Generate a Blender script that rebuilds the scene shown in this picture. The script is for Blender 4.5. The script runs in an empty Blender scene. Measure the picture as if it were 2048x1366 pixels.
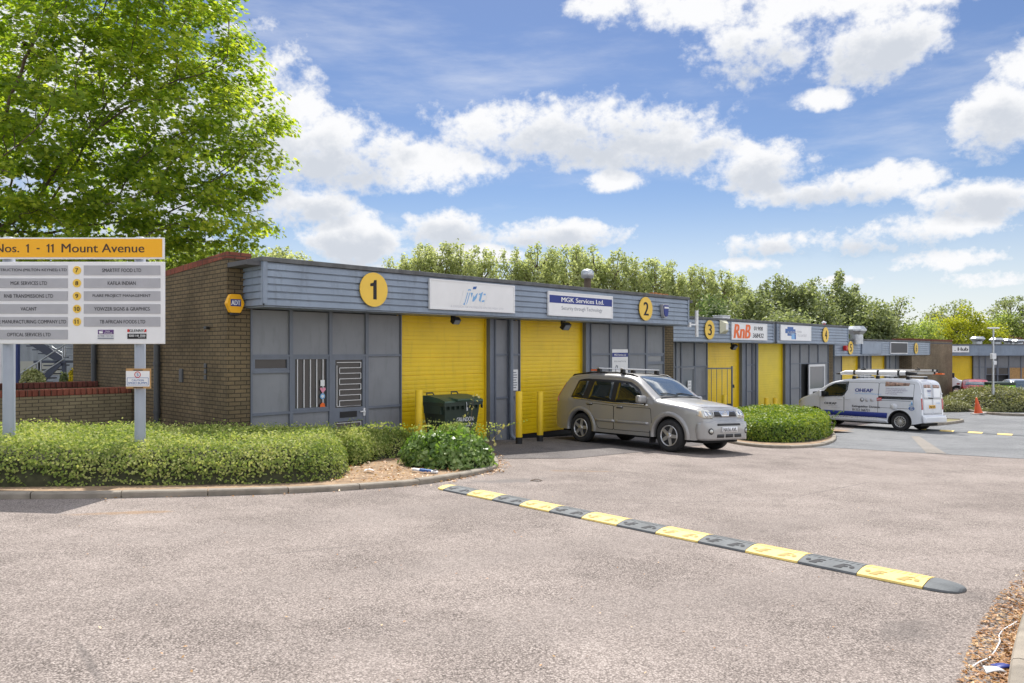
import bpy, bmesh, math, random
import numpy as np
from mathutils import Vector, Matrix
random.seed(7)
R = math.radians
SC = bpy.context.scene
COL = SC.collection

# ------------------------------------------------------------------ camera, sky, sun, exposure
F, CX, HZ, CAMZ = 1500.0, 1024.0, 702.0, 1.45        # focal length, centre column, horizon row (2048 px wide photo), eye height
cam = bpy.data.cameras.new('camera')
cam.sensor_width = 36.0
cam.lens = F / 2048 * 36
cam.shift_y = (HZ - 683) / 2048
cam.clip_start = 0.05
cam.clip_end = 2000
camo = bpy.data.objects.new('camera', cam)
camo.location = (0, 0, CAMZ)
camo.rotation_euler = (R(90), 0, 0)
COL.objects.link(camo)
SC.camera = camo

SUN_EL = 53.5
SUN_STRENGTH, SKY_STRENGTH, EXPOSURE = 3.05, 0.05, 1.0
sun = bpy.data.lights.new('sun', 'SUN')
sun.energy = SUN_STRENGTH
sun.angle = R(0.53)
sun.color = (1.0, 0.955, 0.89)
suno = bpy.data.objects.new('sun', sun)
suno.rotation_euler = (R(-(90 - SUN_EL)), 0, 0)       # sun straight ahead (+Y), high
suno.location = (0, 30, 60)
COL.objects.link(suno)

SC.view_settings.view_transform = 'Standard'
SC.view_settings.look = 'None'
SC.view_settings.gamma = 1
SC.view_settings.exposure = EXPOSURE
SC.cycles.max_bounces = 6
SC.cycles.transparent_max_bounces = 8


class NX:
    """tiny expression helper over math nodes"""
    def __init__(s, nt, sock): s.nt = nt; s.s = sock
    def _op(s, op, b=None, c=None, clamp=False):
        n = s.nt.nodes.new('ShaderNodeMath'); n.operation = op; n.use_clamp = clamp
        for i, v in enumerate((s, b, c)):
            if v is None: continue
            if isinstance(v, NX): s.nt.links.new(v.s, n.inputs[i])
            else: n.inputs[i].default_value = v
        return NX(s.nt, n.outputs[0])
    def __add__(s, b): return s._op('ADD', b)
    def __sub__(s, b): return s._op('SUBTRACT', b)
    def __mul__(s, b): return s._op('MULTIPLY', b)
    def __truediv__(s, b): return s._op('DIVIDE', b)
    def max(s, b): return s._op('MAXIMUM', b)
    def min(s, b): return s._op('MINIMUM', b)
    def smax(s, b, k): return s._op('SMOOTH_MAX', b, k)
    def sstep(s, a, b):
        n = s.nt.nodes.new('ShaderNodeMapRange'); n.interpolation_type = 'SMOOTHSTEP'
        s.nt.links.new(s.s, n.inputs[0]); n.inputs[1].default_value = a; n.inputs[2].default_value = b
        return NX(s.nt, n.outputs[0])


def build_world():
    w = bpy.data.worlds.new('World'); SC.world = w; w.use_nodes = True
    nt = w.node_tree; nt.nodes.clear()
    N, L = nt.nodes.new, nt.links.new
    out = N('ShaderNodeOutputWorld')
    sky = N('ShaderNodeTexSky'); sky.sky_type = 'NISHITA'; sky.sun_disc = False
    sky.sun_elevation = R(SUN_EL); sky.sun_rotation = R(0)
    sky.air_density = 1.0; sky.dust_density = 0.3; sky.ozone_density = 4.0
    bg = N('ShaderNodeBackground'); bg.inputs[1].default_value = SKY_STRENGTH
    hs = N('ShaderNodeHueSaturation'); hs.inputs['Saturation'].default_value = 1.06; hs.inputs['Hue'].default_value = .508; L(sky.outputs[0], hs.inputs['Color']); L(hs.outputs[0], bg.inputs[0])
    tc = N('ShaderNodeTexCoord')
    sep = N('ShaderNodeSeparateXYZ'); L(tc.outputs['Generated'], sep.inputs[0])
    X, Y, Z = (NX(nt, sep.outputs[i]) for i in range(3))
    az = X._op('ARCTAN2', Y)
    el = Z._op('ARCSINE')
    def noise(scale, detail, sz, rough=0.55, off=0.0):
        m = N('ShaderNodeMapping'); m.inputs['Scale'].default_value = (scale, scale, scale * sz)
        m.inputs['Location'].default_value = (off, off * .7, off * .3)
        L(tc.outputs['Generated'], m.inputs[0])
        n = N('ShaderNodeTexNoise'); n.inputs['Scale'].default_value = 1; n.inputs['Detail'].default_value = detail
        n.inputs['Roughness'].default_value = rough
        L(m.outputs[0], n.inputs[0]); return NX(nt, n.outputs[0])
    n1 = noise(7, 3, 1.6, .5, 3.1)
    n2 = noise(26, 6, 1.3, .62, 9.4)
    # cumulus masses: (px, py, half width, half height, grey underside) on the sky of the photo's direction, as azimuth / elevation
    blobs = [(660, 300, 175, 75, 1), (860, 335, 150, 45, 0), (600, 225, 70, 45, 0), (1010, 255, 140, 55, 0), (1150, 260, 260, 66, 1), (1310, 290, 150, 50, 1),
             (1230, 362, 62, 22, 0), (1530, 335, 110, 52, 1), (1640, 385, 170, 34, 1), (1760, 362, 130, 36, 0), (1960, 400, 140, 40, 1),
             (1500, 100, 130, 62, 1), (1750, 85, 140, 70, 1), (1640, 198, 62, 20, 0), (1720, -8, 420, 46, 0), (1210, 10, 90, 30, 0), (1990, 240, 95, 75, 1), (2060, 120, 90, 55, 0),
             (1130, 470, 140, 30, 1), (890, 455, 90, 36, 1), (700, 480, 110, 52, 1), (620, 410, 90, 45, 1), (1560, 492, 150, 30, 1), (1760, 478, 210, 40, 1),
             (1880, 455, 120, 30, 0), (1500, 528, 90, 20, 0), (1870, 520, 140, 34, 0), (1960, 560, 110, 22, 0), (470, 250, 180, 160, 1), (260, 330, 230, 200, 1), (30, 200, 250, 190, 1),
             (1380, 12, 210, 40, 0), (940, 510, 110, 22, 0), (1700, 560, 90, 12, 0), (760, 555, 260, 26, 0)]
    dens = None; grey = None
    for (px, py, rw, rh, g) in blobs:
        d = Vector(((px - CX) / F, 1, (HZ - py) / F)); l = d.length
        a0 = math.atan2(d.x, d.y); e0 = math.asin(d.z / l)
        ra = 1.1 * rw / F * math.cos(a0) ** 2; re = 1.12 * rh / F * math.cos(a0)
        da = (az - a0) / ra; de = (el - e0) / re
        v = (da * da + de * de) * -1.0 + 1.0
        dens = v if dens is None else dens.smax(v, .25)
        if g:
            dg = (el - (e0 - .38 * re)) / (re * .75); da2 = da * 1.15
            q = (da2 * da2 + dg * dg) * -1.0 + 1.0
            grey = q if grey is None else grey.max(q)
    # unseen broken cumulus deck over the rest of the sky, spread wide for fill light
    m = Z.max(.06)
    cb = N('ShaderNodeCombineXYZ'); L((X / m).s, cb.inputs[0]); L((Y / m).s, cb.inputs[1])
    nd = N('ShaderNodeTexNoise'); nd.inputs['Scale'].default_value = .9; nd.inputs['Detail'].default_value = 5; L(cb.outputs[0], nd.inputs[0])
    deck = (NX(nt, nd.outputs[0]) - .47) * 6.0
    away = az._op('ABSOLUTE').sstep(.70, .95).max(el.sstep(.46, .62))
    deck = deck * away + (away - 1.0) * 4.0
    n3 = noise(70, 5, 1.2, .6, 17.0)
    field = dens.max(-3.0).smax(deck, .1) + (n1 - .5) * 2.0 + (n2 - .5) * 2.8 + (n3 - .5) * 1.1 + .06
    alpha = field.sstep(-.12, .90)
    # thin high wisps
    m2 = N('ShaderNodeMapping'); m2.inputs['Rotation'].default_value = (0, R(38), 0); m2.inputs['Scale'].default_value = (2.2, 3, 11)
    L(tc.outputs['Generated'], m2.inputs[0])
    nw = N('ShaderNodeTexNoise'); nw.inputs['Scale'].default_value = 1.3; nw.inputs['Detail'].default_value = 7; nw.inputs['Roughness'].default_value = .6
    L(m2.outputs[0], nw.inputs[0])
    wisp = NX(nt, nw.outputs[0]).sstep(.46, .82) * .44
    hz = el.sstep(.22, -.02) * .75
    alpha = alpha.max(wisp).max(hz)
    shade = (grey + (n2 - .5) * 2.6 + (n1 - .5) * 1.6).sstep(-.2, 1.25)
    mix = N('ShaderNodeMix'); mix.data_type = 'RGBA'
    L(shade.s, mix.inputs['Factor'])
    mix.inputs['A'].default_value = (.98, .985, 1.0, 1); mix.inputs['B'].default_value = (.66, .70, .77, 1)
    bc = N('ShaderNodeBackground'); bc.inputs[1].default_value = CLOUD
    L(mix.outputs['Result'], bc.inputs[0]); L(((away * 1.0 + 1.0) * CLOUD).s, bc.inputs[1])   # unseen clouds behind and overhead brightened as added fill for the shaded fronts
    ms = N('ShaderNodeMixShader'); L(alpha.s, ms.inputs[0]); L(bg.outputs[0], ms.inputs[1]); L(bc.outputs[0], ms.inputs[2])
    L(ms.outputs[0], out.inputs[0])
    w.cycles.sampling_method = 'MANUAL'; w.cycles.sample_map_resolution = 512


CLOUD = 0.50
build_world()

# ------------------------------------------------------------------ helpers
def gz(x, y):
    p = -.0276 * x - .0404 * y
    q = -1.75
    m = .5 * (p + q + math.sqrt((p - q) ** 2 + .06))
    t = .7
    return .5 * (m + t - math.sqrt((m - t) ** 2 + .06))


def at(px, py, Y):
    return Vector(((px - CX) / F * Y, Y, CAMZ + (HZ - py) / F * Y))


def gp(px, py):
    """where the sight line through a photo pixel meets the ground"""
    u, v = (px - CX) / F, (HZ - py) / F
    lo, hi = .5, 400.0
    for _ in range(60):
        Y = .5 * (lo + hi)
        if CAMZ + v * Y > gz(u * Y, Y): lo = Y
        else: hi = Y
    return Vector((u * Y, Y, gz(u * Y, Y)))


def tag(o, label=None, cat=None, group=None, kind=None):
    if label: o['label'] = label
    if cat: o['category'] = cat
    if group: o['group'] = group
    if kind: o['kind'] = kind
    return o


def empty(name, loc, rz=0, label=None, cat=None, group=None):
    o = bpy.data.objects.new(name, None); COL.objects.link(o)
    o.empty_display_size = .2
    o.location = loc; o.rotation_euler = (0, 0, rz)
    return tag(o, label, cat, group)


KIDS = {}
def link(name, me, mat, parent=None):
    o = bpy.data.objects.new(name, me); COL.objects.link(o)
    for m in (mat if isinstance(mat, (list, tuple)) else [mat]): me.materials.append(m)
    if parent is not None:
        o.parent = parent; KIDS.setdefault(parent.name, []).append(o)
    return o


def copy_tree(o, parent=None):
    c = o.copy(); COL.objects.link(c)
    if parent is not None: c.parent = parent; KIDS.setdefault(parent.name, []).append(c)
    for ch in list(KIDS.get(o.name, [])): copy_tree(ch, c)
    return c


class MB:
    """collects simple shapes into one mesh"""
    def __init__(s): s.v = []; s.f = []; s.m = []; s.sm = []
    def add(s, vs, fs, mat=0, smooth=False):
        b = len(s.v); s.v += [tuple(v) for v in vs]
        for f in fs: s.f.append([b + i for i in f]); s.m.append(mat); s.sm.append(smooth)
        return s
    def box(s, x0, x1, y0, y1, z0, z1, mat=0, M=None, bev=0):
        if bev:
            b = min(bev, (x1 - x0) * .45, (y1 - y0) * .45, (z1 - z0) * .45)
            bm = bmesh.new(); bmesh.ops.create_cube(bm, size=1)
            for v in bm.verts: v.co = Vector(((x0 + x1) / 2 + v.co.x * (x1 - x0), (y0 + y1) / 2 + v.co.y * (y1 - y0), (z0 + z1) / 2 + v.co.z * (z1 - z0)))
            bmesh.ops.bevel(bm, geom=list(bm.edges), offset=b, segments=2, profile=.6, affect='EDGES')
            bm.verts.index_update()
            vs = [v.co.copy() for v in bm.verts]; fs = [[v.index for v in f.verts] for f in bm.faces]; bm.free()
            if M is not None: vs = [M @ v for v in vs]
            return s.add(vs, fs, mat)
        vs = [Vector((x, y, z)) for x in (x0, x1) for y in (y0, y1) for z in (z0, z1)]
        if M is not None: vs = [M @ v for v in vs]
        return s.add(vs, [(0, 1, 3, 2), (4, 6, 7, 5), (0, 4, 5, 1), (2, 3, 7, 6), (0, 2, 6, 4), (1, 5, 7, 3)], mat)
    def tube(s, path, r, n=10, mat=0, cap=True, smooth=True):
        path = [Vector(p) for p in path]; rs = r if isinstance(r, (list, tuple)) else [r] * len(path)
        vs = []; fs = []; up = None
        for i, p in enumerate(path):
            t = (path[min(i + 1, len(path) - 1)] - path[max(i - 1, 0)]).normalized()
            if up is None:
                up = Vector((0, 0, 1)) if abs(t.z) < .9 else Vector((1, 0, 0))
            a = (up - t * up.dot(t)).normalized(); up = a; b = t.cross(a)
            for k in range(n):
                q = 2 * math.pi * (k + .5) / n; vs.append(p + (a * math.cos(q) + b * math.sin(q)) * rs[i])
        for i in range(len(path) - 1):
            for k in range(n):
                fs.append((i * n + k, i * n + (k + 1) % n, (i + 1) * n + (k + 1) % n, (i + 1) * n + k))
        s.add(vs, fs, mat, smooth)
        if cap:
            s.add(vs[:n], [list(range(n))[::-1]], mat); s.add(vs[-n:], [list(range(n))], mat)
        return s
    def lathe(s, prof, n=24, M=None, mat=0, smooth=True, close=False):
        """profile (r, z) turned about z"""
        vs = []; fs = []
        for (r, z) in prof:
            for k in range(n):
                a = 2 * math.pi * k / n; vs.append(Vector((r * math.cos(a), r * math.sin(a), z)))
        m = len(prof)
        for i in range(m - 1 if not close else m):
            j = (i + 1) % m
            for k in range(n): fs.append((i * n + k, i * n + (k + 1) % n, j * n + (k + 1) % n, j * n + k))
        if M is not None: vs = [M @ v for v in vs]
        s.add(vs, fs, mat, smooth)
        if not close:
            if prof[0][0] > 1e-4: s.add(vs[:n], [list(range(n))[::-1]], mat)
            if prof[-1][0] > 1e-4: s.add(vs[-n:], [list(range(n))], mat)
        return s
    def prism(s, poly, M, h, mat=0):
        """polygon in local xy, extruded by h along local z, placed by matrix M"""
        n = len(poly)
        vs = [M @ Vector((x, y, 0)) for x, y in poly] + [M @ Vector((x, y, h)) for x, y in poly]
        fs = [list(range(n))[::-1], [n + i for i in range(n)]] + [(i, (i + 1) % n, n + (i + 1) % n, n + i) for i in range(n)]
        return s.add(vs, fs, mat)
    def build(s, name, mat, parent=None, flip=False, auto=True):
        me = bpy.data.meshes.new(name)
        me.from_pydata(s.v, [], s.f)
        me.polygons.foreach_set('material_index', s.m)
        me.polygons.foreach_set('use_smooth', s.sm)
        if auto:
            bm = bmesh.new(); bm.from_mesh(me); bmesh.ops.recalc_face_normals(bm, faces=bm.faces); bm.to_mesh(me); bm.free()
        me.update()
        return link(name, me, mat, parent)


def frame(origin, xd, yd):
    """matrix whose local x/y are the given directions"""
    x = Vector(xd).normalized(); y = Vector(yd).normalized(); z = x.cross(y)
    return Matrix(((x.x, y.x, z.x, origin[0]), (x.y, y.y, z.y, origin[1]), (x.z, y.z, z.z, origin[2]), (0, 0, 0, 1)))


_tc = {}
def text_geo(t, bold=0.0, shear=0.0):
    k = (t, bold, shear)
    if k in _tc: return _tc[k]
    cu = bpy.data.curves.new('lettering', 'FONT'); cu.body = t; cu.offset = bold; cu.shear = shear; cu.resolution_u = 3
    ob = bpy.data.objects.new('lettering', cu)
    me = ob.to_mesh()
    vs = [v.co.copy() for v in me.vertices]; fs = [list(p.vertices) for p in me.polygons]
    ob.to_mesh_clear(); bpy.data.objects.remove(ob); bpy.data.curves.remove(cu)
    x0 = min(v.x for v in vs); x1 = max(v.x for v in vs); y0 = min(v.y for v in vs); y1 = max(v.y for v in vs)
    _tc[k] = (vs, fs, x0, x1, y0, y1); return _tc[k]


def put_text(mb, t, M, cx, cy, w=None, h=None, mat=0, bold=0.0, shear=0.0, mp=None):
    """text centred at (cx, cy) of plane M, fitted to width w and/or height h; mp maps plane coords to points instead of M"""
    vs, fs, x0, x1, y0, y1 = text_geo(t, 0.0, shear)
    sx = w / (x1 - x0) if w else None; sy = h / (y1 - y0) if h else None
    if sx is None: sx = sy
    if sy is None: sy = sx
    n = 1 if bold < .004 else 3 if bold < .03 else 5
    for k in range(n):                                    # heavier strokes: the same letter laid again a hair to the side
        o = (k - (n - 1) / 2) * (bold * 2.4 / max(1, n - 1)); e = .0002 * k
        pts = [((v.x - (x0 + x1) / 2 + o) * sx + cx, (v.y - (y0 + y1) / 2) * sy + cy) for v in vs]
        mb.add([mp(a, b, e) for a, b in pts] if mp else [M @ Vector((a, b, e)) for a, b in pts], fs, mat)


def patch(poly, cu, cv, mp, rim=None):
    """flat polygon in (u, v) cut by a grid and mapped onto a curved surface; rim maps the same edge a little deeper"""
    bm = bmesh.new()
    f = bm.faces.new([bm.verts.new((a, b, 0)) for a, b in poly])
    us = [p[0] for p in poly]; vs = [p[1] for p in poly]
    for ax, (lo, hi), st in ((0, (min(us), max(us)), cu), (1, (min(vs), max(vs)), cv)):
        n = max(1, int((hi - lo) / st))
        for i in range(1, n):
            c = lo + (hi - lo) * i / n
            co = (c, 0, 0) if ax == 0 else (0, c, 0); no = (1, 0, 0) if ax == 0 else (0, 1, 0)
            bmesh.ops.bisect_plane(bm, geom=bm.verts[:] + bm.edges[:] + bm.faces[:], plane_co=co, plane_no=no, dist=1e-6)
    bm.verts.ensure_lookup_table(); bm.verts.index_update()
    pts = [(v.co.x, v.co.y) for v in bm.verts]
    fs = [[v.index for v in f.verts] for f in bm.faces]
    be = [(e.verts[0].index, e.verts[1].index) for e in bm.edges if len(e.link_faces) == 1]
    bm.free()
    V = [mp(a, b) for a, b in pts]
    mbp = MB(); mbp.add(V, fs, 0, True)
    if rim:
        n = len(V); mbp.v += [tuple(rim(a, b)) for a, b in pts]
        for a, b in be: mbp.f.append([a, b, n + b, n + a]); mbp.m.append(0); mbp.sm.append(False)
    return mbp


def rounded(poly, r, seg=4):
    out = []; n = len(poly)
    for i in range(n):
        p = Vector(poly[i]).to_2d() if len(poly[i]) > 2 else Vector((poly[i][0], poly[i][1])); a = Vector(poly[i - 1][:2]); b = Vector(poly[(i + 1) % n][:2])
        da = (a - p); db = (b - p); rr = min(r, da.length * .45, db.length * .45)
        p0 = p + da.normalized() * rr; p1 = p + db.normalized() * rr
        for k in range(seg + 1):
            t = k / seg; q = p0 * (1 - t) ** 2 + p * 2 * t * (1 - t) + p1 * t * t
            out.append((q.x, q.y))
    return out


# ------------------------------------------------------------------ materials
def lin(r, g, b):
    f = lambda c: (c / 255 / 12.92) if c / 255 <= .04045 else ((c / 255 + .055) / 1.055) ** 2.4
    return (f(r), f(g), f(b), 1)


def mat(name, col, rough=.6, metal=0.0, spec=.5, var=0.0, vscale=3.0, bump=0.0, bscale=40.0, coat=0.0, dirt=0.0, dcol=(.05, .045, .035, 1), alpha=1.0):
    m = bpy.data.materials.new(name); m.use_nodes = True
    nt = m.node_tree; b = nt.nodes['Principled BSDF']; N, L = nt.nodes.new, nt.links.new
    b.inputs['Roughness'].default_value = rough; b.inputs['Metallic'].default_value = metal
    b.inputs['Specular IOR Level'].default_value = spec; b.inputs['Coat Weight'].default_value = coat
    b.inputs['Coat Roughness'].default_value = .04
    col = tuple(col) if len(col) == 4 else tuple(col) + (1,)
    b.inputs['Base Color'].default_value = col
    tc = N('ShaderNodeTexCoord')
    if var or dirt:
        n = N('ShaderNodeTexNoise'); n.inputs['Scale'].default_value = vscale; n.inputs['Detail'].default_value = 6; L(tc.outputs['Object'], n.inputs[0])
        cr = N('ShaderNodeValToRGB'); cr.color_ramp.elements[0].position = .3; cr.color_ramp.elements[1].position = .7
        cr.color_ramp.elements[0].color = tuple(c * (1 - var) for c in col[:3]) + (1,); cr.color_ramp.elements[1].color = tuple(min(1, c * (1 + var)) for c in col[:3]) + (1,)
        L(n.outputs[0], cr.inputs[0]); src = cr.outputs[0]
        if dirt:
            mp = N('ShaderNodeMapping'); mp.inputs['Scale'].default_value = (3, 3, .6); L(tc.outputs['Object'], mp.inputs[0])
            n2 = N('ShaderNodeTexNoise'); n2.inputs['Scale'].default_value = 2.5; n2.inputs['Detail'].default_value = 8; n2.inputs['Roughness'].default_value = .7; L(mp.outputs[0], n2.inputs[0])
            r2 = N('ShaderNodeMapRange'); r2.inputs[1].default_value = .52; r2.inputs[2].default_value = .8; r2.inputs[4].default_value = dirt; L(n2.outputs[0], r2.inputs[0])
            mx = N('ShaderNodeMix'); mx.data_type = 'RGBA'; L(r2.outputs[0], mx.inputs['Factor']); L(src, mx.inputs['A']); mx.inputs['B'].default_value = dcol; src = mx.outputs['Result']
        L(src, b.inputs['Base Color'])
    if bump:
        n = N('ShaderNodeTexNoise'); n.inputs['Scale'].default_value = bscale; n.inputs['Detail'].default_value = 4; L(tc.outputs['Object'], n.inputs[0])
        bp = N('ShaderNodeBump'); bp.inputs['Strength'].default_value = bump; bp.inputs['Distance'].default_value = .01; L(n.outputs[0], bp.inputs['Height']); L(bp.outputs[0], b.inputs['Normal'])
    return m


def leaf_mat(name, c1, c2, c3, trans=.45, tcol=None, clump=1.2, rough=.45, spec=.35):
    """foliage: random per leaf, light and dark clumps, light passing through the leaf"""
    m = bpy.data.materials.new(name); m.use_nodes = True
    nt = m.node_tree; N, L = nt.nodes.new, nt.links.new
    b = nt.nodes['Principled BSDF']; out = nt.nodes['Material Output']
    g = N('ShaderNodeNewGeometry'); tc = N('ShaderNodeTexCoord')
    n = N('ShaderNodeTexNoise'); n.inputs['Scale'].default_value = clump; n.inputs['Detail'].default_value = 2; L(tc.outputs['Object'], n.inputs[0])
    a = (NX(nt, g.outputs['Random Per Island']) * .65 + (NX(nt, n.outputs[0]) - .5) * 1.1 + .18)
    cr = N('ShaderNodeValToRGB'); e = cr.color_ramp.elements; e[0].position = .05; e[0].color = c1; e[1].position = .95; e[1].color = c3
    q = e.new(.5); q.color = c2
    L(a.s, cr.inputs[0]); L(cr.outputs[0], b.inputs['Base Color'])
    b.inputs['Roughness'].default_value = rough; b.inputs['Specular IOR Level'].default_value = spec
    t = N('ShaderNodeBsdfTranslucent')
    mx = N('ShaderNodeMix'); mx.data_type = 'RGBA'; mx.blend_type = 'MULTIPLY'; mx.inputs['Factor'].default_value = 1
    L(cr.outputs[0], mx.inputs['A']); mx.inputs['B'].default_value = tcol or (2.2, 2.2, .9, 1); L(mx.outputs['Result'], t.inputs[0])
    ms = N('ShaderNodeMixShader'); ms.inputs[0].default_value = trans; L(b.outputs[0], ms.inputs[1]); L(t.outputs[0], ms.inputs[2]); L(ms.outputs[0], out.inputs[0])
    return m


def brick_mat(name, c1, c2, mortar, scale=1.0, bw=.225, rh=.075, stain=.5):
    m = bpy.data.materials.new(name); m.use_nodes = True
    nt = m.node_tree; N, L = nt.nodes.new, nt.links.new; b = nt.nodes['Principled BSDF']
    tc = N('ShaderNodeTexCoord'); sp = N('ShaderNodeSeparateXYZ'); L(tc.outputs['Object'], sp.inputs[0])
    cb = N('ShaderNodeCombineXYZ'); L((NX(nt, sp.outputs[0]) + NX(nt, sp.outputs[1])).s, cb.inputs[0]); L(sp.outputs[2], cb.inputs[1])
    br = N('ShaderNodeTexBrick'); L(cb.outputs[0], br.inputs[0])
    br.inputs['Color1'].default_value = c1; br.inputs['Color2'].default_value = c2; br.inputs['Mortar'].default_value = mortar
    br.inputs['Scale'].default_value = scale; br.inputs['Mortar Size'].default_value = .009; br.inputs['Mortar Smooth'].default_value = .2
    br.inputs['Brick Width'].default_value = bw; br.inputs['Row Height'].default_value = rh; br.inputs['Bias'].default_value = 0
    n = N('ShaderNodeTexNoise'); n.inputs['Scale'].default_value = .8; n.inputs['Detail'].default_value = 8; n.inputs['Roughness'].default_value = .65; L(tc.outputs['Object'], n.inputs[0])
    n2 = N('ShaderNodeTexNoise'); n2.inputs['Scale'].default_value = 60; n2.inputs['Detail'].default_value = 3; L(tc.outputs['Object'], n2.inputs[0])
    k = NX(nt, n.outputs[0]).sstep(.3, .75) * stain + (1 - stain * .6)
    k = k * (NX(nt, n2.outputs[0]) * .8 + .6)
    mx = N('ShaderNodeVectorMath'); mx.operation = 'SCALE'; L(br.outputs[0], mx.inputs[0]); L(k.s, mx.inputs['Scale'])
    L(mx.outputs[0], b.inputs['Base Color']); b.inputs['Roughness'].default_value = .9; b.inputs['Specular IOR Level'].default_value = .2
    bp = N('ShaderNodeBump'); bp.inputs['Strength'].default_value = .7; bp.inputs['Distance'].default_value = .008
    h = NX(nt, br.outputs['Fac']) * -1.0 + NX(nt, n2.outputs[0]) * .35
    L(h.s, bp.inputs['Height']); L(bp.outputs[0], b.inputs['Normal'])
    return m


def asphalt_mat(name, dark, mid, light, stains=()):
    m = bpy.data.materials.new(name); m.use_nodes = True
    nt = m.node_tree; N, L = nt.nodes.new, nt.links.new; b = nt.nodes['Principled BSDF']
    tc = N('ShaderNodeTexCoord')
    def nz(s, d=2, r=.5):
        n = N('ShaderNodeTexNoise'); n.inputs['Scale'].default_value = s; n.inputs['Detail'].default_value = d; n.inputs['Roughness'].default_value = r
        L(tc.outputs['Object'], n.inputs[0]); return NX(nt, n.outputs[0])
    v = N('ShaderNodeTexVoronoi'); v.inputs['Scale'].default_value = 92; L(tc.outputs['Object'], v.inputs[0])
    wn = N('ShaderNodeTexWhiteNoise'); L(v.outputs['Position'], wn.inputs['Vector'])
    big = nz(.35, 5, .6); med = nz(2.2, 4, .6); fine = nz(150, 2)
    worn = nz(.9, 6, .7)
    stone = NX(nt, wn.outputs[0]) * .42 + (fine - .5) * .75 + (big - .5) * .42 + (med - .5) * .28 + .33
    gap = NX(nt, v.outputs['Distance']).sstep(.35, .75) * (worn.sstep(.42, .68) * .30 + .22)
    a = stone - gap
    cr = N('ShaderNodeValToRGB'); e = cr.color_ramp.elements
    e[0].position = .05; e[0].color = dark; e[1].position = .95; e[1].color = light; q = e.new(.5); q.color = mid
    L(a.s, cr.inputs[0]); src = cr.outputs[0]
    sp = N('ShaderNodeSeparateXYZ'); L(tc.outputs['Object'], sp.inputs[0])
    X, Y = NX(nt, sp.outputs[0]), NX(nt, sp.outputs[1])
    for (x, y, ang, rx, ry, col, amt) in stains:
        c, s = math.cos(ang), math.sin(ang)
        u = ((X - x) * c + (Y - y) * s) / rx; w = ((Y - y) * c - (X - x) * s) / ry
        k = ((u * u + w * w) * -1.0 + 1.0 + (med - .5) * 2.2 + (nz(9, 4) - .5) * 1.5).sstep(.1, 1.1) * amt
        mx = N('ShaderNodeMix'); mx.data_type = 'RGBA'; L(k.s, mx.inputs['Factor']); L(src, mx.inputs['A']); mx.inputs['B'].default_value = col; src = mx.outputs['Result']
    # long hairline joints in the surfacing
    L(src, b.inputs['Base Color']); b.inputs['Roughness'].default_value = .93; b.inputs['Specular IOR Level'].default_value = .12
    bp = N('ShaderNodeBump'); bp.inputs['Strength'].default_value = .65; bp.inputs['Distance'].default_value = .006
    L((NX(nt, v.outputs['Distance']) * -1.0 + fine * .4).s, bp.inputs['Height']); L(bp.outputs[0], b.inputs['Normal'])
    return m


M_ = {}
def seam(x0, y0, x1, y1, w):
    a, b = gp(x0, y0), gp(x1, y1); d = b - a; return ((a.x + b.x) / 2, (a.y + b.y) / 2, math.atan2(d.y, d.x), d.to_2d().length * .55, w, (.11, .10, .095, 1) if w < .4 else (.20, .175, .16, 1), .45 if w < .4 else .28)
M_['cladding'] = mat('grey_blue_cladding', (.235, .285, .36), .45, var=.10, vscale=2, dirt=.45, bump=.05)
M_['cladding_trim'] = mat('grey_blue_trim', (.22, .265, .335), .45, var=.1, dirt=.5)
M_['roof_edge'] = mat('weathered_roof_edge', (.12, .125, .13), .8, var=.3, vscale=4, dirt=.6)
M_['panel'] = mat('grey_wall_panel', (.225, .235, .255), .55, var=.07, vscale=2, bump=.15, bscale=180, dirt=.3)
M_['mullion'] = mat('slate_grey_frame', (.15, .17, .21), .5, var=.08, dirt=.2)
M_['yellow_door'] = mat('yellow_shutter_paint', (.88, .60, .004), .42, var=.07, vscale=1.5, dirt=.30, dcol=(.25, .17, .01, 1))
M_['yellow_plain'] = mat('bright_yellow_paint', (.80, .60, .004), .45, var=.05)
M_['yellow_post'] = mat('yellow_bollard_paint', (.74, .50, .012), .5, var=.08, dirt=.25, dcol=(.2, .15, .02, 1))
M_['disc'] = mat('pale_yellow_disc', (.83, .54, .07), .5, var=.04)
M_['black'] = mat('black_plastic', (.012, .012, .014), .5)
M_['blackmatt'] = mat('black_print', (.015, .015, .017), .7)
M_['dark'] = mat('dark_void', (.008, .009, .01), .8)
M_['white'] = mat('white_sign_face', (.78, .78, .78), .45, var=.03)
M_['white_frame'] = mat('white_aluminium_frame', (.74, .74, .75), .4)
M_['paper'] = mat('white_paper', (.8, .8, .8), .8)
M_['blue'] = mat('deep_blue_print', (.012, .03, .22), .5)
M_['ltblue'] = mat('pale_blue_print', (.20, .42, .70), .5)
M_['midblue'] = mat('mid_blue_print', (.035, .12, .36), .5)
M_['greyprint'] = mat('grey_print', (.22, .24, .28), .6)
M_['ltgreyprint'] = mat('faded_grey_print', (.55, .56, .60), .6)
M_['orange'] = mat('orange_print', (.82, .14, .012), .5)
M_['red'] = mat('red_print', (.55, .02, .02), .5)
M_['redlens'] = mat('red_lens', (.45, .012, .012), .15, coat=1)
M_['purple'] = mat('purple_print', (.10, .035, .17), .5)
M_['signyellow'] = mat('amber_sign_face', (.88, .43, .0), .45)
M_['signbrown'] = mat('dark_brown_print', (.055, .025, .012), .5)
M_['slat'] = mat('grey_name_slat', (.40, .40, .42), .5, var=.05, vscale=6)
M_['post'] = mat('grey_painted_post', (.33, .36, .41), .5, var=.06, dirt=.15)
M_['wood'] = mat('pale_timber', (.45, .26, .10), .7, var=.2, vscale=8)
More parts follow.
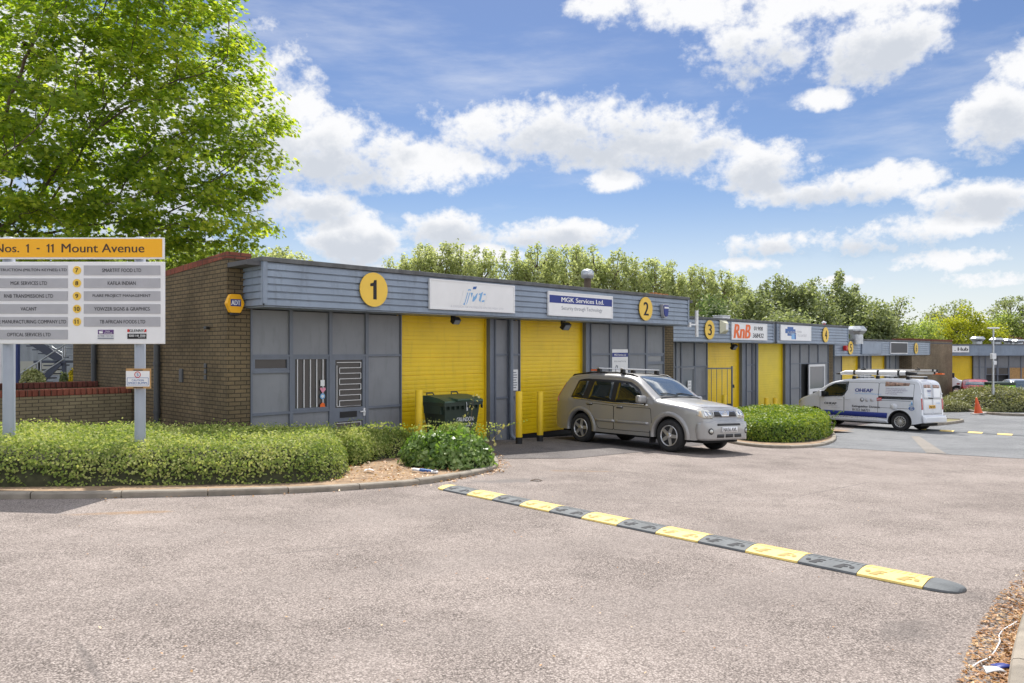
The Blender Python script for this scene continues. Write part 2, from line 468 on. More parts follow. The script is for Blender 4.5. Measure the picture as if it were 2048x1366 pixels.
M_['brick'] = brick_mat('olive_brown_brick', (.142, .110, .066, 1), (.182, .136, .078, 1), (.060, .050, .036, 1))
M_['bricklight'] = brick_mat('buff_grey_brick', (.30, .255, .155, 1), (.235, .20, .125, 1), (.11, .095, .07, 1))
M_['brickfar'] = brick_mat('yard_lit_brown_brick', (.26, .20, .13, 1), (.22, .165, .105, 1), (.12, .10, .08, 1))  # same brick made paler: light of the open yard put into its colour
M_['coping'] = brick_mat('red_coping_brick', (.27, .095, .062, 1), (.20, .066, .047, 1), (.11, .07, .05, 1), bw=.215, rh=.30)
M_['pipe'] = mat('grey_downpipe', (.17, .20, .25), .45, dirt=.25)
M_['pipedark'] = mat('dark_downpipe', (.055, .06, .065), .5, dirt=.3)
M_['glassdark'] = mat('window_glass', (.045, .048, .05), .03, spec=.9)
M_['glassgrey'] = mat('wired_glass', (.18, .20, .22), .12, spec=.7)
M_['steel'] = mat('galvanised_steel', (.50, .52, .54), .4, metal=.85, var=.12, vscale=6)
M_['chrome'] = mat('bright_metal', (.72, .72, .72), .18, metal=1.0)
M_['concrete'] = mat('kerb_concrete', (.27, .235, .19), .9, var=.22, vscale=5, bump=.4, bscale=90, dirt=.4, dcol=(.10, .09, .07, 1))
M_['soil'] = mat('dry_soil', (.30, .205, .125), .95, var=.35, vscale=6, bump=.9, bscale=35, dirt=.5, dcol=(.10, .065, .04, 1))
M_['binbody'] = mat('dark_green_bin_plastic', (.022, .040, .028), .5, var=.1)
M_['binlid'] = mat('green_bin_lid', (.035, .075, .045), .45, var=.1)
M_['rubber'] = mat('black_rubber_ramp', (.125, .135, .14), .75, var=.2, vscale=9, bump=.4, bscale=70, dirt=.3, dcol=(.2, .19, .17, 1))
M_['rampyellow'] = mat('yellow_rubber_ramp', (.82, .61, .19), .65, var=.08, vscale=9, bump=.4, bscale=70, dirt=.2, dcol=(.45, .36, .16, 1))
M_['tyre'] = mat('tyre_rubber', (.022, .022, .023), .85, bump=.3, bscale=60, dirt=.4, dcol=(.07, .065, .06, 1))
M_['alloy'] = mat('silver_alloy', (.62, .62, .62), .3, metal=.8)
M_['silver'] = mat('champagne_silver_paint', (.35, .345, .338), .40, metal=.45, coat=.7, dirt=.18, dcol=(.26, .24, .2, 1))
M_['vanwhite'] = mat('white_van_paint', (.66, .68, .72), .35, coat=.6, dirt=.15, dcol=(.5, .49, .46, 1))
M_['redpaint'] = mat('red_car_paint', (.33, .018, .022), .28, coat=1)
M_['palepaint'] = mat('pale_silver_paint', (.55, .57, .6), .22, metal=.5, coat=1)
M_['lime'] = mat('lime_green_plastic', (.28, .62, .02), .5)
M_['lens'] = mat('clear_headlamp_lens', (.55, .55, .50), .08, metal=.35, coat=1)
M_['amber'] = mat('amber_lens', (.75, .28, .01), .2)
M_['plateyellow'] = mat('yellow_plate', (.80, .42, .01), .4)
M_['conered'] = mat('orange_cone_plastic', (.72, .11, .03), .55, var=.15, dirt=.2)
M_['blueshed'] = mat('pale_corrugated_sheet', (.36, .40, .46), .5, var=.1)
M_['stairs'] = mat('dark_blue_grey_steel', (.055, .065, .10), .45)
M_['bluepost'] = mat('blue_painted_steel', (.012, .03, .14), .4)
M_['bark'] = mat('grey_brown_bark', (.115, .085, .062), .9, var=.35, vscale=5, bump=.8, bscale=25)
M_['barkdark'] = mat('dark_bark', (.06, .048, .038), .9, var=.3, vscale=5)
M_['leaflitter'] = mat('dry_leaf_litter', (.42, .20, .075), .9, var=.5, vscale=40)
M_['asphalt'] = asphalt_mat('worn_pinkish_asphalt', (.108, .092, .083, 1), (.285, .244, .220, 1), (.535, .472, .43, 1),
    stains=[(gp(250, 1026).x, gp(250, 1026).y, .35, .60, .11, (.30, .18, .08, 1), .5), (gp(1160, 942).x, gp(1160, 942).y, .1, .7, .10, (.30, .19, .09, 1), .55)] + [seam(*q) for q in ((-200, 1120, 1500, 960, .55), (-100, 1240, 1900, 1010, .5), (300, 1330, 2100, 1120, .6), (-20, 1304, 150, 1270, .018), (148, 1272, 205, 1372, .03), (1560, 1000, 1760, 960, .03), (1180, 1010, 1560, 1000, .02), (430, 1120, 820, 1080, .02), (1900, 1185, 1990, 1200, .3), (1750, 1290, 1900, 1240, .22))] + [(gp(1010, 962).x, gp(1010, 962).y, .5, .9, .28, (.16, .15, .145, 1), .7)])
M_['greyasphalt'] = asphalt_mat('grey_asphalt', (.10, .105, .11, 1), (.215, .22, .225, 1), (.40, .40, .40, 1))
M_['patchasphalt'] = asphalt_mat('pale_trench_asphalt', (.15, .135, .12, 1), (.29, .265, .235, 1), (.48, .45, .41, 1))
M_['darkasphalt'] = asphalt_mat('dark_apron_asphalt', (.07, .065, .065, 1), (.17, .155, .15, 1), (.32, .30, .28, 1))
M_['roof'] = mat('roof_felt', (.10, .10, .105), .9, var=.2)
M_['curtainbox'] = mat('interior_grey', (.10, .10, .105), .8)
# ------------------------------------------------------------------ ground, surfacing, kerbs
def build_ground():
    xs = [-500, -300, -180, -110, -70] + [-45 + i * 1.5 for i in range(20)] + [-15 + i * .75 for i in range(87)] + [51 + i * 3 for i in range(12)] + [95, 130, 200, 320, 500]
    ys = [-200, -120, -70, -40, -22] + [-12 + i * .75 for i in range(85)] + [52.5 + i * 3 for i in range(14)] + [105, 140, 200, 320, 600, 1200]
    vs = [(x, y, gz(x, y)) for y in ys for x in xs]; n = len(xs)
    fs = [(j * n + i, j * n + i + 1, (j + 1) * n + i + 1, (j + 1) * n + i) for j in range(len(ys) - 1) for i in range(n - 1)]
    o = MB().add(vs, fs, 0, True).build('ground', M_['asphalt']); tag(o, kind='structure')


def sheet(name, pts, m, dz, step=.75, kind='structure'):
    o = patch([(p[0], p[1]) for p in pts], step, step, lambda x, y: (x, y, gz(x, y) + dz)).build(name, m)
    return tag(o, kind=kind)


def spline(pts, n=8):
    """smooth open curve through xy points"""
    P = [Vector((p[0], p[1])) for p in pts]; out = []
    for i in range(len(P) - 1):
        a = P[max(i - 1, 0)]; b = P[i]; c = P[i + 1]; d = P[min(i + 2, len(P) - 1)]
        for k in range(n):
            t = k / n
            out.append(.5 * ((2 * b) + (c - a) * t + (2 * a - 5 * b + 4 * c - d) * t * t + (3 * b - a - 3 * c + d) * t ** 3))
    out.append(P[-1]); return out


def kerb(name, pts, w=.115, h=.075, stone=.915):
    """kerb stones along a curve, with dark joints between them; pts run with the planting on the left"""
    P = spline(pts, 10)
    # resample to equal stones
    d = [0]
    for i in range(1, len(P)): d.append(d[-1] + (P[i] - P[i - 1]).length)
    def pos(s):
        s = min(max(s, 0), d[-1])
        for i in range(1, len(P)):
            if d[i] >= s: return P[i - 1].lerp(P[i], (s - d[i - 1]) / max(1e-6, d[i] - d[i - 1]))
        return P[-1]
    mb = MB(); ns = max(1, int(d[-1] / stone)); L = d[-1] / ns
    rnd = random.Random(3)
    prof = [(0, -.05), (0, h * .72), (.012, h * .92), (.035, h), (w, h), (w, -.05)]
    for k in range(ns):
        js = rnd.uniform(-.006, .006); sub = 4; vs = []; fs = []
        for i in range(sub + 1):
            s = k * L + .006 + (L - .012) * i / sub
            p = pos(s); t = (pos(s + .05) - pos(s - .05)).normalized(); nl = Vector((-t.y, t.x))
            for (o, z) in prof:
                q = p + nl * (o + js); vs.append((q.x, q.y, gz(q.x, q.y) + z + (js if z > 0 else 0)))
        m = len(prof)
        for i in range(sub):
            for j in range(m): fs.append((i * m + j, i * m + (j + 1) % m, (i + 1) * m + (j + 1) % m, (i + 1) * m + j))
        fs += [list(range(m)), [sub * m + j for j in range(m)]]
        mb.add(vs, fs)
    o = mb.build(name, M_['concrete']); tag(o, kind='structure'); return P


def ppx(l): return [gp(a, b).xy for a, b in l]


build_ground()
BED = ppx([(-330, 1002), (-150, 1001), (0, 999), (190, 997), (340, 994), (500, 990), (640, 984), (790, 974), (860, 967), (920, 957), (970, 946), (993, 938), (997, 928), (990, 918), (976, 905), (950, 893)])
bedcurve = kerb('kerb', BED)
def offset_in(P, o): 
    out = []
    for i, p in enumerate(P):
        t = (P[min(i + 1, len(P) - 1)] - P[max(i - 1, 0)]).normalized(); out.append(p + Vector((-t.y, t.x)) * o)
    return out
bi = offset_in(bedcurve, .10)
sheet('planting_bed', [(p.x, p.y) for p in bi[::3]] + [(-1.6, 17.3), (-6.2, 12.6), (-7.5, 14.2), (-13, 9.5)], M_['soil'], .045)
ISL = ppx([(1438, 872), (1452, 884), (1500, 893), (1560, 897), (1620, 895), (1655, 890), (1672, 880), (1668, 868), (1650, 858)])
islcurve = kerb('kerb', ISL)
ii = offset_in(islcurve, .10)
sheet('planting_bed', [(p.x, p.y) for p in ii[::3]] + [(11.5, 25.2), (8.0, 24.0)], M_['soil'], .06)
MND = ppx([(2110, 834), (2048, 833), (1995, 831), (1960, 827), (1925, 822), (1895, 817), (1880, 812)])[::-1]
mcurve = kerb('kerb', MND, h=.13)
GRI = ppx([(1862, 853), (1905, 848.5), (1924, 845.5), (1926, 843), (1900, 841.5), (1870, 841)])
gcurve = kerb('kerb', GRI, h=.12)
gi = offset_in(gcurve, .10)
sheet('grass_island', [(p.x, p.y) for p in gi[::3]], mat('dry_verge_grass', (.22, .20, .09), .95, var=.3, vscale=8), .08)
# grey surfacing further into the yard, its pale trench reinstatement, and the apron in front of the doors
sheet('road', [gp(1560, 893).xy, gp(1690, 897).xy, gp(1860, 907).xy, gp(2048, 918).xy, gp(2400, 940).xy, (60, 30), (60, 50), (24, 50), (20, 40), (16, 33), (11.5, 26)], M_['greyasphalt'], .006)
sheet('trench_patch', [gp(1853, 906.3).xy, gp(1893, 908.3).xy, gp(1858, 886).xy, gp(1838, 873).xy, gp(1822, 873).xy, gp(1836, 889).xy], M_['patchasphalt'], .011)
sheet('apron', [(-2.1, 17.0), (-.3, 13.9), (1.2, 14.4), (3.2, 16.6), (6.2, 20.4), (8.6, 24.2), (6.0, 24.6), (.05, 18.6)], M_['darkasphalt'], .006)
KR = ppx([(2003, 1500), (2018, 1366), (2031, 1300), (2050, 1240), (2085, 1180), (2150, 1110)])[::-1]
kcurve = kerb('kerb', [(p.x, p.y) for p in KR], w=.15, h=.10)
ki = offset_in(kcurve, .15)
sheet('pavement', [(p.x, p.y) for p in ki[::3]] + [(3.6, 1.0), (7, 2.0), (8, 6.5)], M_['concrete'], .095)

# ------------------------------------------------------------------ industrial units
TH = R(45.6)
U = Vector((math.cos(TH), math.sin(TH), 0)); V = Vector((-math.sin(TH), math.cos(TH), 0))
P1 = Vector((-.11, 18.48, 0))
FRONT = Matrix(((1, 0, 0, 0), (0, 0, 1, 0), (0, 1, 0, 0), (0, 0, 0, 1)))


class Block:
    def __init__(s, name, P, z, label, rot=TH):
        s.P = P; s.z = z; s.rot = rot; s.U = Vector((math.cos(rot), math.sin(rot), 0)); s.V = Vector((-math.sin(rot), math.cos(rot), 0))
        s.o = empty(name, (P.x, P.y, z), rot, label, 'building')
    def S(s, px, y=0):
        k = (px - CX) / F; Q = s.P + s.V * y
        return (k * Q.y - Q.x) / (s.U.x - k * s.U.y)
    def Z(s, px, py, y=0):
        a = s.S(px, y); Yd = (s.P + s.V * y + s.U * a).y
        return CAMZ + (HZ - py) / F * Yd - s.z
    def W(s, x, y, z): q = s.P + s.U * x + s.V * y; return Vector((q.x, q.y, s.z + z))
    def thing(s, name, x, y, z, label, cat, group=None):
        return empty(name, s.W(x, y, z), s.rot, label, cat, group)
    # ---- parts
    def shell(s, x0, x1, depth, top):
        MB().box(x0 + .02, x1 - .02, .47, depth, -.4, top - .16).build('inner_wall', M_['curtainbox'], s.o)
        MB().box(x0 + .01, x1 - .01, -.70, depth - .01, top - .155, top - .075).build('roof', M_['roof'], s.o)
    def brick(s, x0, x1, y0, y1, z1, cop=True, slope=0, name='brick_wall', m_='brick'):
        m = MB(); zb = z1 - slope
        m.add([(x0, y0, -.6), (x1, y0, -.6), (x1, y1, -.6), (x0, y1, -.6), (x0, y0, z1 - .11), (x1, y0, z1 - .11), (x1, y1, zb - .11), (x0, y1, zb - .11)],
              [(3, 2, 1, 0), (4, 5, 6, 7), (0, 1, 5, 4), (1, 2, 6, 5), (2, 3, 7, 6), (3, 0, 4, 7)])
        m.build(name, M_[m_], s.o)
        if cop:
            e = .012; c = MB()
            n = max(1, int((y1 - y0) / .0775)) if (y1 - y0) > (x1 - x0) else max(1, int((x1 - x0) / .0775))
            for i in range(n):
                if (y1 - y0) > (x1 - x0):
                    a = y0 - e + (y1 - y0 + 2 * e) * i / n; b = y0 - e + (y1 - y0 + 2 * e) * (i + 1) / n - .007
                    q = z1 - slope * (i + .5) / n
                    c.box(x0 - e, x1 + e, a, b, q - .115, q, bev=.006)
                else:
                    a = x0 - e + (x1 - x0 + 2 * e) * i / n; b = x0 - e + (x1 - x0 + 2 * e) * (i + 1) / n - .007
                    c.box(a, b, y0 - e, y1 + e, z1 - .115, z1, bev=.006)
            c.build('coping', M_['coping'], s.o)
    def fascia(s, x0, x1, z0=2.97, z1=3.84, y=-.75, left=True, right=True, rows=6):
        m = MB(); rh = (z1 - .09 - z0 - .02) / rows
        prof = [(y + .012, z0 + .02)]
        for i in range(rows):
            a = z0 + .02 + i * rh
            prof += [(y - .022, a + .004), (y - .010, a + rh * .80), (y + .014, a + rh * .84), (y + .014, a + rh)]
        def strip(fx):
            vs = []; fs = []
            for (a, b) in fx: vs += [a, b]
            for i in range(len(fx) - 1): fs.append((2 * i, 2 * i + 1, 2 * i + 3, 2 * i + 2))
            m.add(vs, fs)
        strip([((x0, a, b), (x1, a, b)) for a, b in prof])
        dy = 0.0
        if left: strip([((x0 + (a - y), y, b), (x0 + (a - y), 0, b)) for a, b in prof])
        if right: strip([((x1 - (a - y), y, b), (x1 - (a - y), 0, b)) for a, b in prof])
        m.build('fascia', M_['cladding'], s.o, auto=False)
        t = MB()
        t.box(x0 + .02, x1 - .02, y + .02, -.003, z0 - .005, z0 + .018)                       # soffit
        t.box(x0 - .026, x0 + .05, y - .032, y - .0005, z0 + .05, z1 - .085)
        t.box(x1 - .05, x1 + .026, y - .032, y - .0005, z0 + .05, z1 - .085)
        t.box(x0 - .032, x0 - .0, y + .0, y + .05, z0 + .05, z1 - .085)
        t.box(x1 + .0, x1 + .032, y + .0, y + .05, z0 + .05, z1 - .085)
        t.build('fascia_trim', M_['cladding_trim'], s.o)
        k = MB(); k.box(x0 - .045, x1 + .045, y - .045, y + .10, z1 - .085, z1, bev=.012); k.box(x0 - .045, x0 + .10, y + .102, 0, z1 - .086, z1 - .002, bev=.012); k.box(x1 - .10, x1 + .045, y + .102, 0, z1 - .086, z1 - .002, bev=.012)
        k.build('roof_edge', M_['roof_edge'], s.o)
    def shutter(s, x0, x1, z1=2.98, z0=.07, y=.15, slat=.098, m='yellow_door', plain=False):
        rows = int((z1 - z0) / slat); prof = []
        for i in range(rows + 1):
            a = z0 + i * slat
            if a > z1: break
            big = i % 4 == 0
            g = .016 if big else .008
            if plain: g = .012 if i % 9 == 0 else .0
            w = .016 if big else .009
            prof += [(y, a + w * .3), (y + g, a + w * .35), (y + g, a + w), (y - .004, a + w * 1.2), (y - .004, min(z1, a + slat * .6)), (y, min(z1, a + slat * .99))]
        vs = []; fs = []
        for (a, b) in prof: vs += [(x0, a, b), (x1, a, b)]
        for i in range(len(prof) - 1): fs.append((2 * i, 2 * i + 1, 2 * i + 3, 2 * i + 2))
        d = MB().add(vs, fs).build('shutter_door', M_[m], s.o, auto=False)
        MB().box(x0, x1, y - .006, y + .04, -.05, z0 - .002).build('bottom_seal', M_['black'], d)
        for a, b in ((x0 - .001, x0 + .05), (x1 - .05, x1 + .001)): MB().box(a, b, y - .03, y - .007, z0, z1).build('guide_rail', M_['yellow_post'], d)
        MB().box(x0 - .02, x1 + .02, y + .03, y + .20, -.3, z1 + .1).build('shutter_backing', M_['dark'], s.o)
    def reveal(s, x0, x1, z1=2.98): MB().box(x0, x1, .0, .30, -.4, z1).build('door_jamb', M_['mullion'], s.o)
    def panels(s, xs, z1=2.97, rails=None, skip=()):
        """bays between xs; rails: list of heights per bay; frames stand proud of the panels"""
        fr = MB(); w = .036
        for i, x in enumerate(xs): 
            ww = w if 0 < i < len(xs) - 1 else w * .8
            a, b = (x - ww, x + ww) if 0 < i < len(xs) - 1 else ((x, x + ww) if i == 0 else (x - ww, x))
            fr.box(a, b, -.035, .06, -.4, z1)
        for i in range(len(xs) - 1):
            for z in rails[i]: fr.box(xs[i] + w + .0005, xs[i + 1] - w - .0005, -.03, .05, z - .022, z + .022)
        fr.build('wall_frame', M_['mullion'], s.o)
        for i in range(len(xs) - 1):
            lv = [-.4] + sorted(rails[i]) + [z1]
            for k in range(len(lv) - 1):
                if (i, k) in skip: continue
                MB().box(xs[i] + .037, xs[i + 1] - .037, .006, .04, lv[k] + .023, lv[k + 1] - .023).build('wall_panel', M_['panel'], s.o)
    def window(s, x0, x1, z0, z1, bars=0, glass='glassdark'):
        f = MB(); w = .045
        f.box(x0, x1, -.02, .05, z0, z0 + w).box(x0, x1, -.02, .05, z1 - w, z1).box(x0, x0 + w, -.02, .05, z0 + w, z1 - w).box(x1 - w, x1, -.02, .05, z0 + w, z1 - w)
        f = f.build('window', M_['mullion'], s.o)
        MB().box(x0 + w, x1 - w, .012, .02, z0 + w, z1 - w).build('pane', M_[glass], f)
        MB().box(x0 + w, x1 - w, .03, .5, z0 + w, z1 - w).build('window_interior', M_['dark'], f)
        if bars:
            b = MB()
            for i in range(bars):
                x = x0 + w + (x1 - x0 - 2 * w) * (i + .42) / bars
                b.box(x - .008, x + .008, -.012, .006, z0 + w + .004, z1 - w - .004)
            b.build('security_bars', M_['white_frame'], f)
    def door(s, x0, x1, z1=2.08, grille=True, glass='glassdark', frame='mullion'):
        d = MB(); w = .07; zc = 1.05
        d.box(x0, x0 + w, -.025, .04, 0, z1).box(x1 - w, x1, -.025, .04, 0, z1).box(x0 + w, x1 - w, -.025, .04, z1 - w, z1)
        d.box(x0 + w, x1 - w, -.024, .04, zc - .28, zc).box(x0 + w, x1 - w, -.024, .04, -.1, .10)
        d = d.build('entrance_door', M_[frame], s.o)
        MB().box(x0 + w, x1 - w, .0, .012, zc, z1 - w).build('pane', M_[glass], d)
        MB().box(x0 + w, x1 - w, -.002, .02, .10, zc - .28).build('kick_panel', M_['brownpanel'], d)
        MB().box(x0 + w, x1 - w, .03, .5, .1, z1 - w).build('door_interior', M_['dark'], d)
        cx = (x0 + x1) / 2 - .02
        MB().box(cx - .2, cx + .2, -.034, -.0245, zc - .20, zc - .08).build('letter_plate', M_['black'], d)
        MB().box(x1 - .062, x1 - .02, -.05, -.026, zc - .19, zc - .03).box(x1 - .15, x1 - .03, -.075, -.055, zc - .11, zc - .085).box(x1 - .055, x1 - .035, -.056, -.049, zc - .11, zc - .085).build('handle', M_['white_frame'], d)
        if grille:
            g = MB()
            for (a, b, n) in ((zc + .03, z1 - w - .05, 9), (.14, zc - .31, 5)):
                xa, xb = x0 + w + .10, x1 - w - .04; path = []
                for i in range(n):
                    z = b - (b - a) * i / (n - 1)
                    path += [(xb, z), (xa, z)] if i % 2 else [(xa if i else xa - .06, z), (xb, z)]
                path += [(xa - .06, a)]; path += [(xa - .06, b - .06)]
                for i in range(len(path) - 1):
                    (p, q), (r, t) = path[i], path[i + 1]
                    if abs(p - r) < 1e-6: g.box(p - .006, p + .006, -.022, -.008, min(q, t), max(q, t))
                    else: g.box(min(p, r), max(p, r), -.0215, -.0075, q - .006, q + .006)
            g.build('security_grille', M_['white_frame'], d)
    def downpipe(s, x, y=-.06, z1=2.96, m='pipe', r=.052, shoe=True):
        p = MB(); p.tube([(x, y, .16), (x, y, z1)], r, 12)
        for z in (.9, 1.9): p.tube([(x, y, z), (x, y, z + .07)], r + .012, 12)
        if shoe: p.tube([(x, y, .2), (x, y - .02, .1), (x + .03, y - .12, .02)], r, 12)
        return p.build('downpipe', M_[m], s.o)


M_['brownpanel'] = mat('brown_grey_board', (.12, .10, .10), .7, var=.1)

B1 = Block('industrial_unit', P1, -.74, 'grey clad brick unit numbered one and two, the nearest block of the terrace')
B2 = Block('industrial_unit', P1 + V * 1.2, -1.21, 'grey clad unit numbered three and four, stepped down beyond the nearest block')
B3 = Block('industrial_unit', P1 + V * 1.95, -1.77, 'low grey clad unit numbered five and six ending in a broad brick wall')
for b in (B1, B2, B3): tag(b.o, group='terraced industrial units round the yard')

# --- block one
B1.shell(-7.12, 7.49, 9.0, 3.84)
B1.brick(-7.12, -6.68, 0, 9.0, 3.97, slope=.45)
B1.brick(6.93, 7.49, .0, 9.0, 3.60, cop=False)
B1.fascia(-6.80, 7.12)
L4 = [-6.68, -5.87, -5.01, -4.15, -3.26]
B1.panels(L4, rails=[[1.02, 1.80, 2.10], [1.02, 2.10], [2.10], [1.02, 2.10]], skip={(0, 2), (1, 1), (2, 0)})
B1.window(-6.643, -5.907, 1.823, 2.077)
B1.window(-5.833, -5.047, 1.043, 2.077, bars=5)
B1.door(-4.973, -4.187)
B1.shutter(-3.26, -.60)
B1.reveal(-.60, -.45)
B1.panels([-.45, .02, .43], rails=[[1.05, 2.10], [1.05, 2.10]])
B1.downpipe(.03, -.10)
B1.shutter(.43, 3.07)
B1.reveal(3.07, 3.26)
B1.panels([3.26, 4.16, 5.06, 5.96, 6.92], rails=[[1.02, 2.10], [2.10], [1.02, 2.10], [1.02, 1.80, 2.10]], skip={(1, 0), (3, 2)})
B1.window(5.997, 6.883, 1.823, 2.077, glass='glassgrey')
B1.door(4.197, 5.023, grille=False)
B1.downpipe(B1.S(318, 0) * 0 - 7.20, 3.05, 3.0, 'pipedark', .06, shoe=False)
B1.downpipe(-7.20, 7.05, 3.0, 'pipedark', .06, shoe=False)
v = MB(); v.box(-7.145, -7.119, 1.90, 2.06, 1.58, 1.84).box(-7.149, -7.1455, 1.93, 2.03, 1.62, 1.80); v.build('wall_vent', M_['pipedark'], B1.o)
v = MB()
for i in range(3): v.box(-7.145, -7.119, .82, .91, 1.66 + i * .11, 1.74 + i * .11)
v.build('louvre_vent', M_['pipedark'], B1.o)
MB().tube([(-7.119, .75, 2.62), (-7.24, .65, 2.62)], .03, 8).build('overflow_pipe', M_['pipedark'], B1.o)

# --- block two
s = B2.S
B2.shell(7.6, 23.4, 9.0, 3.84)
B2.brick(22.85, 23.45, 0, 9.0, 3.55, cop=False)
B2.fascia(7.62, s(1547, -.75) - .02, right=False)
B2.fascia(s(1552, -.75), s(1694, -.75), y=-.78, left=False)
MB().box(s(1547, -.75) + .03, s(1552, -.75) - .03, -.74, -.70, 2.98, 3.74).build('joint_cover', M_['roof_edge'], B2.o)
xs = [7.7, 8.6, 9.55, s(1362), s(1389), s(1414) ]
B2.panels(xs, rails=[[1.02, 2.10], [1.02, 2.10], [1.02, 2.10], [2.10], [1.02, 2.10]], skip={(3, 0)})
B2.door(xs[3] + .037, xs[4] - .037, grille=False, frame='panel', glass='glassgrey')
B2.shutter(s(1414), s(1484))
B2.reveal(s(1484), s(1492))
B2.panels([s(1492), s(1504), s(1515)], rails=[[1.05, 2.10], [1.05, 2.10]])
B2.downpipe(s(1508), -.10)
B2.shutter(s(1515), s(1571), m='yellow_plain', plain=True)
B2.reveal(s(1571), s(1580))
xs = [s(1580), s(1600), s(1618), s(1636), 22.86]
B2.panels(xs, rails=[[1.02, 2.10], [2.10], [2.10], [1.02, 2.10]], skip={(1, 0), (2, 0)})
B2.window(xs[2] + .037, xs[3] - .037, .9, 2.077, glass='glassgrey')
MB().box(xs[2] + .037, xs[3] - .037, .006, .04, -.3, .895).build('wall_panel', M_['panel'], B2.o)
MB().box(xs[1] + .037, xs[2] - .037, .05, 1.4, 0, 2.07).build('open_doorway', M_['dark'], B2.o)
# its door stands open against the next bay
d = MB(); dx0, dx1 = s(1617, -.12), s(1649, -.12)
d.box(dx0, dx0 + .09, -.15, -.10, .05, 2.05).box(dx1 - .09, dx1, -.15, -.10, .05, 2.05).box(dx0 + .09, dx1 - .09, -.15, -.10, 1.95, 2.05).box(dx0 + .09, dx1 - .09, -.15, -.10, .05, .95)
d = d.build('entrance_door', M_['white_frame'], B2.o)
MB().box(dx0 + .09, dx1 - .09, -.13, -.12, .95, 1.95).build('pane', M_['glassgrey'], d)
MB().box(dx0 + .4, dx1 - .4, -.158, -.151, .72, .82).build('letter_plate', M_['black'], d)

# --- block three
s = B3.S
x_end = s(1905, -.7)
B3.shell(23.7, x_end - .1, 9.0, 3.84)
B3.fascia(23.60, s(1859, -.75))
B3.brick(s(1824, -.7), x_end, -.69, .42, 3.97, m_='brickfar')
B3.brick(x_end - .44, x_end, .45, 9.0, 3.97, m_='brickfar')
xs = [23.75, s(1683) - 1.0, s(1683)]
B3.panels(xs, rails=[[1.02, 2.10], [1.02, 2.10]])
B3.shutter(s(1683), s(1720))
B3.reveal(s(1720), s(1726)); B3.panels([s(1726), s(1734), s(1742)], rails=[[1.05, 2.1], [1.05, 2.1]])
B3.shutter(s(1742), s(1773)); B3.reveal(s(1773), s(1779))
xs = [s(q) for q in (1779, 1791, 1802, 1812, 1824)]
B3.panels(xs, rails=[[1.02, 2.1]] * 4)

# --- the unit across the end of the yard
B4 = Block('industrial_unit', Vector((0, 57, 0)), -1.87, 'long grey clad unit across the far end of the yard', 0.0)
tag(B4.o, group='terraced industrial units round the yard')
s = B4.S
B4.shell(28.2, 50, 10, 3.84)
B4.fascia(28, 50.2, rows=9)
B4.shutter(s(1880), s(1946))
B4.panels([s(1946), s(1959), s(1971), s(1995), s(2018), s(2042), s(2066), s(2090)], rails=[[2.1]] * 2 + [[.9, 2.1]] * 2 + [[1.02, 2.1]] * 3, skip={(2, 1), (3, 1)})
for a, b in ((1971, 1995), (1995, 2018)): B4.window(s(a) + .037, s(b) - .037, 1.5, 2.077)
MB().box(s(2018) + .05, s(2042) - .05, -.01, .005, 1.2, 2.05).box(s(2042) + .05, s(2066) - .05, -.01, .005, 1.2, 2.05).build('timber_boarding', M_['wood'], B4.o)
MB().box(28, s(1880), .0, .3, -.3, 3.0).build('wall_panel', M_['panel'], B4.o)

# ------------------------------------------------------------------ things on the units
def disc(B, px, n, label, x=None, y=-.80, z=None):
    c = B.S(px, y) if x is None else x; zz = z
    t = B.thing('number_disc', c, y, zz, label, 'unit number', 'yellow number discs on the fascias')
    p = []
    MB().prism([(.325 * math.cos(2 * math.pi * i / 48), .335 * math.sin(2 * math.pi * i / 48)) for i in range(48)], frame((0, 0, 0), (1, 0, 0), (0, 0, 1)), .02).build('disc', M_['disc'], t)
    if n == '1': MB().prism([(-.02, -.19), (.06, -.19), (.06, .19), (.005, .19), (-.02, .135), (-.09, .115), (-.09, .06), (-.02, .07)], frame((0, -.0205, 0), (1, 0, 0), (0, 0, 1)), .003).build('lettering', M_['blackmatt'], t); return
    m = MB(); put_text(m, n, frame((0, -.0235, 0), (1, 0, 0), (0, 0, 1)), 0, 0, h=.38, w=.15 if n == '1' else .23, bold=.02); m.build('lettering', M_['blackmatt'], t)


disc(B1, 747, '1', 'yellow disc with black number one beside the white sign with blue swash', z=3.39)
disc(B1, 1291, '2', 'yellow disc with black number two next to the dark blue alarm box', z=3.39)
disc(B2, 1419, '3', 'yellow disc with black number three left of the orange lettered sign', z=3.40)
disc(B2, 1651, '4', 'yellow disc with black number four right of the blue cross sign', z=3.38, y=-.83)
disc(B3, 1701, '5', 'yellow disc with black number five beside the small red alarm box', z=3.38)
disc(B3, 1832, '6', 'yellow disc with black number six at the far end beyond the dark blank sign', z=3.38)


def board(B, px0, px1, z0, z1, label, y=-.81, face='white', frm='white_frame', w=.035, group='sign boards on the fascias'):
    x0, x1 = B.S(px0, y), B.S(px1, y); cx = (x0 + x1) / 2; hw = (x1 - x0) / 2; hz = (z1 - z0) / 2
    t = B.thing('sign_board', cx, y, (z0 + z1) / 2, label, 'sign', group)
    f = MB(); f.box(-hw, hw, -.015, .035, -hz, -hz + w).box(-hw, hw, -.015, .035, hz - w, hz).box(-hw, -hw + w, -.015, .035, -hz + w, hz - w).box(hw - w, hw, -.015, .035, -hz + w, hz - w)
    f.build('frame', M_[frm], t)
    MB().box(-hw + w, hw - w, -.006, .03, -hz + w, hz - w).build('sign_face', M_[face], t)
    return t, hw, hz


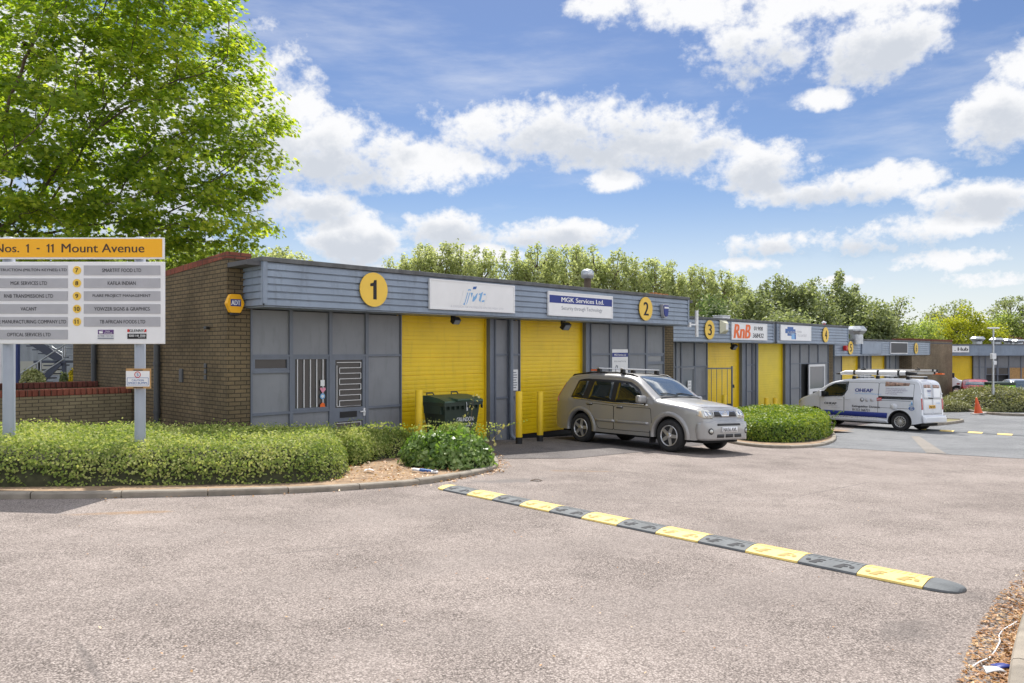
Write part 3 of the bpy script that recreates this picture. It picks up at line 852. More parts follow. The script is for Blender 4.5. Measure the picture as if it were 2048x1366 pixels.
FM = lambda y: frame((0, y, 0), (1, 0, 0), (0, 0, 1))
t, hw, hz = board(B1, 859, 1029, 3.07, 3.71, 'white fascia sign with a faded blue striped swash logo')
m = MB()
def stripes(mb, poly_fn, n, x0, x1, z0, z1):
    for i in range(n):
        a = x0 + (x1 - x0) * i / n; w = (x1 - x0) / n * .62
        mb.prism([(a, z0), (a + w, z0), (a + w + (z1 - z0) * .45, z1), (a + (z1 - z0) * .45, z1)], FM(-.008), .003)
put_text(m, 'jvt', FM(-.0095), .0, -.02, w=.66, h=.36, bold=.02, shear=.25)
m.build('lettering', M_['ltblue'], t)
m = MB()
for i in range(6): m.prism([(-.44 + i * .145, -.20), (-.405 + i * .145, -.20), (-.285 + i * .145, .13), (-.32 + i * .145, .13)], FM(-.0105), .0008)
m.build('white_stripes', M_['white'], t)
m = MB(); m.prism([(-.06, .16), (.04, .17), (.07, .23), (-.03, .22)], FM(-.008), .003); m.build('logo_dot', M_['midblue'], t)
m = MB(); put_text(m, 'A DIVISION OF PAYMENTS ON DELIVERY LTD', FM(-.008), .1, -.235, w=1.6, h=.045); m.build('faded_lettering', M_['ltgreyprint'], t)

t, hw, hz = board(B1, 1096, 1225, 3.06, 3.66, 'white sign with a blue band above the second yellow shutter')
m = MB(); m.box(-hw + .035, hw - .035, -.009, -.0065, .02, .21); m.build('blue_band', M_['blue'], t)
m = MB(); put_text(m, 'MGK Services Ltd.', FM(-.0115), .05, .115, w=1.72, h=.115, bold=.02); m.build('lettering', M_['white'], t)
m = MB(); put_text(m, 'Security through Technology', FM(-.008), .02, -.11, w=1.65, h=.125); m.build('tagline', M_['greyprint'], t)

t, hw, hz = board(B2, 1463, 1534, 3.07, 3.71, 'white sign with big slanted orange letters and a phone number')
m = MB(); put_text(m, 'RnB', FM(-.008), -.62, 0, w=1.25, h=.52, bold=.045, shear=.2); m.build('lettering', M_['orange'], t)
m = MB(); put_text(m, '01908', FM(-.008), .68, .13, w=.72, h=.15, bold=.02, shear=.12); put_text(m, '368432', FM(-.008), .66, -.14, w=.88, h=.17, bold=.025, shear=.12); m.build('phone_number', M_['blackmatt'], t)

t, hw, hz = board(B2, 1561, 1622, 3.09, 3.72, 'white sign with a blue stepped cross logo at unit four', y=-.84)
m = MB()
for (a, b, c, d) in ((-1.05, -.02, -.72, .16), (-.85, -.12, -.30, .24), (-.55, .0, -.1, .15), (-.35, -.26, -.05, .02)): m.box(a, c, -.0095 - .0004 * abs(a), -.0065, b if b < d else d, d)
m.build('logo', M_['midblue'], t)
m = MB(); m.box(-.48, -.18, -.0108, -.0104, -.26, -.02); m.build('logo_pale', M_['ltblue'], t)
m = MB(); put_text(m, 'NBPS', FM(-.0125), -.42, .0, w=.82, h=.14); m.build('lettering', M_['slat'], t)
m = MB(); put_text(m, 'POWER', FM(-.008), .30, .05, w=.42, h=.09); put_text(m, 'YOU CAN TRUST', FM(-.008), .56, -.10, w=.92, h=.10); m.build('tagline', M_['slat'], t)

board(B3, 1724, 1764, 3.06, 3.70, 'empty sign frame clad in grey slats right of the disc numbered five', face='cladding', frm='cladding_trim', w=.05)
board(B3, 1781, 1815, 3.06, 3.72, 'blank dark sign in a white frame between numbers five and six', face='curtainbox', frm='white_frame', w=.05)
t, hw, hz = board(B4, 1875, 1938, 3.22, 3.70, 'white sign reading hub above the far yellow shutter', frm='white')
m = MB(); put_text(m, '. Hub', FM(-.008), .60, 0, w=1.0, h=.25, bold=.03); m.build('lettering', M_['blackmatt'], t)
t = B1.thing('poster_sign', (B1.S(1223, -.04) + B1.S(1256, -.04)) / 2, -.045, 1.62, 'white poster with a blue header on the grey door behind the silver car', 'sign')
MB().box(-.38, .38, -.004, .006, -.62, .62).build('sign_face', M_['white'], t)
m = MB(); m.box(-.38, .38, -.0055, -.0045, .40, .52); m.build('blue_band', M_['blue'], t)
m = MB(); put_text(m, 'MGK Services Ltd', FM(-.007), 0, .46, w=.56, h=.06, bold=.02); m.build('lettering', M_['white'], t)
m = MB(); put_text(m, 'Security through Technology', FM(-.0065), 0, .27, w=.58); put_text(m, 'Unipos', FM(-.0065), .0, -.16, w=.5, h=.16); m.build('tagline', M_['greyprint'], t)
m = MB(); m.tube([(-.17 + .05 * math.cos(a), -.007, .02 + .14 * math.sin(a)) for a in np.linspace(.3, 4.2, 14)], .012, 5); m.build('logo', M_['greyprint'], t)

def notice(B, px, y, z, w, h, label, rows=0):
    t = B.thing('paper_notice', B.S(px, y), y, z, label, 'notice', 'white notices stuck on the walls and doors')
    MB().box(-w / 2, w / 2, -.002, .002, -h / 2, h / 2).build('sheet', M_['paper'], t)
    if rows:
        m = MB()
        for i in range(rows):
            zz = h * .36 - i * h * .72 / max(1, rows - 1); q = w * (.36 if i % 3 else .25)
            m.box(-q, q, -.0045, -.0025, zz - .012, zz + .012)
        m.build('print', M_['greyprint'], t)
notice(B1, 1029, -.04, 1.47, .24, .52, 'tall white notice on the grey pier beside the downpipe', 7)
notice(B1, 1188, -.04, 1.33, .22, .17, 'small white notice on the grey wall just above the silver car roof')
notice(B2, 1379, -.05, 1.30, .24, .62, 'white notice with red heading on the grey door of unit three', 5)
notice(B2, 1371, -.05, 1.12, .22, .38, 'lower white notice at the left edge of the grey door of unit three', 3)
# stickers on the barred window of unit one
for (z, lab, mm, sh) in ((1.56, 'small white rectangular sticker at the top right of the barred window', 'paper', 0), (1.42, 'pink heart shaped sticker on the barred window', 'pink', 1), (1.30, 'round blue and white sticker on the barred window', 'ltblue', 2), (1.12, 'orange sticker at the bottom right of the barred window', 'orange', 3)):
    if mm == 'pink': M_['pink'] = mat('pink_print', (.75, .28, .38), .5)
    t = B1.thing('window_sticker', -5.19, -.016, z, lab, 'sticker', 'stickers on the barred window')
    poly = [(-.045, -.06), (.045, -.06), (.045, .06), (-.045, .06)] if sh == 0 else [(.0, -.06), (.075, .01), (.06, .05), (.02, .05), (0, .03), (-.03, .055), (-.06, .03)] if sh == 1 else [(.055 * math.cos(a), .055 * math.sin(a)) for a in np.linspace(0, 6, 20)] if sh == 2 else [(-.06, -.05), (.06, -.055), (.05, .03), (.0, .06), (-.05, .02)]
    MB().prism(poly, FM(0), .003).build('sticker', M_[mm], t)
    if sh == 2: MB().prism([(.03 * math.cos(a), .03 * math.sin(a)) for a in np.linspace(0, 6, 16)], FM(-.0035), .002).build('print', M_['white'], t)

# alarm boxes, floodlights, bracket
t = B1.thing('alarm_box', B1.S(471, -.1), -.012, 3.04, 'yellow hexagonal alarm box on the brick pier', 'alarm box')
hexa = [(.165, 0), (.09, .165), (-.09, .165), (-.165, 0), (-.09, -.165), (.09, -.165)]
MB().prism(rounded(hexa, .02, 2), frame((0, .0, 0), (1, 0, 0), (0, 0, 1)), .10).build('case', M_['signyellow'], t)
MB().prism([(-.095, -.05), (.095, -.05), (.095, .075), (-.095, .075)], FM(-.1005), .003).build('logo_plate', M_['blue'], t)
m = MB(); put_text(m, 'ADT', FM(-.1045), 0, .012, w=.165, h=.085, bold=.03); m.build('lettering', M_['white'], t)
MB().box(-.08, .08, -.09, -.01, -.215, -.16, bev=.02).build('strobe', M_['black'], t)
t = B1.thing('alarm_box', B1.S(1327, -.8), -.79, 3.37, 'dark blue tapered alarm box with a pale rim beside disc number two', 'alarm box')
tp = [(-.16, .19), (.16, .19), (.13, -.10), (.07, -.21), (-.07, -.21), (-.13, -.10)]
MB().prism(rounded(tp, .04, 3), FM(0), .09).build('case', M_['slat'], t)
MB().prism(rounded([(a * .8, b * .83) for a, b in tp], .03, 3), FM(-.091), .02).build('cover', M_['blue'], t)
MB().box(-.11, .11, -.118, -.112, .06, .11).build('label_strip', M_['white'], t)
t = B2.thing('alarm_box', B2.S(1449, -.85), -.79, 3.52, 'cream square wedge shaped alarm box between disc three and the orange lettered sign', 'alarm box')
MB().add([(-.24, 0, -.24), (.24, 0, -.24), (.24, 0, .24), (-.24, 0, .24), (-.10, -.16, -.13), (.10, -.16, -.13), (.10, -.16, .13), (-.10, -.16, .13)], [(0, 1, 2, 3), (4, 5, 6, 7), (0, 1, 5, 4), (1, 2, 6, 5), (2, 3, 7, 6), (3, 0, 4, 7)]).build('case', mat('cream_plastic', (.62, .60, .45), .5), t)
MB().box(-.08, .08, -.168, -.161, -.10, .10, bev=.003).build('front_panel', M_['white'], t)
t = B3.thing('alarm_box', B3.S(1692, -.9), -.80, 3.36, 'small red box on the fascia just left of disc five', 'alarm box')
MB().box(-.13, .13, -.16, .0, -.13, .13, bev=.04).build('case', M_['red'], t); MB().box(-.08, .08, -.170, -.161, -.06, .06, bev=.003).build('front_panel', mat('faded_red', (.5, .12, .1), .5), t)

def flood(B, px, label, s=1.0, lens='white'):
    t = B.thing('floodlight', B.S(px, -.5), -.5, 2.965, label, 'floodlight', 'floodlights under the fascias')
    MB().box(-.13 * s, -.09 * s, -.02, .02, -.10, 0).box(-.13 * s, .02, -.02, .02, -.03, 0).build('bracket', M_['black'], t)
    MM = Matrix.Translation((0, -.04, -.14 * s)) @ Matrix.Rotation(R(38), 4, 'X')
    MB().box(-.13 * s, .13 * s, -.06, .06, -.09 * s, .09 * s, M=MM, bev=.015).build('lamp_body', M_['black'], t)
    MB().box(-.105 * s, .105 * s, -.066, -.0605, -.07 * s, .07 * s, M=MM).build('lamp_glass', M_['glassgrey'], t)
flood(B1, 909, 'small black floodlight under the fascia over the first yellow shutter', .75)
flood(B1, 1129, 'black floodlight under the fascia over the second yellow shutter', 1.0)
flood(B2, 1466, 'black floodlight over the yellow shutter of unit three', 1.1)
t = B1.thing('bracket_aerial', 7.25, -.80, 2.99, 'white pole aerial on a bracket at the lower corner of the nearest fascia', 'aerial')
MB().box(-.12, -.02, .0, .08, -.06, .08).box(-.02, .34, .02, .06, .0, .04).build('bracket', M_['white_frame'], t)
MB().tube([(.36, .04, -.36), (.36, .04, .46)], .055, 10).build('mast', M_['white'], t)

# things on the roofs
def cowl(p, r, h, label, m='steel'):
    t = empty('roof_cowl', p, 0, label, 'roof vent', 'steel ventilation cowls on the roofs')
    MB().lathe([(r * .62, -.3), (r * .62, h * .30)], 16).build('stack', M_[m], t)
    MB().lathe([(r * .62, h * .26), (r, h * .60), (r, h * .72), (r * .72, h), (0, h + .001)], 8, smooth=False).build('hood', M_[m], t)
fl = B1.W(B1.S(1175, .6), .6, 3.68)
t = empty('flue', fl, 0, 'weathered flue pipe with a round cowl rising behind the nearest fascia', 'flue')
MB().lathe([(.10, -.1), (.10, .62)], 14).build('pipe', M_['bark'], t)
MB().lathe([(.12, .60), (.185, .64), (.185, .80), (.13, .86), (0, .87)], 14).build('cowl_cap', M_['steel'], t)
cowl(at(1713, 676, 38), .50, .60, 'steel roof cowl behind the fascia of unit five, nearest of the roof cowls')
cowl(at(1955, 687, 60), .55, .56, 'steel roof cowl on the far unit just right of the brick wall, leftmost of four')
cowl(at(1993, 687, 60.5), .55, .45, 'steel roof cowl on the far unit behind the lamp column')
cowl(at(2018, 688, 61), .55, .42, 'steel roof cowl on the far unit right of the lamp column')
cowl(at(2037, 688, 60), .52, .36, 'steel roof cowl at the right edge of the far roof, last of four')
t = empty('roof_vent', at(1443, 636, 27.5), TH, 'small pale vent box on the roof above disc three', 'roof vent'); MB().box(-.28, .28, -.2, .2, -.3, .06, bev=.03).build('case', M_['white_frame'], t); MB().box(-.3, .3, -.22, .22, .062, .09, bev=.01).build('vent_lid', M_['steel'], t)
t = empty('roof_vent', at(1648, 650, 37), TH, 'small roof outlet with white cap behind the fascia of unit four', 'roof vent'); MB().tube([(0, 0, -.3), (0, 0, .10)], .07, 10).build('pipe', M_['red'], t); MB().lathe([(.11, .08), (.11, .15), (0, .2)], 12).build('vent_cap', M_['white_frame'], t)
for i, (px, lab) in enumerate(((1319, 'rusty clump of leaves and debris on the roof edge above number two'),)):
    q = B1.W(B1.S(px, -.7), -.68, 3.842); t = empty('debris', q, TH, lab, 'debris'); m = MB()
    for k in range(26): 
        a = random.uniform(-.45, .45); m.box(a, a + random.uniform(.04, .12), random.uniform(-.08, .05), random.uniform(.06, .1), 0, random.uniform(.015, .06), M=Matrix.Rotation(random.uniform(-.1, .1), 4, 'Z'))
    m.build('dead_leaves', M_['leaflitter'], t)

# ------------------------------------------------------------------ bollards
def bollard_proto(h, r, base):
    t = empty('bollard', (0, 0, 0), 0)
    MB().lathe([(r, .16 if base else -.05), (r, h - .012), (r - .012, h), (0, h)], 20).build('post', M_['yellow_post'], t)
    if base: MB().lathe([(r + .001, -.05), (r + .001, .159)], 20).build('black_base', M_['blackmatt'], t)
    return t
BOLG = 'yellow bollards guarding the shutters'
bp = None
for i, (px, py, lab, base, hh) in enumerate([(1038, 888, 'yellow bollard with black foot beside the downpipe of the grey pier', 1, 1.22), (1080, 883, 'yellow bollard with black foot directly behind the silver car', 1, 1.22), (838, 905, 'yellow bollard left of the green wheeled bin', 0, 1.22),
                                       (1448, 850, 'yellow bollard behind the open security gate of unit three', 0, 1.15), (1533, 838, 'yellow bollard with a brown stain in front of the plain yellow shutter', 0, 1.05), (1550, 834, 'yellow bollard right of the stained one at the plain yellow shutter', 0, 1.05), (1617, 831, 'yellow bollard in front of the open doorway left of the white van', 0, 1.1)]):
    t = bollard_proto(hh, .078 if i < 3 else .085, base)
    if px == 838: p = B1.W(B1.S(838, -.75), -.75, 0)
    elif i < 2: p = gp(px, py)
    else: p = B2.W(B2.S(px, -1.0), -1.0, 0)
    t.location = (p.x, p.y, gz(p.x, p.y)); tag(t, lab, 'bollard', BOLG)
    if px == 1533: MB().add([(-.05, -.087, .30), (.02, -.090, .28), (.04, -.089, .42), (-.03, -.088, .45)], [(0, 1, 2, 3)]).build('rust_stain', M_['bark'], t)

# security gate of unit three, folded open
p = B2.W(B2.S(1412, -.12), -.12, 0)
t = empty('security_gate', p, TH + R(-28), 'grey barred security gate standing open beside the yellow shutter of unit three', 'gate')
m = MB(); w = 1.12
for z in (.05, 2.0): m.box(0, w, -.02, .02, z, z + .045)
m.box(0, .045, -.02, .02, .096, 1.999); m.box(w - .05, w, -.025, .025, -.0, 2.1)
for i in range(1, 5): m.tube([(w * i / 5, 0, .09), (w * i / 5, 0, 2.01)], .011, 6)
m.build('gate_frame', M_['mullion'], t)
MB().box(w - .28, w - .06, -.05, .05, .62, .72).build('lock_box', M_['black'], t); MB().box(w - .02, w + .06, -.03, .03, 1.3, 1.42).build('latch', M_['black'], t)

# ------------------------------------------------------------------ estate directory sign
YS = 9.85
def SX(px): return (px - CX) / F * YS
def SZ(py): return CAMZ + (HZ - py) / F * YS
base = Vector((SX(139), YS, gz(SX(139), YS)))
sg = empty('directory_sign', base, 0, 'large estate directory sign with an amber header and grey name slats on two grey posts', 'sign')
lx = lambda px: SX(px) - base.x
lz = lambda py: SZ(py) - base.z
for a, b in ((7, 29), (270, 290.5)):
    r = (lx(b) - lx(a)) / 2; c = ((a + b) / 2 - CX) / F * (YS + .10) - base.x
    MB().lathe([(r, -.2), (r, lz(474)), (r * .7, lz(472)), (0, lz(471.5))], 24, M=Matrix.Translation((c, .10, 0))).build('post', M_['post'], sg)
h = MB().box(lx(-50), lx(328), -.0, .03, lz(518), lz(475), bev=.006).build('header_board', M_['white'], sg)
MB().box(lx(-47), lx(324.5), -.006, -.001, lz(514.5), lz(477.8)).build('amber_face', M_['signyellow'], h)
m = MB(); FH = frame((0, -.0085, 0), (1, 0, 0), (0, 0, 1))
def one(mb, x, z, h, fr, d=.0006):
    mb.prism([(x - h * .09, z - h / 2), (x + h * .09, z - h / 2), (x + h * .09, z + h / 2), (x - h * .02, z + h / 2), (x - h * .09, z + h * .40), (x - h * .24, z + h * .33), (x - h * .24, z + h * .20), (x - h * .09, z + h * .24)], fr, d)
put_text(m, 'Nos.', FH, (lx(-9) + lx(39)) / 2, lz(496.5), w=lx(39) - lx(-9), h=lz(488) - lz(504.5), bold=.010)
for x in (57, 98, 106.5): one(m, lx(x), lz(496.5), lz(488) - lz(505), FH)
m.box(lx(74), lx(80), -.0090, -.0085, lz(498.5), lz(496)); put_text(m, 'Mount Avenue', FH, (lx(124) + lx(289)) / 2, lz(496.3), w=lx(289) - lx(124), h=lz(487.5) - lz(505), bold=.010); m.build('lettering', M_['signbrown'], h)
bd = MB().box(lx(-51), lx(329), -.0, .03, lz(688), lz(523.5), bev=.010).build('name_board', M_['white'], sg)
FS = frame((0, -.0085, 0), (1, 0, 0), (0, 0, 1))
left = ['JVT CONSTRUCTION (MILTON KEYNES) LTD', 'MGK SERVICES LTD', 'RNB TRANSMISSIONS LTD', 'VACANT', 'SIMPLE MANUFACTURING COMPANY LTD', 'OPTICAL SERVICES LTD']
lw = [(-38, 134), (22, 95), (9, 107), (42, 74), (-22, 133), (15, 102)]
right = ['SMARTFIT FOOD LTD', 'KAFILA INDIAN', 'FLARE PROJECT MANAGEMENT', 'YOWZER SIGNS & GRAPHICS', 'TB AFRICAN FOODS LTD']
rw = [(205, 283), (216, 272), (186, 302), (189, 300), (200, 291)]
for i in range(6):
    y0 = 531 + i * 25.7; y1 = y0 + 19.3
    sl = MB().box(lx(-17), lx(136), -.006, -.001, lz(y1), lz(y0)).build('name_slat', M_['slat'], bd)
    m = MB(); put_text(m, left[i], FS, (lx(lw[i][0]) + lx(lw[i][1])) / 2, lz((y0 + y1) / 2), w=lx(lw[i][1]) - lx(lw[i][0]), h=.047, bold=.006); m.build('lettering', M_['blackmatt'], sl)
    d = MB().prism([(lx(-33) + .055 * math.cos(a), lz((y0 + y1) / 2) + .055 * math.sin(a)) for a in np.linspace(0, 2 * math.pi, 33)[:-1]], FS, .0, 0)
    d = MB().prism([(lx(-33) + .055 * math.cos(a), lz((y0 + y1) / 2) + .055 * math.sin(a)) for a in np.linspace(0, 2 * math.pi, 33)[:-1]], frame((0, -.001, 0), (1, 0, 0), (0, 0, 1)), .005).build('number_spot', M_['disc'], bd)
    m = MB(); put_text(m, str(i + 1), FS, lx(-33), lz((y0 + y1) / 2), h=.055, bold=.01); m.build('lettering', M_['blackmatt'], d)
    if i < 5:
        sl = MB().box(lx(168), lx(321), -.006, -.001, lz(y1), lz(y0)).build('name_slat', M_['slat'], bd)
        m = MB(); put_text(m, right[i], FS, (lx(rw[i][0]) + lx(rw[i][1])) / 2, lz((y0 + y1) / 2), w=lx(rw[i][1]) - lx(rw[i][0]), h=.047, bold=.006); m.build('lettering', M_['blackmatt'], sl)
        d = MB().prism([(lx(154.2) + .055 * math.cos(a), lz((y0 + y1) / 2) + .055 * math.sin(a)) for a in np.linspace(0, 2 * math.pi, 33)[:-1]], frame((0, -.001, 0), (1, 0, 0), (0, 0, 1)), .005).build('number_spot', M_['disc'], bd)
        n = str(i + 7); m = MB()
        if n in ('10', '11'):
            one(m, lx(154.2) - .020, lz((y0 + y1) / 2), .058, FS)
            if n == '11': one(m, lx(154.2) + .018, lz((y0 + y1) / 2), .058, FS)
            else: put_text(m, '0', FS, lx(154.2) + .018, lz((y0 + y1) / 2), h=.058, w=.036, bold=.02)
        else: put_text(m, n, FS, lx(154.2), lz((y0 + y1) / 2), h=.055, w=.036, bold=.02)
        m.build('lettering', M_['blackmatt'], d)
FA = frame((0, -.0045, 0), (1, 0, 0), (0, 0, 1))
lg = MB().box(lx(196), lx(227.5), -.004, -.001, lz(668.5), lz(659.5)).build('agent_logo', M_['purple'], bd)
m = MB(); put_text(m, 'louch', FS, lx(216), lz(662.2), h=.018, bold=.01); put_text(m, 'shacklock', FS, lx(217), lz(666), h=.018, bold=.01, w=.11)
m.box(lx(199), lx(206), -.009, -.0045, lz(667), lz(663)); m.prism([(lx(198.5), lz(663)), (lx(206.5), lz(661.5)), (lx(206.5), lz(660.8)), (lx(198.5), lz(662.2))], FA, .004); m.build('lettering', M_['white'], lg)
m = MB(); put_text(m, '01908 224760', FS, lx(211.8), lz(672), w=lx(227.5) - lx(196), h=.026, bold=.01); m.box(lx(196), lx(227.5), -.0085, -.0015, lz(678), lz(675.5)); m.build('phone_number', M_['greyprint'], bd)
m = MB(); put_text(m, 'GLENNY', FS, lx(274), lz(661.3), w=lx(288) - lx(259), h=.036, bold=.02); m.build('lettering', M_['blackmatt'], bd)
m = MB(); m.box(lx(255), lx(259), -.006, -.001, lz(664), lz(658.5)); m.prism([(lx(288), lz(664)), (lx(293), lz(664)), (lx(293), lz(658.5)), (lx(290.5), lz(658.5))], frame((0, -.001, 0), (1, 0, 0), (0, 0, 1)), .005); m.build('red_marks', M_['red'], bd)
lg = MB().box(lx(255), lx(293), -.004, -.001, lz(677.8), lz(667.2)).build('agent_panel', M_['blackmatt'], bd)
m = MB(); put_text(m, '0203 141 3500', FS, lx(275), lz(671.3), w=lx(291.5) - lx(259), h=.028, bold=.02); put_text(m, 'glenny.co.uk', FS, lx(284), lz(675.5), w=lx(291) - lx(277), h=.013); m.build('lettering', M_['white'], lg)

q = Vector((SX(276), YS - .002, SZ(776)))
t = empty('caution_sign', q, 0, 'small white speed bump caution sign strapped to the right post of the directory sign', 'sign')
ax = lambda px: SX(px) - q.x; az_ = lambda py: SZ(py) - q.z
MB().box(ax(252), ax(301), -.0, .022, az_(777), az_(737)).build('backing_board', M_['wood'], t)
MB().box(ax(252.3), ax(299.5), -.004, -.0005, az_(773), az_(742)).build('sign_face', M_['white'], t)
MB().box(ax(267), ax(286), -.004, .0, az_(741), az_(739.5)).box(ax(267), ax(286), -.004, .0, az_(776), az_(774.5)).build('strap_slot', M_['black'], t)
ring = MB(); c0, c1 = ax(275.7), az_(749.3)
vs = []; fs = []
for i in range(32):
    a = 2 * math.pi * i / 32
    for r in (.042, .032): vs.append((c0 + r * math.cos(a), -.006, c1 + r * math.sin(a)))
for i in range(32): j = (i + 1) % 32; fs.append((2 * i, 2 * j, 2 * j + 1, 2 * i + 1))
ring.add(vs, fs).build('red_ring', M_['red'], t)
m = MB(); F5 = frame((0, -.006, 0), (1, 0, 0), (0, 0, 1)); put_text(m, '5', F5, c0, c1, h=.042, bold=.02)
put_text(m, 'CAUTION', F5, ax(276), az_(760.5), w=ax(288) - ax(264), h=.026, bold=.012); put_text(m, 'SPEED BUMPS', F5, ax(276), az_(766), w=ax(295) - ax(257), h=.026, bold=.012)
for a, b, c, d in ((254.5, 297.5, 770.5, 769.7), (254.5, 297.5, 756, 755.2), (254.5, 255.3, 769.7, 756), (296.7, 297.5, 769.7, 756)): m.box(ax(a), ax(b), -.0055, -.0045, az_(c), az_(d))
m.build('lettering', M_['midblue'], t)

# ------------------------------------------------------------------ low walls and the stair beyond
def low_wall(p0, p1, top, th, lab, copm, m):
    a = Vector((p0.x, p0.y, 0)); b = Vector((p1.x, p1.y, 0)); d = b - a; ang = math.atan2(d.y, d.x); L = d.length
    zb = min(gz(a.x, a.y), gz(b.x, b.y)) - .3
    t = empty('garden_wall', (a.x, a.y, zb), ang, lab, 'wall', 'low brick walls left of the nearest unit')
    MB().box(0, L, 0, th, 0, top - zb - .14).build('brick_face', M_[m], t)
    c = MB(); n = int(L / .1125)
    for i in range(n): c.box(L * i / n, L * (i + 1) / n - .008, -.015, th + .015, top - zb - .139, top - zb, bev=.022)
    c.build('coping', M_[copm], t)
M_['copingdark'] = brick_mat('dark_red_coping', (.17, .06, .045, 1), (.12, .045, .035, 1), (.07, .05, .04, 1), bw=.215, rh=.3)
e = B1.W(-7.13, 4.69, 0); low_wall(e - U * 9, e, .655, .22, 'low buff brick wall with a bright red coping ending at the nearest unit', 'coping', 'bricklight')
e = B1.W(-7.13, 6.95, 0); low_wall(e - U * 9, e, .72, .22, 'low brick wall with dark red coping behind the nearer red coped wall', 'copingdark', 'brick')

# external stair with rails, posts and corrugated wall behind
def bar(m, a, b, r=.025): m.tube([a, b], r, 7)
YB = 27.0
st = empty('metal_staircase', at(95, 765, 25.0), 0, 'dark blue grey steel staircase with tube handrails seen under the directory sign', 'staircase')
o = st.location
A = lambda px, py, Y: at(px, py, Y) - o
def stringer(a, b, h):
    MB().add([a + Vector((0, 0, -h)), b + Vector((0, 0, -h)), b + Vector((0, 0, h)), a + Vector((0, 0, h)), a + Vector((0, .05, -h)), b + Vector((0, .05, -h)), b + Vector((0, .05, h)), a + Vector((0, .05, h))], [(0, 1, 2, 3), (7, 6, 5, 4), (0, 1, 5, 4), (3, 2, 6, 7), (0, 3, 7, 4), (1, 2, 6, 5)]).build('stringer', M_['stairs'], st)
# lower flight rising to the right, upper flight rising to the left
for yy in (24.6, 25.7): stringer(A(45, 800, yy), A(122, 722, yy), .14)
for yy in (26.0, 27.1): stringer(A(125, 722, yy), A(20, 655, yy), .16)
for i in range(9):
    f = i / 9; c = A(45 + 77 * f, 800 - 78 * f, 25.15); MB().box(c.x - .14, c.x + .14, c.y - .5, c.y + .5, c.z - .02, c.z + .02).build('tread', M_['stairs'], st)
    c = A(125 - 105 * f, 722 - 67 * f, 26.55); MB().box(c.x - .14, c.x + .14, c.y - .5, c.y + .5, c.z - .02, c.z + .02).build('tread', M_['stairs'], st)
c = A(135, 722, 25.9); MB().box(c.x - .35, c.x + .7, c.y - 1.3, c.y + 1.3, c.z - .05, c.z + .03).box(c.x - .3, c.x - .2, c.y - 1.25, c.y - 1.15, -2.5, c.z - .05).box(c.x + .55, c.x + .65, c.y - 1.25, c.y - 1.15, -2.5, c.z - .05).build('landing', M_['stairs'], st)
for dz in (0, .45):
    m = MB(); bar(m, A(40, 748, 24.6) + Vector((0, 0, -dz)), A(130, 689, 24.6) + Vector((0, 0, -dz))); m.build('handrail', M_['steel'], st)
    m = MB(); bar(m, A(95, 688, 26.0) + Vector((0, 0, -dz)), A(130, 710, 26.0) + Vector((0, 0, -dz))); m.build('handrail', M_['steel'], st)
for py in (709, 696): m = MB(); bar(m, A(130, py, 25.4), A(153, py, 25.4)); m.build('handrail', M_['steel'], st)
for px in (75, 82, 126, 130): m = MB(); bar(m, A(px, 770 - (px - 60) * .8, 24.6), A(px, 735 - (px - 60) * .62, 24.6)); m.build('baluster', M_['steel'], st)
# pale corrugated building and its blue posts
cb = empty('clad_building', at(90, 760, 30), 0, 'pale corrugated metal building behind the staircase', 'building'); o = cb.location
m = MB(); n = 150; vs = []; fs = []
for i in range(n):
    x = -11 + i * .085; d = (0, 0, .03, .03)[i % 4]
    vs += [(x, d, -2), (x, d, 1.55)]
for i in range(n - 1): fs.append((2 * i, 2 * i + 2, 2 * i + 3, 2 * i + 1))
m.add(vs, fs).build('corrugated_wall', M_['blueshed'], cb, auto=False)
MB().box(-11, 1.7, .08, 8, -2, 1.5).build('building_core', M_['curtainbox'], cb)
MB().box(-11, 1.8, -.2, 8, 1.56, 1.75).build('roof', M_['stairs'], cb)
MB().box(-1.2, .6, -.01, .02, .2, .75).build('window', mat('pale_blind', (.55, .55, .5), .6), cb)
p = at(34, 690, 23.0); t = empty('steel_post', (p.x, p.y, gz(p.x, p.y)), 0, 'dark blue steel post beside the left post of the directory sign', 'post')
MB().box(-.06, .06, -.06, .06, -.1, 2.6, bev=.008).build('shaft', M_['bluepost'], t); MB().box(-.12, .12, -.12, .12, 0, .02).build('base_plate', M_['bluepost'], t)
p = at(1, 690, 22.0); t = empty('drain_pipe', (p.x, p.y, gz(p.x, p.y)), 0, 'white pipe at the left edge of the photo under the directory sign', 'pipe')
MB().tube([(0, 0, -.1), (0, 0, 2.6)], .085, 12).tube([(0, 0, 1.5), (0, 0, 1.62)], .10, 12).build('pipe', M_['white_frame'], t); MB().tube([(0, 0, .4), (0, 0, .5)], .10, 12).build('collar', M_['white'], t)
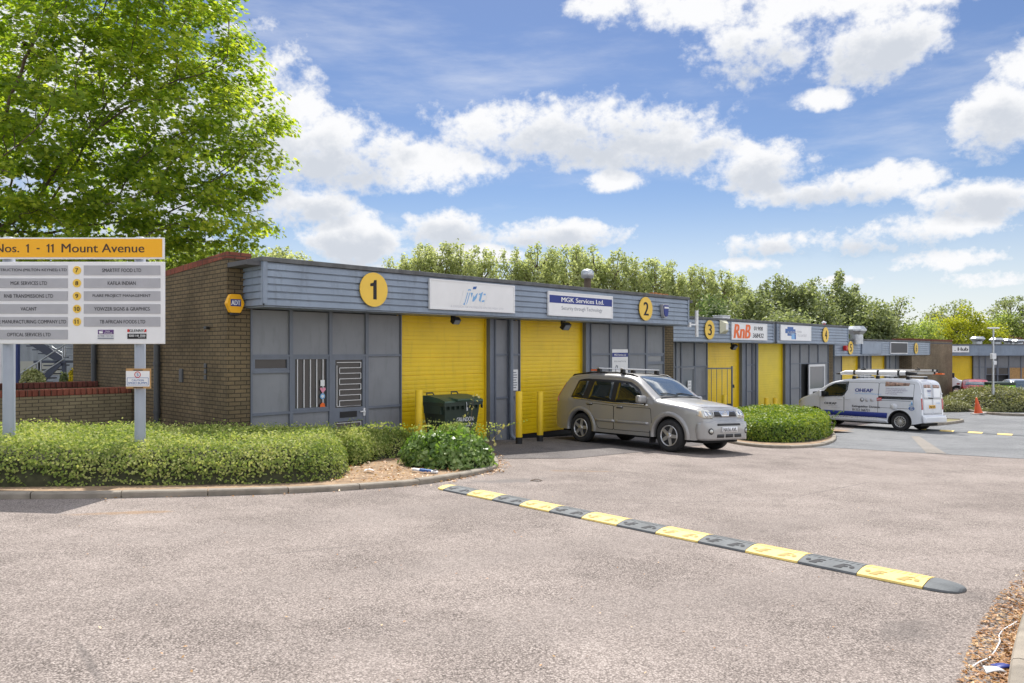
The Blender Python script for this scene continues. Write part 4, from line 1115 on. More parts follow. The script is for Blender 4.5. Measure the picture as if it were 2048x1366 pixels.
# ------------------------------------------------------------------ speed bumps
def speed_bump(A, B, n, first, label, depth=.38, lod=1):
    """rubber ramp of n half metre segments from A to B (front edge), rounded end pieces"""
    a = Vector((A[0], A[1], 0)); b = Vector((B[0], B[1], 0)); d = (b - a).normalized(); nrm = Vector((-d.y, d.x, 0))
    if nrm.y < 0: nrm = -nrm
    t = empty('speed_bump', (a.x, a.y, gz(a.x, a.y)), 0, label, 'speed bump', 'rubber speed bumps across the yard')
    L = (b - a).length / n
    prof = [(0, 0), (.006, .016), (.05, .030), (.11, .045), (.17, .051), (.22, .050), (.28, .041), (.34, .024), (depth - .006, .010), (depth, 0)]
    def hgt(w): return float(np.interp(w, [p[0] for p in prof], [p[1] for p in prof]))
    def Pt(s, w, h):
        q = a + d * s + nrm * w; return Vector((q.x, q.y, gz(q.x, q.y) + h)) - t.location
    for i in range(n):
        y = (i % 2 == 0) == (first == 'yellow')
        m = MB(); s0, s1 = i * L + .003, (i + 1) * L - .003; k = 4; vs = []; fs = []
        for j in range(k + 1):
            s_ = s0 + (s1 - s0) * j / k
            for (w, h) in prof: vs.append(Pt(s_, w, h + .004))
        q = len(prof)
        for j in range(k):
            for c in range(q - 1): fs.append((j * q + c, j * q + c + 1, (j + 1) * q + c + 1, (j + 1) * q + c))
        fs += [list(range(q)), [k * q + c for c in range(q)]]
        m.add(vs, fs)
        if lod:                                              # raised anti-slip ribs
            for r in range(11):
                sx = s0 + .012 + (s1 - s0 - .03) * r / 10
                for (w0, w1) in ((.15, .185), (.20, .235), (.25, .285)):
                    o = .012 if r % 2 else 0
                    m.add([Pt(sx, w0 + o, hgt(w0 + o) + .0075), Pt(sx + .016, w0 + o, hgt(w0 + o) + .0075), Pt(sx + .026, w1 + o, hgt(w1 + o) + .0075), Pt(sx + .010, w1 + o, hgt(w1 + o) + .0075)], [(0, 1, 2, 3)])
        sg_ = m.build('ramp_segment', M_['rampyellow' if y else 'rubber'], t)
        if lod:
            for f in (.27, .70):
                c = s0 + (s1 - s0) * f; e = .007
                pl = [(c - .055, .035), (c + .012, .035), (c + .016, .062), (c + .045, .066), (c + .050, .082), (c + .018, .082), (c + .021, .098), (c + .060, .102), (c + .064, .116), (c - .0, .112)]
                MB().add([Pt(x, w, hgt(w) + e) for x, w in pl], [list(range(len(pl)))]).build('arrow_recess', M_['recess' if y else 'recessdark'], sg_)
            for f in (.12, .87):
                c = s0 + (s1 - s0) * f
                pl = [(c + .020 * math.cos(g), .075 + .020 * math.sin(g)) for g in np.linspace(0, 2 * math.pi, 13)[:-1]]
                MB().add([Pt(x, w, hgt(w) + .0072) for x, w in pl], [list(range(12))]).build('bolt', M_['recess' if y else 'recessdark'], sg_)
    for e, sgn in ((0, -1), (n * L, 1)):
        y = (first == 'black') if sgn < 0 else ((n % 2 == 0) == (first == 'yellow'))
        m = MB(); vs = []; fs = []; k = 8; R_ = .22
        for j in range(k + 1):
            g = (math.pi / 2) * j / k
            for (w, h) in prof:
                ww = depth / 2 + (w - depth / 2) * math.cos(g) ** .7; vs.append(Pt(e + sgn * (.004 + R_ * math.sin(g)), ww, max(.002, (h + .004) * (math.cos(g) ** .5 if j < k else .1))))
        q = len(prof)
        for j in range(k):
            for c in range(q - 1): fs.append((j * q + c, j * q + c + 1, (j + 1) * q + c + 1, (j + 1) * q + c))
        m.add(vs, fs).build('end_cap', M_['rampyellow' if y else 'rubber'], t)
    return t


M_['recess'] = mat('shaded_bronze_rubber', (.40, .28, .07), .7); M_['recessdark'] = mat('recessed_black_rubber', (.035, .036, .04), .8)
speed_bump(gp(885.8, 981.5), gp(1844.9, 1179), 12, 'black', 'long black and yellow rubber speed bump running across the foreground')
speed_bump(gp(1852, 861), gp(2120, 877.5), 9, 'black', 'far black and yellow speed bump beyond the white van', lod=0)

# ------------------------------------------------------------------ wheeled bin
q = B1.W(-2.52, -.80, 0)
t = empty('wheeled_bin', (q.x, q.y, gz(q.x, q.y)), TH, 'large dark green wheeled recycling bin in front of the first yellow shutter', 'bin'); t.scale = (.82, .78, .93)
def taper(z0, z1, a, b, c, d): return [(-a, -b, z0), (a, -b, z0), (a, b, z0), (-a, b, z0), (-c, -d, z1), (c, -d, z1), (c, d, z1), (-c, d, z1)]
BX = [(3, 2, 1, 0), (4, 5, 6, 7), (0, 1, 5, 4), (1, 2, 6, 5), (2, 3, 7, 6), (3, 0, 4, 7)]
m = MB(); m.add(taper(.22, .98, .50, .36, .60, .46), BX)
for x in (-.3, 0, .3): m.box(x - .03, x + .03, -.47, -.36, .3, .34)
m.build('bin_body', M_['binbody'], t)
m = MB(); m.add(taper(.98, 1.06, .66, .52, .665, .525), BX)
for i in range(9): m.box(-.64 + i * .16 - .012, -.64 + i * .16 + .012, -.535, -.47, .90, .979)
for sx in (-1, 1): m.box(sx * .60 - .06, sx * .60 + .06, -.35, .35, .80, .979)
m.build('rim', M_['binbody'], t)
m = MB(); prof = [(-.54, 1.062), (-.53, 1.10), (-.30, 1.155), (.10, 1.20), (.38, 1.20), (.50, 1.14), (.53, 1.062)]
vs = []
for x in (-.66, .66):
    for (y, z) in prof: vs.append((x, y, z))
n = len(prof); m.add(vs, [(i, i + 1, n + i + 1, n + i) for i in range(n - 1)] + [list(range(n)), [n + i for i in range(n)]])
lid = m.build('lid', M_['binlid'], t)
MB().box(-.3, .3, -.50, -.10, 1.166, 1.215, bev=.02, M=Matrix.Rotation(R(6), 4, 'X') @ Matrix.Translation((0, 0, -.02))).build('raised_panel', M_['binlid'], lid)
for x in (-.42, .42): MB().tube([(x - .12, .36, 1.19), (x - .1, .40, 1.25), (x + .1, .40, 1.25), (x + .12, .36, 1.19)], .018, 7).build('lid_handle', M_['binbody'], lid)
for x in (-.42, .42):
    for y in (-.28, .28): MB().lathe([(.03, -.03), (.09, -.03), (.095, -.02), (.095, .02), (.09, .03), (.03, .03)], 14, M=Matrix.Translation((x, y, .095)) @ Matrix.Rotation(R(90), 4, 'X')).box(x - .03, x + .03, y - .035, y + .035, .12, .23).build('wheel', M_['black'], t)
fz = lambda x, z, e=0: Vector((x, -(.36 + (z - .22) / .76 * .10) - .004 - e, z))
m = MB(); put_text(m, 'GRUNDON', None, .12, .66, w=.58, h=.10, bold=.01, mp=lambda a, b, e: fz(a, b, e)); put_text(m, 'RECYCLE', None, .12, .53, w=.40, h=.075, bold=.01, mp=lambda a, b, e: fz(a, b, e)); put_text(m, 'www.grundon.com', None, .12, .35, w=.52, h=.05, mp=lambda a, b, e: fz(a, b, e))
for cx in (-.15, .39):
    for k in range(3):
        g = k * 2.1; m.add([fz(cx + .045 * math.cos(g + u), .53 + .045 * math.sin(g + u)) for u in (0, .6, 1.2)] + [fz(cx + .022 * math.cos(g + u), .53 + .022 * math.sin(g + u)) for u in (1.3, .6, 0)], [(0, 1, 4, 5), (1, 2, 3, 4)])
m.build('lettering', M_['white'], t)
m = MB(); m.tube([(.07, -.535, 1.06), (.075, -.545, .98), (.07, -.54, .93)], .012, 6).box(.05, .10, -.56, -.535, .86, .94); m.build('padlock', M_['steel'], t)

# ------------------------------------------------------------------ vehicles
def pchip(tab):
    X = np.array([p[0] for p in tab], float); Y = np.array([p[1] for p in tab], float); h = np.diff(X); dl = np.diff(Y) / h; m = np.zeros(len(X))
    for i in range(1, len(X) - 1):
        if dl[i - 1] * dl[i] > 0:
            w1 = 2 * h[i] + h[i - 1]; w2 = h[i] + 2 * h[i - 1]; m[i] = (w1 + w2) / (w1 / dl[i - 1] + w2 / dl[i])
    m[0], m[-1] = dl[0], dl[-1]
    def f(x):
        x = min(max(x, X[0]), X[-1]); i = min(int(np.searchsorted(X, x, 'right')) - 1, len(X) - 2); i = max(i, 0)
        t = (x - X[i]) / h[i]; t2, t3 = t * t, t * t * t
        return float((2 * t3 - 3 * t2 + 1) * Y[i] + (t3 - 2 * t2 + t) * h[i] * m[i] + (-2 * t3 + 3 * t2) * Y[i + 1] + (t3 - t2) * h[i] * m[i + 1])
    return f


class Car:
    """body lofted from a side profile and a plan outline; x runs back from the front bumper, y to the left"""
    def __init__(s, name, label, cat, H, W, L, belt, tumble, axles, arch, sill, r=.34, rmax=.15, tw=.22, loc=(0, 0), heading=(1, 0), nn=3.4, bulge=.05, track=.76, group=None, sc=1.0, fr=.45):
        s.H = pchip(H); s.W = pchip(W); s.L = L; s.belt = belt; s.tum = tumble; s.ax = axles; s.arch = arch; s.sill = sill; s.r = r; s.rmax = rmax; s.nn = nn; s.bulge = bulge; s.tr = track; s.tw = tw; s.fr = fr
        hd = Vector((heading[0], heading[1])).normalized(); x, y = loc
        gx = (gz(x + 1, y) - gz(x - 1, y)) / 2; gy = (gz(x, y + 1) - gz(x, y - 1)) / 2
        n = Vector((-gx, -gy, 1)).normalized(); X = Vector((hd.x, hd.y, gx * hd.x + gy * hd.y)).normalized(); Y = n.cross(X)
        M = Matrix(((X.x, Y.x, n.x), (X.y, Y.y, n.y), (X.z, Y.z, n.z)))
        s.o = empty(name, (x, y, gz(x, y)), 0, label, cat, group); s.o.rotation_euler = M.to_euler(); s.o.scale = (sc, sc, sc); s.sc = sc; s.M = M; s.loc = Vector((x, y, gz(x, y)))
    def px(s, px, py, lat):
        """photo pixel -> (x from the front, z) on the vertical plane y = lat of the vehicle"""
        o = Vector((0, 0, CAMZ)); d = Vector(((px - CX) / F, 1, (HZ - py) / F)); Mi = s.M.transposed(); a = Mi @ (o - s.loc); b = Mi @ d
        t = (lat * s.sc - a.y) / b.y; q = (a + b * t) / s.sc; return (s.L / 2 - q.x, q.z)
    def side(s, x, z):
        w = s.W(x); zl = s.belt
        if z <= zl: u = (zl * .72 - z) / zl; return w - s.bulge * (u * u if u > 0 else .55 * (u * 1.4) ** 2)
        w0 = w - s.bulge * .55 * (.28 * 1.4) ** 2
        d = z - zl; return max(.05, w0 - s.tum * (d - .06 * (1 - math.exp(-d / .06))) - .02 * (1 - math.exp(-d / .03)))
    def rr(s, x): return min(s.rmax, s.fr * (s.H(x) - s.sill))
    def top(s, x, y):
        r = s.rr(x); z1 = s.H(x) - r; ys = s.side(x, z1); u = min(1, abs(y) / ys)
        return z1 + r * (1 - u ** s.nn) ** (1 / s.nn)
    def inside(s, x, y, z): return z <= s.top(x, y) and abs(y) <= s.side(x, min(z, s.H(x) - s.rr(x)))
    def frontx(s, y, z):
        lo, hi = 0, s.L * .45
        if s.inside(lo, y, z): return 0
        for _ in range(30):
            m = (lo + hi) / 2
            if s.inside(m, y, z): hi = m
            else: lo = m
        return hi
    def rearx(s, y, z):
        lo, hi = s.L * .6, s.L
        if s.inside(hi, y, z): return s.L
        for _ in range(30):
            m = (lo + hi) / 2
            if s.inside(m, y, z): lo = m
            else: hi = m
        return lo
    def bottom(s, x):
        z = s.sill
        for a in s.ax:
            d = abs(x - a)
            if d < s.arch: z = max(z, s.r + math.sqrt(s.arch ** 2 - d * d) - .0)
        if x < .25: z += .06 * (1 - x / .25)
        if x > s.L - .3: z += .08 * (x - s.L + .3) / .3
        return z
    def body(s, m, name='body'):
        xs = set(np.linspace(0, s.L, 90).tolist() + np.linspace(0, .5, 22).tolist() + np.linspace(s.L - .5, s.L, 22).tolist())
        for a in s.ax: xs |= set((a + s.arch * np.sin(np.linspace(-math.pi / 2, math.pi / 2, 31))).tolist()) | {a - s.arch - .004, a + s.arch + .004}
        xs = sorted(x for x in xs if 0 <= x <= s.L); xs = [x for i, x in enumerate(xs) if i == 0 or x - xs[i - 1] > .003]
        nl, nc = 18, 26; V_ = []; Fc = []
        for x in xs:
            zb = s.bottom(x); r = s.rr(x); z1 = max(s.H(x) - r, zb + .01); ys = s.side(x, z1); half = []
            for i in range(nl + 1):
                z = zb + (z1 - zb) * i / nl; half.append((s.side(x, z), z))
            for i in range(1, nc + 1):
                t = math.pi / 2 * i / nc; half.append((ys * max(0, math.cos(t)) ** (2 / s.nn), z1 + r * math.sin(t) ** (2 / s.nn)))
            full = half + [(-a, b) for a, b in half[-2::-1]]
            V_ += [(s.L / 2 - x, a, b) for a, b in full]
        n = len(full)
        for i in range(len(xs) - 1):
            for j in range(n - 1): Fc.append((i * n + j, (i + 1) * n + j, (i + 1) * n + j + 1, i * n + j + 1))
        mb = MB(); mb.add(V_, Fc, 0, True)
        mb.add(V_[:n], [list(range(n))]); mb.add(V_[-n:], [list(range(n))[::-1]])
        return mb.build(name, m, s.o, auto=False)
    def under(s):
        w = min(s.W(s.L / 2) - s.tw - .06, .70)
        return MB().box(-s.L / 2 + .18, s.L / 2 - .18, -w, w, s.sill - .06, s.belt - .2).build('underbody', M_['dark'], s.o)
    def wheels(s, spokes=5, rim=.215, tw=None, rimmat='alloy', tyre='tyre', style=0):
        tw = tw or s.tw; R_ = s.r
        protos = {}
        for sd in (-1, 1):
            t_ = MB(); prof = [(rim * .98, -tw / 2 + .02), (rim + .02, -tw / 2), (R_ - .035, -tw / 2), (R_ - .008, -tw / 2 + .022), (R_, -tw / 2 + .05), (R_, tw / 2 - .05), (R_ - .008, tw / 2 - .022), (R_ - .035, tw / 2), (rim + .02, tw / 2), (rim * .98, tw / 2 - .02)]
            MM = Matrix.Rotation(R(90), 4, 'X')
            t_.lathe(prof, 40, M=MM)
            w = t_.build('wheel', M_[tyre], s.o)
            rm = MB(); f = sd * (tw / 2 - .03)             # outer face position along y
            Mo = Matrix.Translation((0, f, 0)) @ Matrix.Rotation(R(-90 if sd > 0 else 90), 4, 'X')   # local z points out of the car
            rm.lathe([(rim, -.10), (rim * .985, .028), (rim * .93, .030), (rim * .88, .012), (rim * .86, -.08)], 40, M=Mo)
            for k in range(spokes):
                a = 2 * math.pi * k / spokes + .35
                wd = .040 if style == 0 else .014; ln = rim * .90
                pl = [(.02, -wd * 1.1), (ln, -wd * .78), (ln, wd * .78), (.02, wd * 1.1)]
                rm.prism(pl, Mo @ Matrix.Rotation(a, 4, 'Z') @ Matrix.Translation((0, 0, -.012)), .032)
            rm.lathe([(.066, -.01), (.064, .028), (.05, .036), (0, .037)], 20, M=Mo)
            r1 = rm.build('rim', M_[rimmat], w)
            MB().lathe([(rim * .87, -.045), (0, -.046)], 30, M=Mo).build('brake_disc', M_['black'], w)
            nt_ = MB()
            for k in range(5):
                a = 2 * math.pi * (k + .5) / 5 + .35; nt_.lathe([(.012, .02), (.012, .031), (0, .032)], 8, M=Mo @ Matrix.Translation((.054 * math.cos(a), .054 * math.sin(a), 0)))
            nt_.build('wheel_nuts', M_['black'], w)
            protos[sd] = w
        for sd in (-1, 1):
            for i, a in enumerate(s.ax):
                w = protos[sd] if i == 0 else copy_tree(protos[sd], s.o)
                w.location = (s.L / 2 - a, sd * s.tr, s.r); w.rotation_euler = (0, 1.1 * i + .4, 0)
    def side_mp(s, sd, off): return lambda u, v: Vector((s.L / 2 - u, sd * (s.side(u, v) + off), v))
    def sidepatch(s, name, poly, m, sd, off, parent=None, rnd=0, st=.09, thick=.012):
        p = rounded(poly, rnd) if rnd else poly
        return patch(p, st, st, s.side_mp(sd, off), s.side_mp(sd, off - thick)).build(name, m, parent or s.o)
    def frontpatch(s, name, poly, m, off, parent=None, rnd=0, rear=False, st=.04, thick=.02):
        p = rounded(poly, rnd) if rnd else poly; fx = s.rearx if rear else s.frontx; sg = -1 if rear else 1
        mp = lambda o: (lambda u, v: Vector((s.L / 2 - fx(u, v) + sg * o, u * (1 + (o / max(.3, s.W(.3))) * .8), v)))
        return patch(p, st, st, mp(off), mp(off - thick)).build(name, m, parent or s.o)
    def toppatch(s, name, poly, m, off, parent=None, rnd=0, st=.035, thick=.012):
        p = rounded(poly, rnd) if rnd else poly
        def mp(o): return lambda u, v: Vector((s.L / 2 - u + o * .6, v, s.top(u, v) + o))
        return patch(p, st, st, mp(off), mp(off - thick)).build(name, m, parent or s.o)


def door_panel(c, poly, m, sd, name='door', off=.0035):
    cx = sum(p[0] for p in poly) / len(poly); cz = sum(p[1] for p in poly) / len(poly); e = .011
    d = patch(rounded(poly, .04), .09, .09, c.side_mp(sd, off)).build(name, m, c.o)
    big = [(u + e * (1 if u > cx else -1), v + e * (1 if v > cz else -1)) for u, v in poly]
    patch(rounded(big, .04), .09, .09, c.side_mp(sd, off - .002)).build('door_gap_shade', M_['black'], d)  # black sheet under the door paints the shaded gap round its edge
    return d


def arch_flare(c, m, width=.07, off=.018):
    for sd in (-1, 1):
        for a in c.ax:
            vs = []; fs = []; n = 28
            for i in range(n + 1):
                g = math.pi * (-.04 + 1.08 * i / n)
                for (rr, o) in ((c.arch - .012, -.10), (c.arch - .012, off), (c.arch + width * .6, off * .9), (c.arch + width, .0)):
                    u = a - rr * math.cos(g); v = max(c.sill, c.r + rr * math.sin(g)); vs.append((c.L / 2 - u, sd * (c.side(u, v) + o), v))
            for i in range(n):
                for j in range(3): fs.append((i * 4 + j, i * 4 + j + 1, (i + 1) * 4 + j + 1, (i + 1) * 4 + j))
            MB().add(vs, fs, 0, True).build('wheel_arch', m, c.o)


# --- the silver car
hd = Vector((.640, -.768)); lf = Vector((-hd.y, hd.x)); cc = Vector((2.62, 17.42)) + lf * .77 - hd * .07
SUV = Car('parked_car', 'silver beige four wheel drive car with roof bars parked nose out by the second shutter', 'car',
          [(0, .56), (.03, .68), (.07, .76), (.13, .90), (.20, .965), (.35, 1.01), (.65, 1.06), (1.0, 1.105), (1.22, 1.14), (1.30, 1.19), (1.55, 1.36), (1.85, 1.55), (2.02, 1.615), (2.3, 1.655), (2.8, 1.675), (3.4, 1.67), (3.8, 1.65), (4.02, 1.61), (4.11, 1.53), (4.20, 1.39), (4.31, 1.23), (4.42, 1.03), (4.47, .86), (4.50, .72), (4.51, .58)],
          [(0, .58), (.03, .66), (.10, .735), (.2, .785), (.4, .835), (.75, .87), (1.2, .882), (3.3, .882), (3.9, .865), (4.2, .83), (4.4, .77), (4.47, .72), (4.51, .64)],
          4.51, 1.02, .30, (.87, 3.495), .425, .29, sc=1.03, r=.345, tw=.215, loc=cc, heading=hd, group='cars in the yard')
P_ = M_['silver']
SUV.body(P_); SUV.under()
SUV.wheels(spokes=5, rim=.225)
arch_flare(SUV, P_, .085, .022)
g = lambda l, lat=-.80: [SUV.px(1090 + a / 4.995, 700 + b / 4.995, lat) for a, b in l]
def both(fn):
    for sd in (-1, 1): fn(sd)
srd = g([(283, 470), (335, 296), (420, 284), (720, 300), (860, 318), (950, 380), (1050, 548), (700, 522)], -.76)
wq = g([(298, 455), (350, 312), (440, 308), (405, 468)], -.76)
wr = g([(500, 310), (692, 318), (690, 505), (462, 482)], -.76)
wf = g([(742, 324), (848, 334), (925, 384), (1000, 458), (1030, 536), (733, 512)], -.76)
def doors(sd):
    fd = g([(690, 560), (1052, 585), (1070, 822), (687, 792)], -.88); rd = g([(440, 530), (683, 558), (680, 792), (530, 776), (500, 690), (455, 620)], -.88)
    d1 = door_panel(SUV, fd, P_, sd); d2 = door_panel(SUV, rd, P_, sd)
    for d, hx in ((d1, 745), (d2, 445)):
        u, v = SUV.px(1090 + hx / 4.995, 700 + (570 if hx == 745 else 535) / 4.995, -.88)
        SUV.sidepatch('handle_recess', [(u - .10, v - .03), (u + .09, v - .03), (u + .09, v + .03), (u - .10, v + .03)], M_['black'], sd, .008, d, rnd=.02)
        SUV.sidepatch('handle', [(u - .10, v - .005), (u + .09, v - .005), (u + .09, v + .024), (u - .10, v + .024)], P_, sd, .030, d, rnd=.012)
    z = .565
    SUV.sidepatch('side_moulding', [(1.40, z - .03), (2.36, z - .03), (2.36, z + .03), (1.40, z + .03)], P_, sd, .018, d1)
    SUV.sidepatch('side_moulding', [(2.39, z - .03), (3.0, z - .03), (2.98, z + .03), (2.39, z + .03)], P_, sd, .018, d2)
both(doors)
def glz(sd):
    s_ = SUV.sidepatch('window_surround', srd, M_['black'], sd, .004, rnd=.05)
    for p in (wq, wr, wf): SUV.sidepatch('window', p, M_['carglass'], sd, .010, s_, rnd=.035)
    SUV.sidepatch('belt_trim', [(u, v) for u, v in g([(300, 470), (700, 520), (1050, 545), (1050, 558), (700, 534), (300, 482)], -.80)], M_['chrome'], sd, .012)
M_['carglass'] = mat('dark_car_glass', (.012, .017, .014), .02, spec=.85)
M_['screenglass'] = mat('windscreen_glass', (.055, .075, .085), .02, spec=1.0, coat=1.0)
both(glz)
SUV.toppatch('windscreen', [(1.30, -.66), (1.26, 0), (1.30, .66), (1.98, .55), (2.0, 0), (1.98, -.55)], M_['screenglass'], .006, rnd=.06)
SUV.toppatch('scuttle', [(1.205, -.70), (1.205, .70), (1.285, .67), (1.245, 0), (1.285, -.67)], M_['black'], .006)
for y0 in (-.1, .45):
    MB().tube([(SUV.L / 2 - 1.25, y0, 1.19), (SUV.L / 2 - 1.33, y0 - .3, 1.235), (SUV.L / 2 - 1.31, y0 - .5, 1.225)], .012, 6).build('wiper', M_['black'], SUV.o)
SUV.toppatch('bonnet', [(.24, -.58), (.19, 0), (.24, .58), (.5, .68), (1.18, .74), (1.20, 0), (1.18, -.74), (.5, -.68)], P_, .0035, thick=.005)
SUV.frontpatch('bumper', [(-.78, .30), (.78, .30), (.80, .50), (.79, .66), (.4, .70), (-.4, .70), (-.79, .66), (-.80, .50)], P_, .035, rnd=.03)
for sd in (-1, 1):
    hl = SUV.frontpatch('headlight', [(sd * .43, .745), (sd * .73, .745), (sd * .80, .80), (sd * .775, .90), (sd * .66, .935), (sd * .50, .92), (sd * .45, .85)], M_['lens'], .012, rnd=.03)
    SUV.frontpatch('indicator', [(sd * .74, .77), (sd * .785, .80), (sd * .765, .885), (sd * .72, .90)], mat('pale_amber_lens', (.55, .42, .26), .15, coat=1), .016, hl)
    for (cy, rr) in ((.51, .05), (.63, .055)):
        SUV.frontpatch('reflector', [(sd * cy + rr * math.cos(a), .83 + rr * 1.1 * math.sin(a)) for a in np.linspace(0, 2 * math.pi, 17)[:-1]], M_['chrome'], .017, hl)
    fg = SUV.frontpatch('fog_lamp', [(sd * .60 + .065 * math.cos(a), .49 + .065 * math.sin(a)) for a in np.linspace(0, 2 * math.pi, 19)[:-1]], M_['black'], .040)
    SUV.frontpatch('lens', [(sd * .60 + .042 * math.cos(a), .49 + .042 * math.sin(a)) for a in np.linspace(0, 2 * math.pi, 17)[:-1]], M_['lens'], .044, fg)
    SUV.frontpatch('tail_light', [(sd * .66, .95), (sd * .80, .95), (sd * .70, 1.42), (sd * .60, 1.44)], M_['redlens'], .012, rear=True)
    mz = SUV.px(1090 + 980 / 4.995, 700 + 502 / 4.995, -1.0)
    c0 = Vector((SUV.L / 2 - 1.52, sd * 1.0, 1.085))
    mb = MB().box(-.07, .06, -.125, .125, -.075, .085, M=Matrix.Translation(c0), bev=.04); mr = mb.build('mirror', P_, SUV.o)
    MB().box(-.075, -.0705, -.10, .10, -.055, .065, M=Matrix.Translation(c0)).build('mirror_glass', M_['chrome'], mr)
    MB().box(-.04, .04, -.16, -.10, -.07, -.02, M=Matrix.Translation(c0) @ Matrix.Scale(sd, 4, (0, 1, 0))).build('mirror_arm', M_['black'], mr)
    MB().tube([(SUV.L / 2 - x, sd * .60, SUV.top(x, .60) + h) for x, h in ((1.98, .0), (2.1, .025), (2.6, .032), (3.4, .032), (4.0, .022), (4.12, .0))], .02, 8).build('roof_rail', M_['black'], SUV.o)
    MB().box(SUV.L / 2 - 1.36, SUV.L / 2 - 1.34, sd * .80 - .10, sd * .80 + .10, .16, .42).build('mud_flap', M_['black'], SUV.o)
gr = SUV.frontpatch('grille', [(-.41, .775), (.41, .775), (.385, .895), (-.385, .895)], M_['chrome'], .014, rnd=.02)
for sd in (-1, 1): SUV.frontpatch('grille_mesh', [(sd * .12, .785), (sd * .39, .785), (sd * .37, .885), (sd * .19, .885)], M_['black'], .019, gr)
vs = []; fs = []
for i in range(24):
    a = 2 * math.pi * i / 24
    for rr in (.060, .043): vs.append((SUV.L / 2 - .085 + .012, rr * math.cos(a), .835 + rr * math.sin(a)))
for i in range(24): j = (i + 1) % 24; fs.append((2 * i, 2 * j, 2 * j + 1, 2 * i + 1))
xb = SUV.L / 2 - SUV.frontx(0, .835) + .022
bd = MB().add([(xb, b, c) for a, b, c in vs], fs).box(xb - .004, xb + .001, -.075, .075, .822, .848).build('badge', M_['alloy'], gr)
SUV.frontpatch('air_intake', [(-.40, .60), (.40, .60), (.38, .645), (-.38, .645)], M_['black'], .040, rnd=.015)
for y0, y1 in ((-.42, -.18), (-.13, .13), (.18, .42)): SUV.frontpatch('lower_grille', [(y0, .355), (y1, .355), (y1 * .97, .425), (y0 * .97, .425)], M_['black'], .040, rnd=.015)
pl = SUV.frontpatch('number_plate', [(-.26, .465), (.26, .465), (.26, .575), (-.26, .575)], M_['white'], .052, thick=.03)
fxp = SUV.L / 2 - SUV.frontx(0, .52) + .054
m = MB(); put_text(m, 'NA56 AVL', None, 0, .52, w=.47, h=.075, bold=.012, mp=lambda a, b, e: Vector((SUV.L / 2 - SUV.frontx(a, b) + .0545 + e, a, b))); m.build('lettering', M_['blackmatt'], pl)
for x in (2.42, 3.16):
    zr = SUV.H(x) + .085
    rb = MB().box(SUV.L / 2 - x - .04, SUV.L / 2 - x + .04, -.66, .66, zr, zr + .028, bev=.012).build('roof_bar', M_['alloy'], SUV.o)
    for sd in (-1, 1): MB().box(SUV.L / 2 - x - .05, SUV.L / 2 - x + .05, sd * .60 - .045, sd * .60 + .045, zr - .10, zr - .001, bev=.02).build('bar_foot', M_['black'], rb)
MB().box(SUV.L / 2 - 3.5, SUV.L / 2 - 3.30, -.54, -.44, SUV.H(3.2) + .035, SUV.H(3.2) + .075).build('strap', M_['orange'], SUV.o)
MB().box(-SUV.L / 2 - .16, -SUV.L / 2 + .3, -.03, .03, .38, .44).build('tow_bar', M_['black'], SUV.o)
MB().lathe([(.02, 0), (.012, .03), (0, .05)], 8, M=Matrix.Translation((SUV.L / 2 - 2.25, 0, SUV.H(2.25)))).build('aerial_base', M_['black'], SUV.o)

# --- the white van
hd = Vector((-.62, .785)); lf = Vector((-hd.y, hd.x)); cv = Vector((14.14, 27.23)) - lf * .80 + hd * 1.675
VAN = Car('parked_van', 'white works van with fire safety lettering and a ladder on its roof parked nose in', 'van',
          [(0, .55), (.02, .76), (.06, .93), (.13, 1.04), (.38, 1.15), (.75, 1.285), (.86, 1.34), (1.18, 1.56), (1.5, 1.745), (1.82, 1.825), (2.1, 1.87), (3.0, 1.91), (4.3, 1.905), (4.66, 1.88), (4.78, 1.80), (4.83, 1.62), (4.87, 1.2), (4.89, .9), (4.90, .62), (4.96, .56)],
          [(0, .55), (.05, .70), (.15, .80), (.4, .90), (.8, .945), (1.3, .96), (4.3, .96), (4.7, .945), (4.85, .91), (4.90, .885), (4.96, .82)],
          4.96, 1.18, .17, (.88, 4.155), .40, .26, r=.335, tw=.21, rmax=.13, loc=cv, heading=hd, bulge=.03, track=.82, nn=3.8, fr=.4, group='vans in the yard')
Wt = M_['vanwhite']
VAN.body(Wt); VAN.under(); VAN.wheels(spokes=15, rim=.205, style=1)
g = lambda l, lat=.95: [VAN.px(1590 + a / 4.4716, 620 + b / 4.4716, lat) for a, b in l]
lft = 1
wd_ = g([(262, 770), (250, 742), (300, 690), (360, 655), (478, 642), (470, 720), (440, 768)], .88)
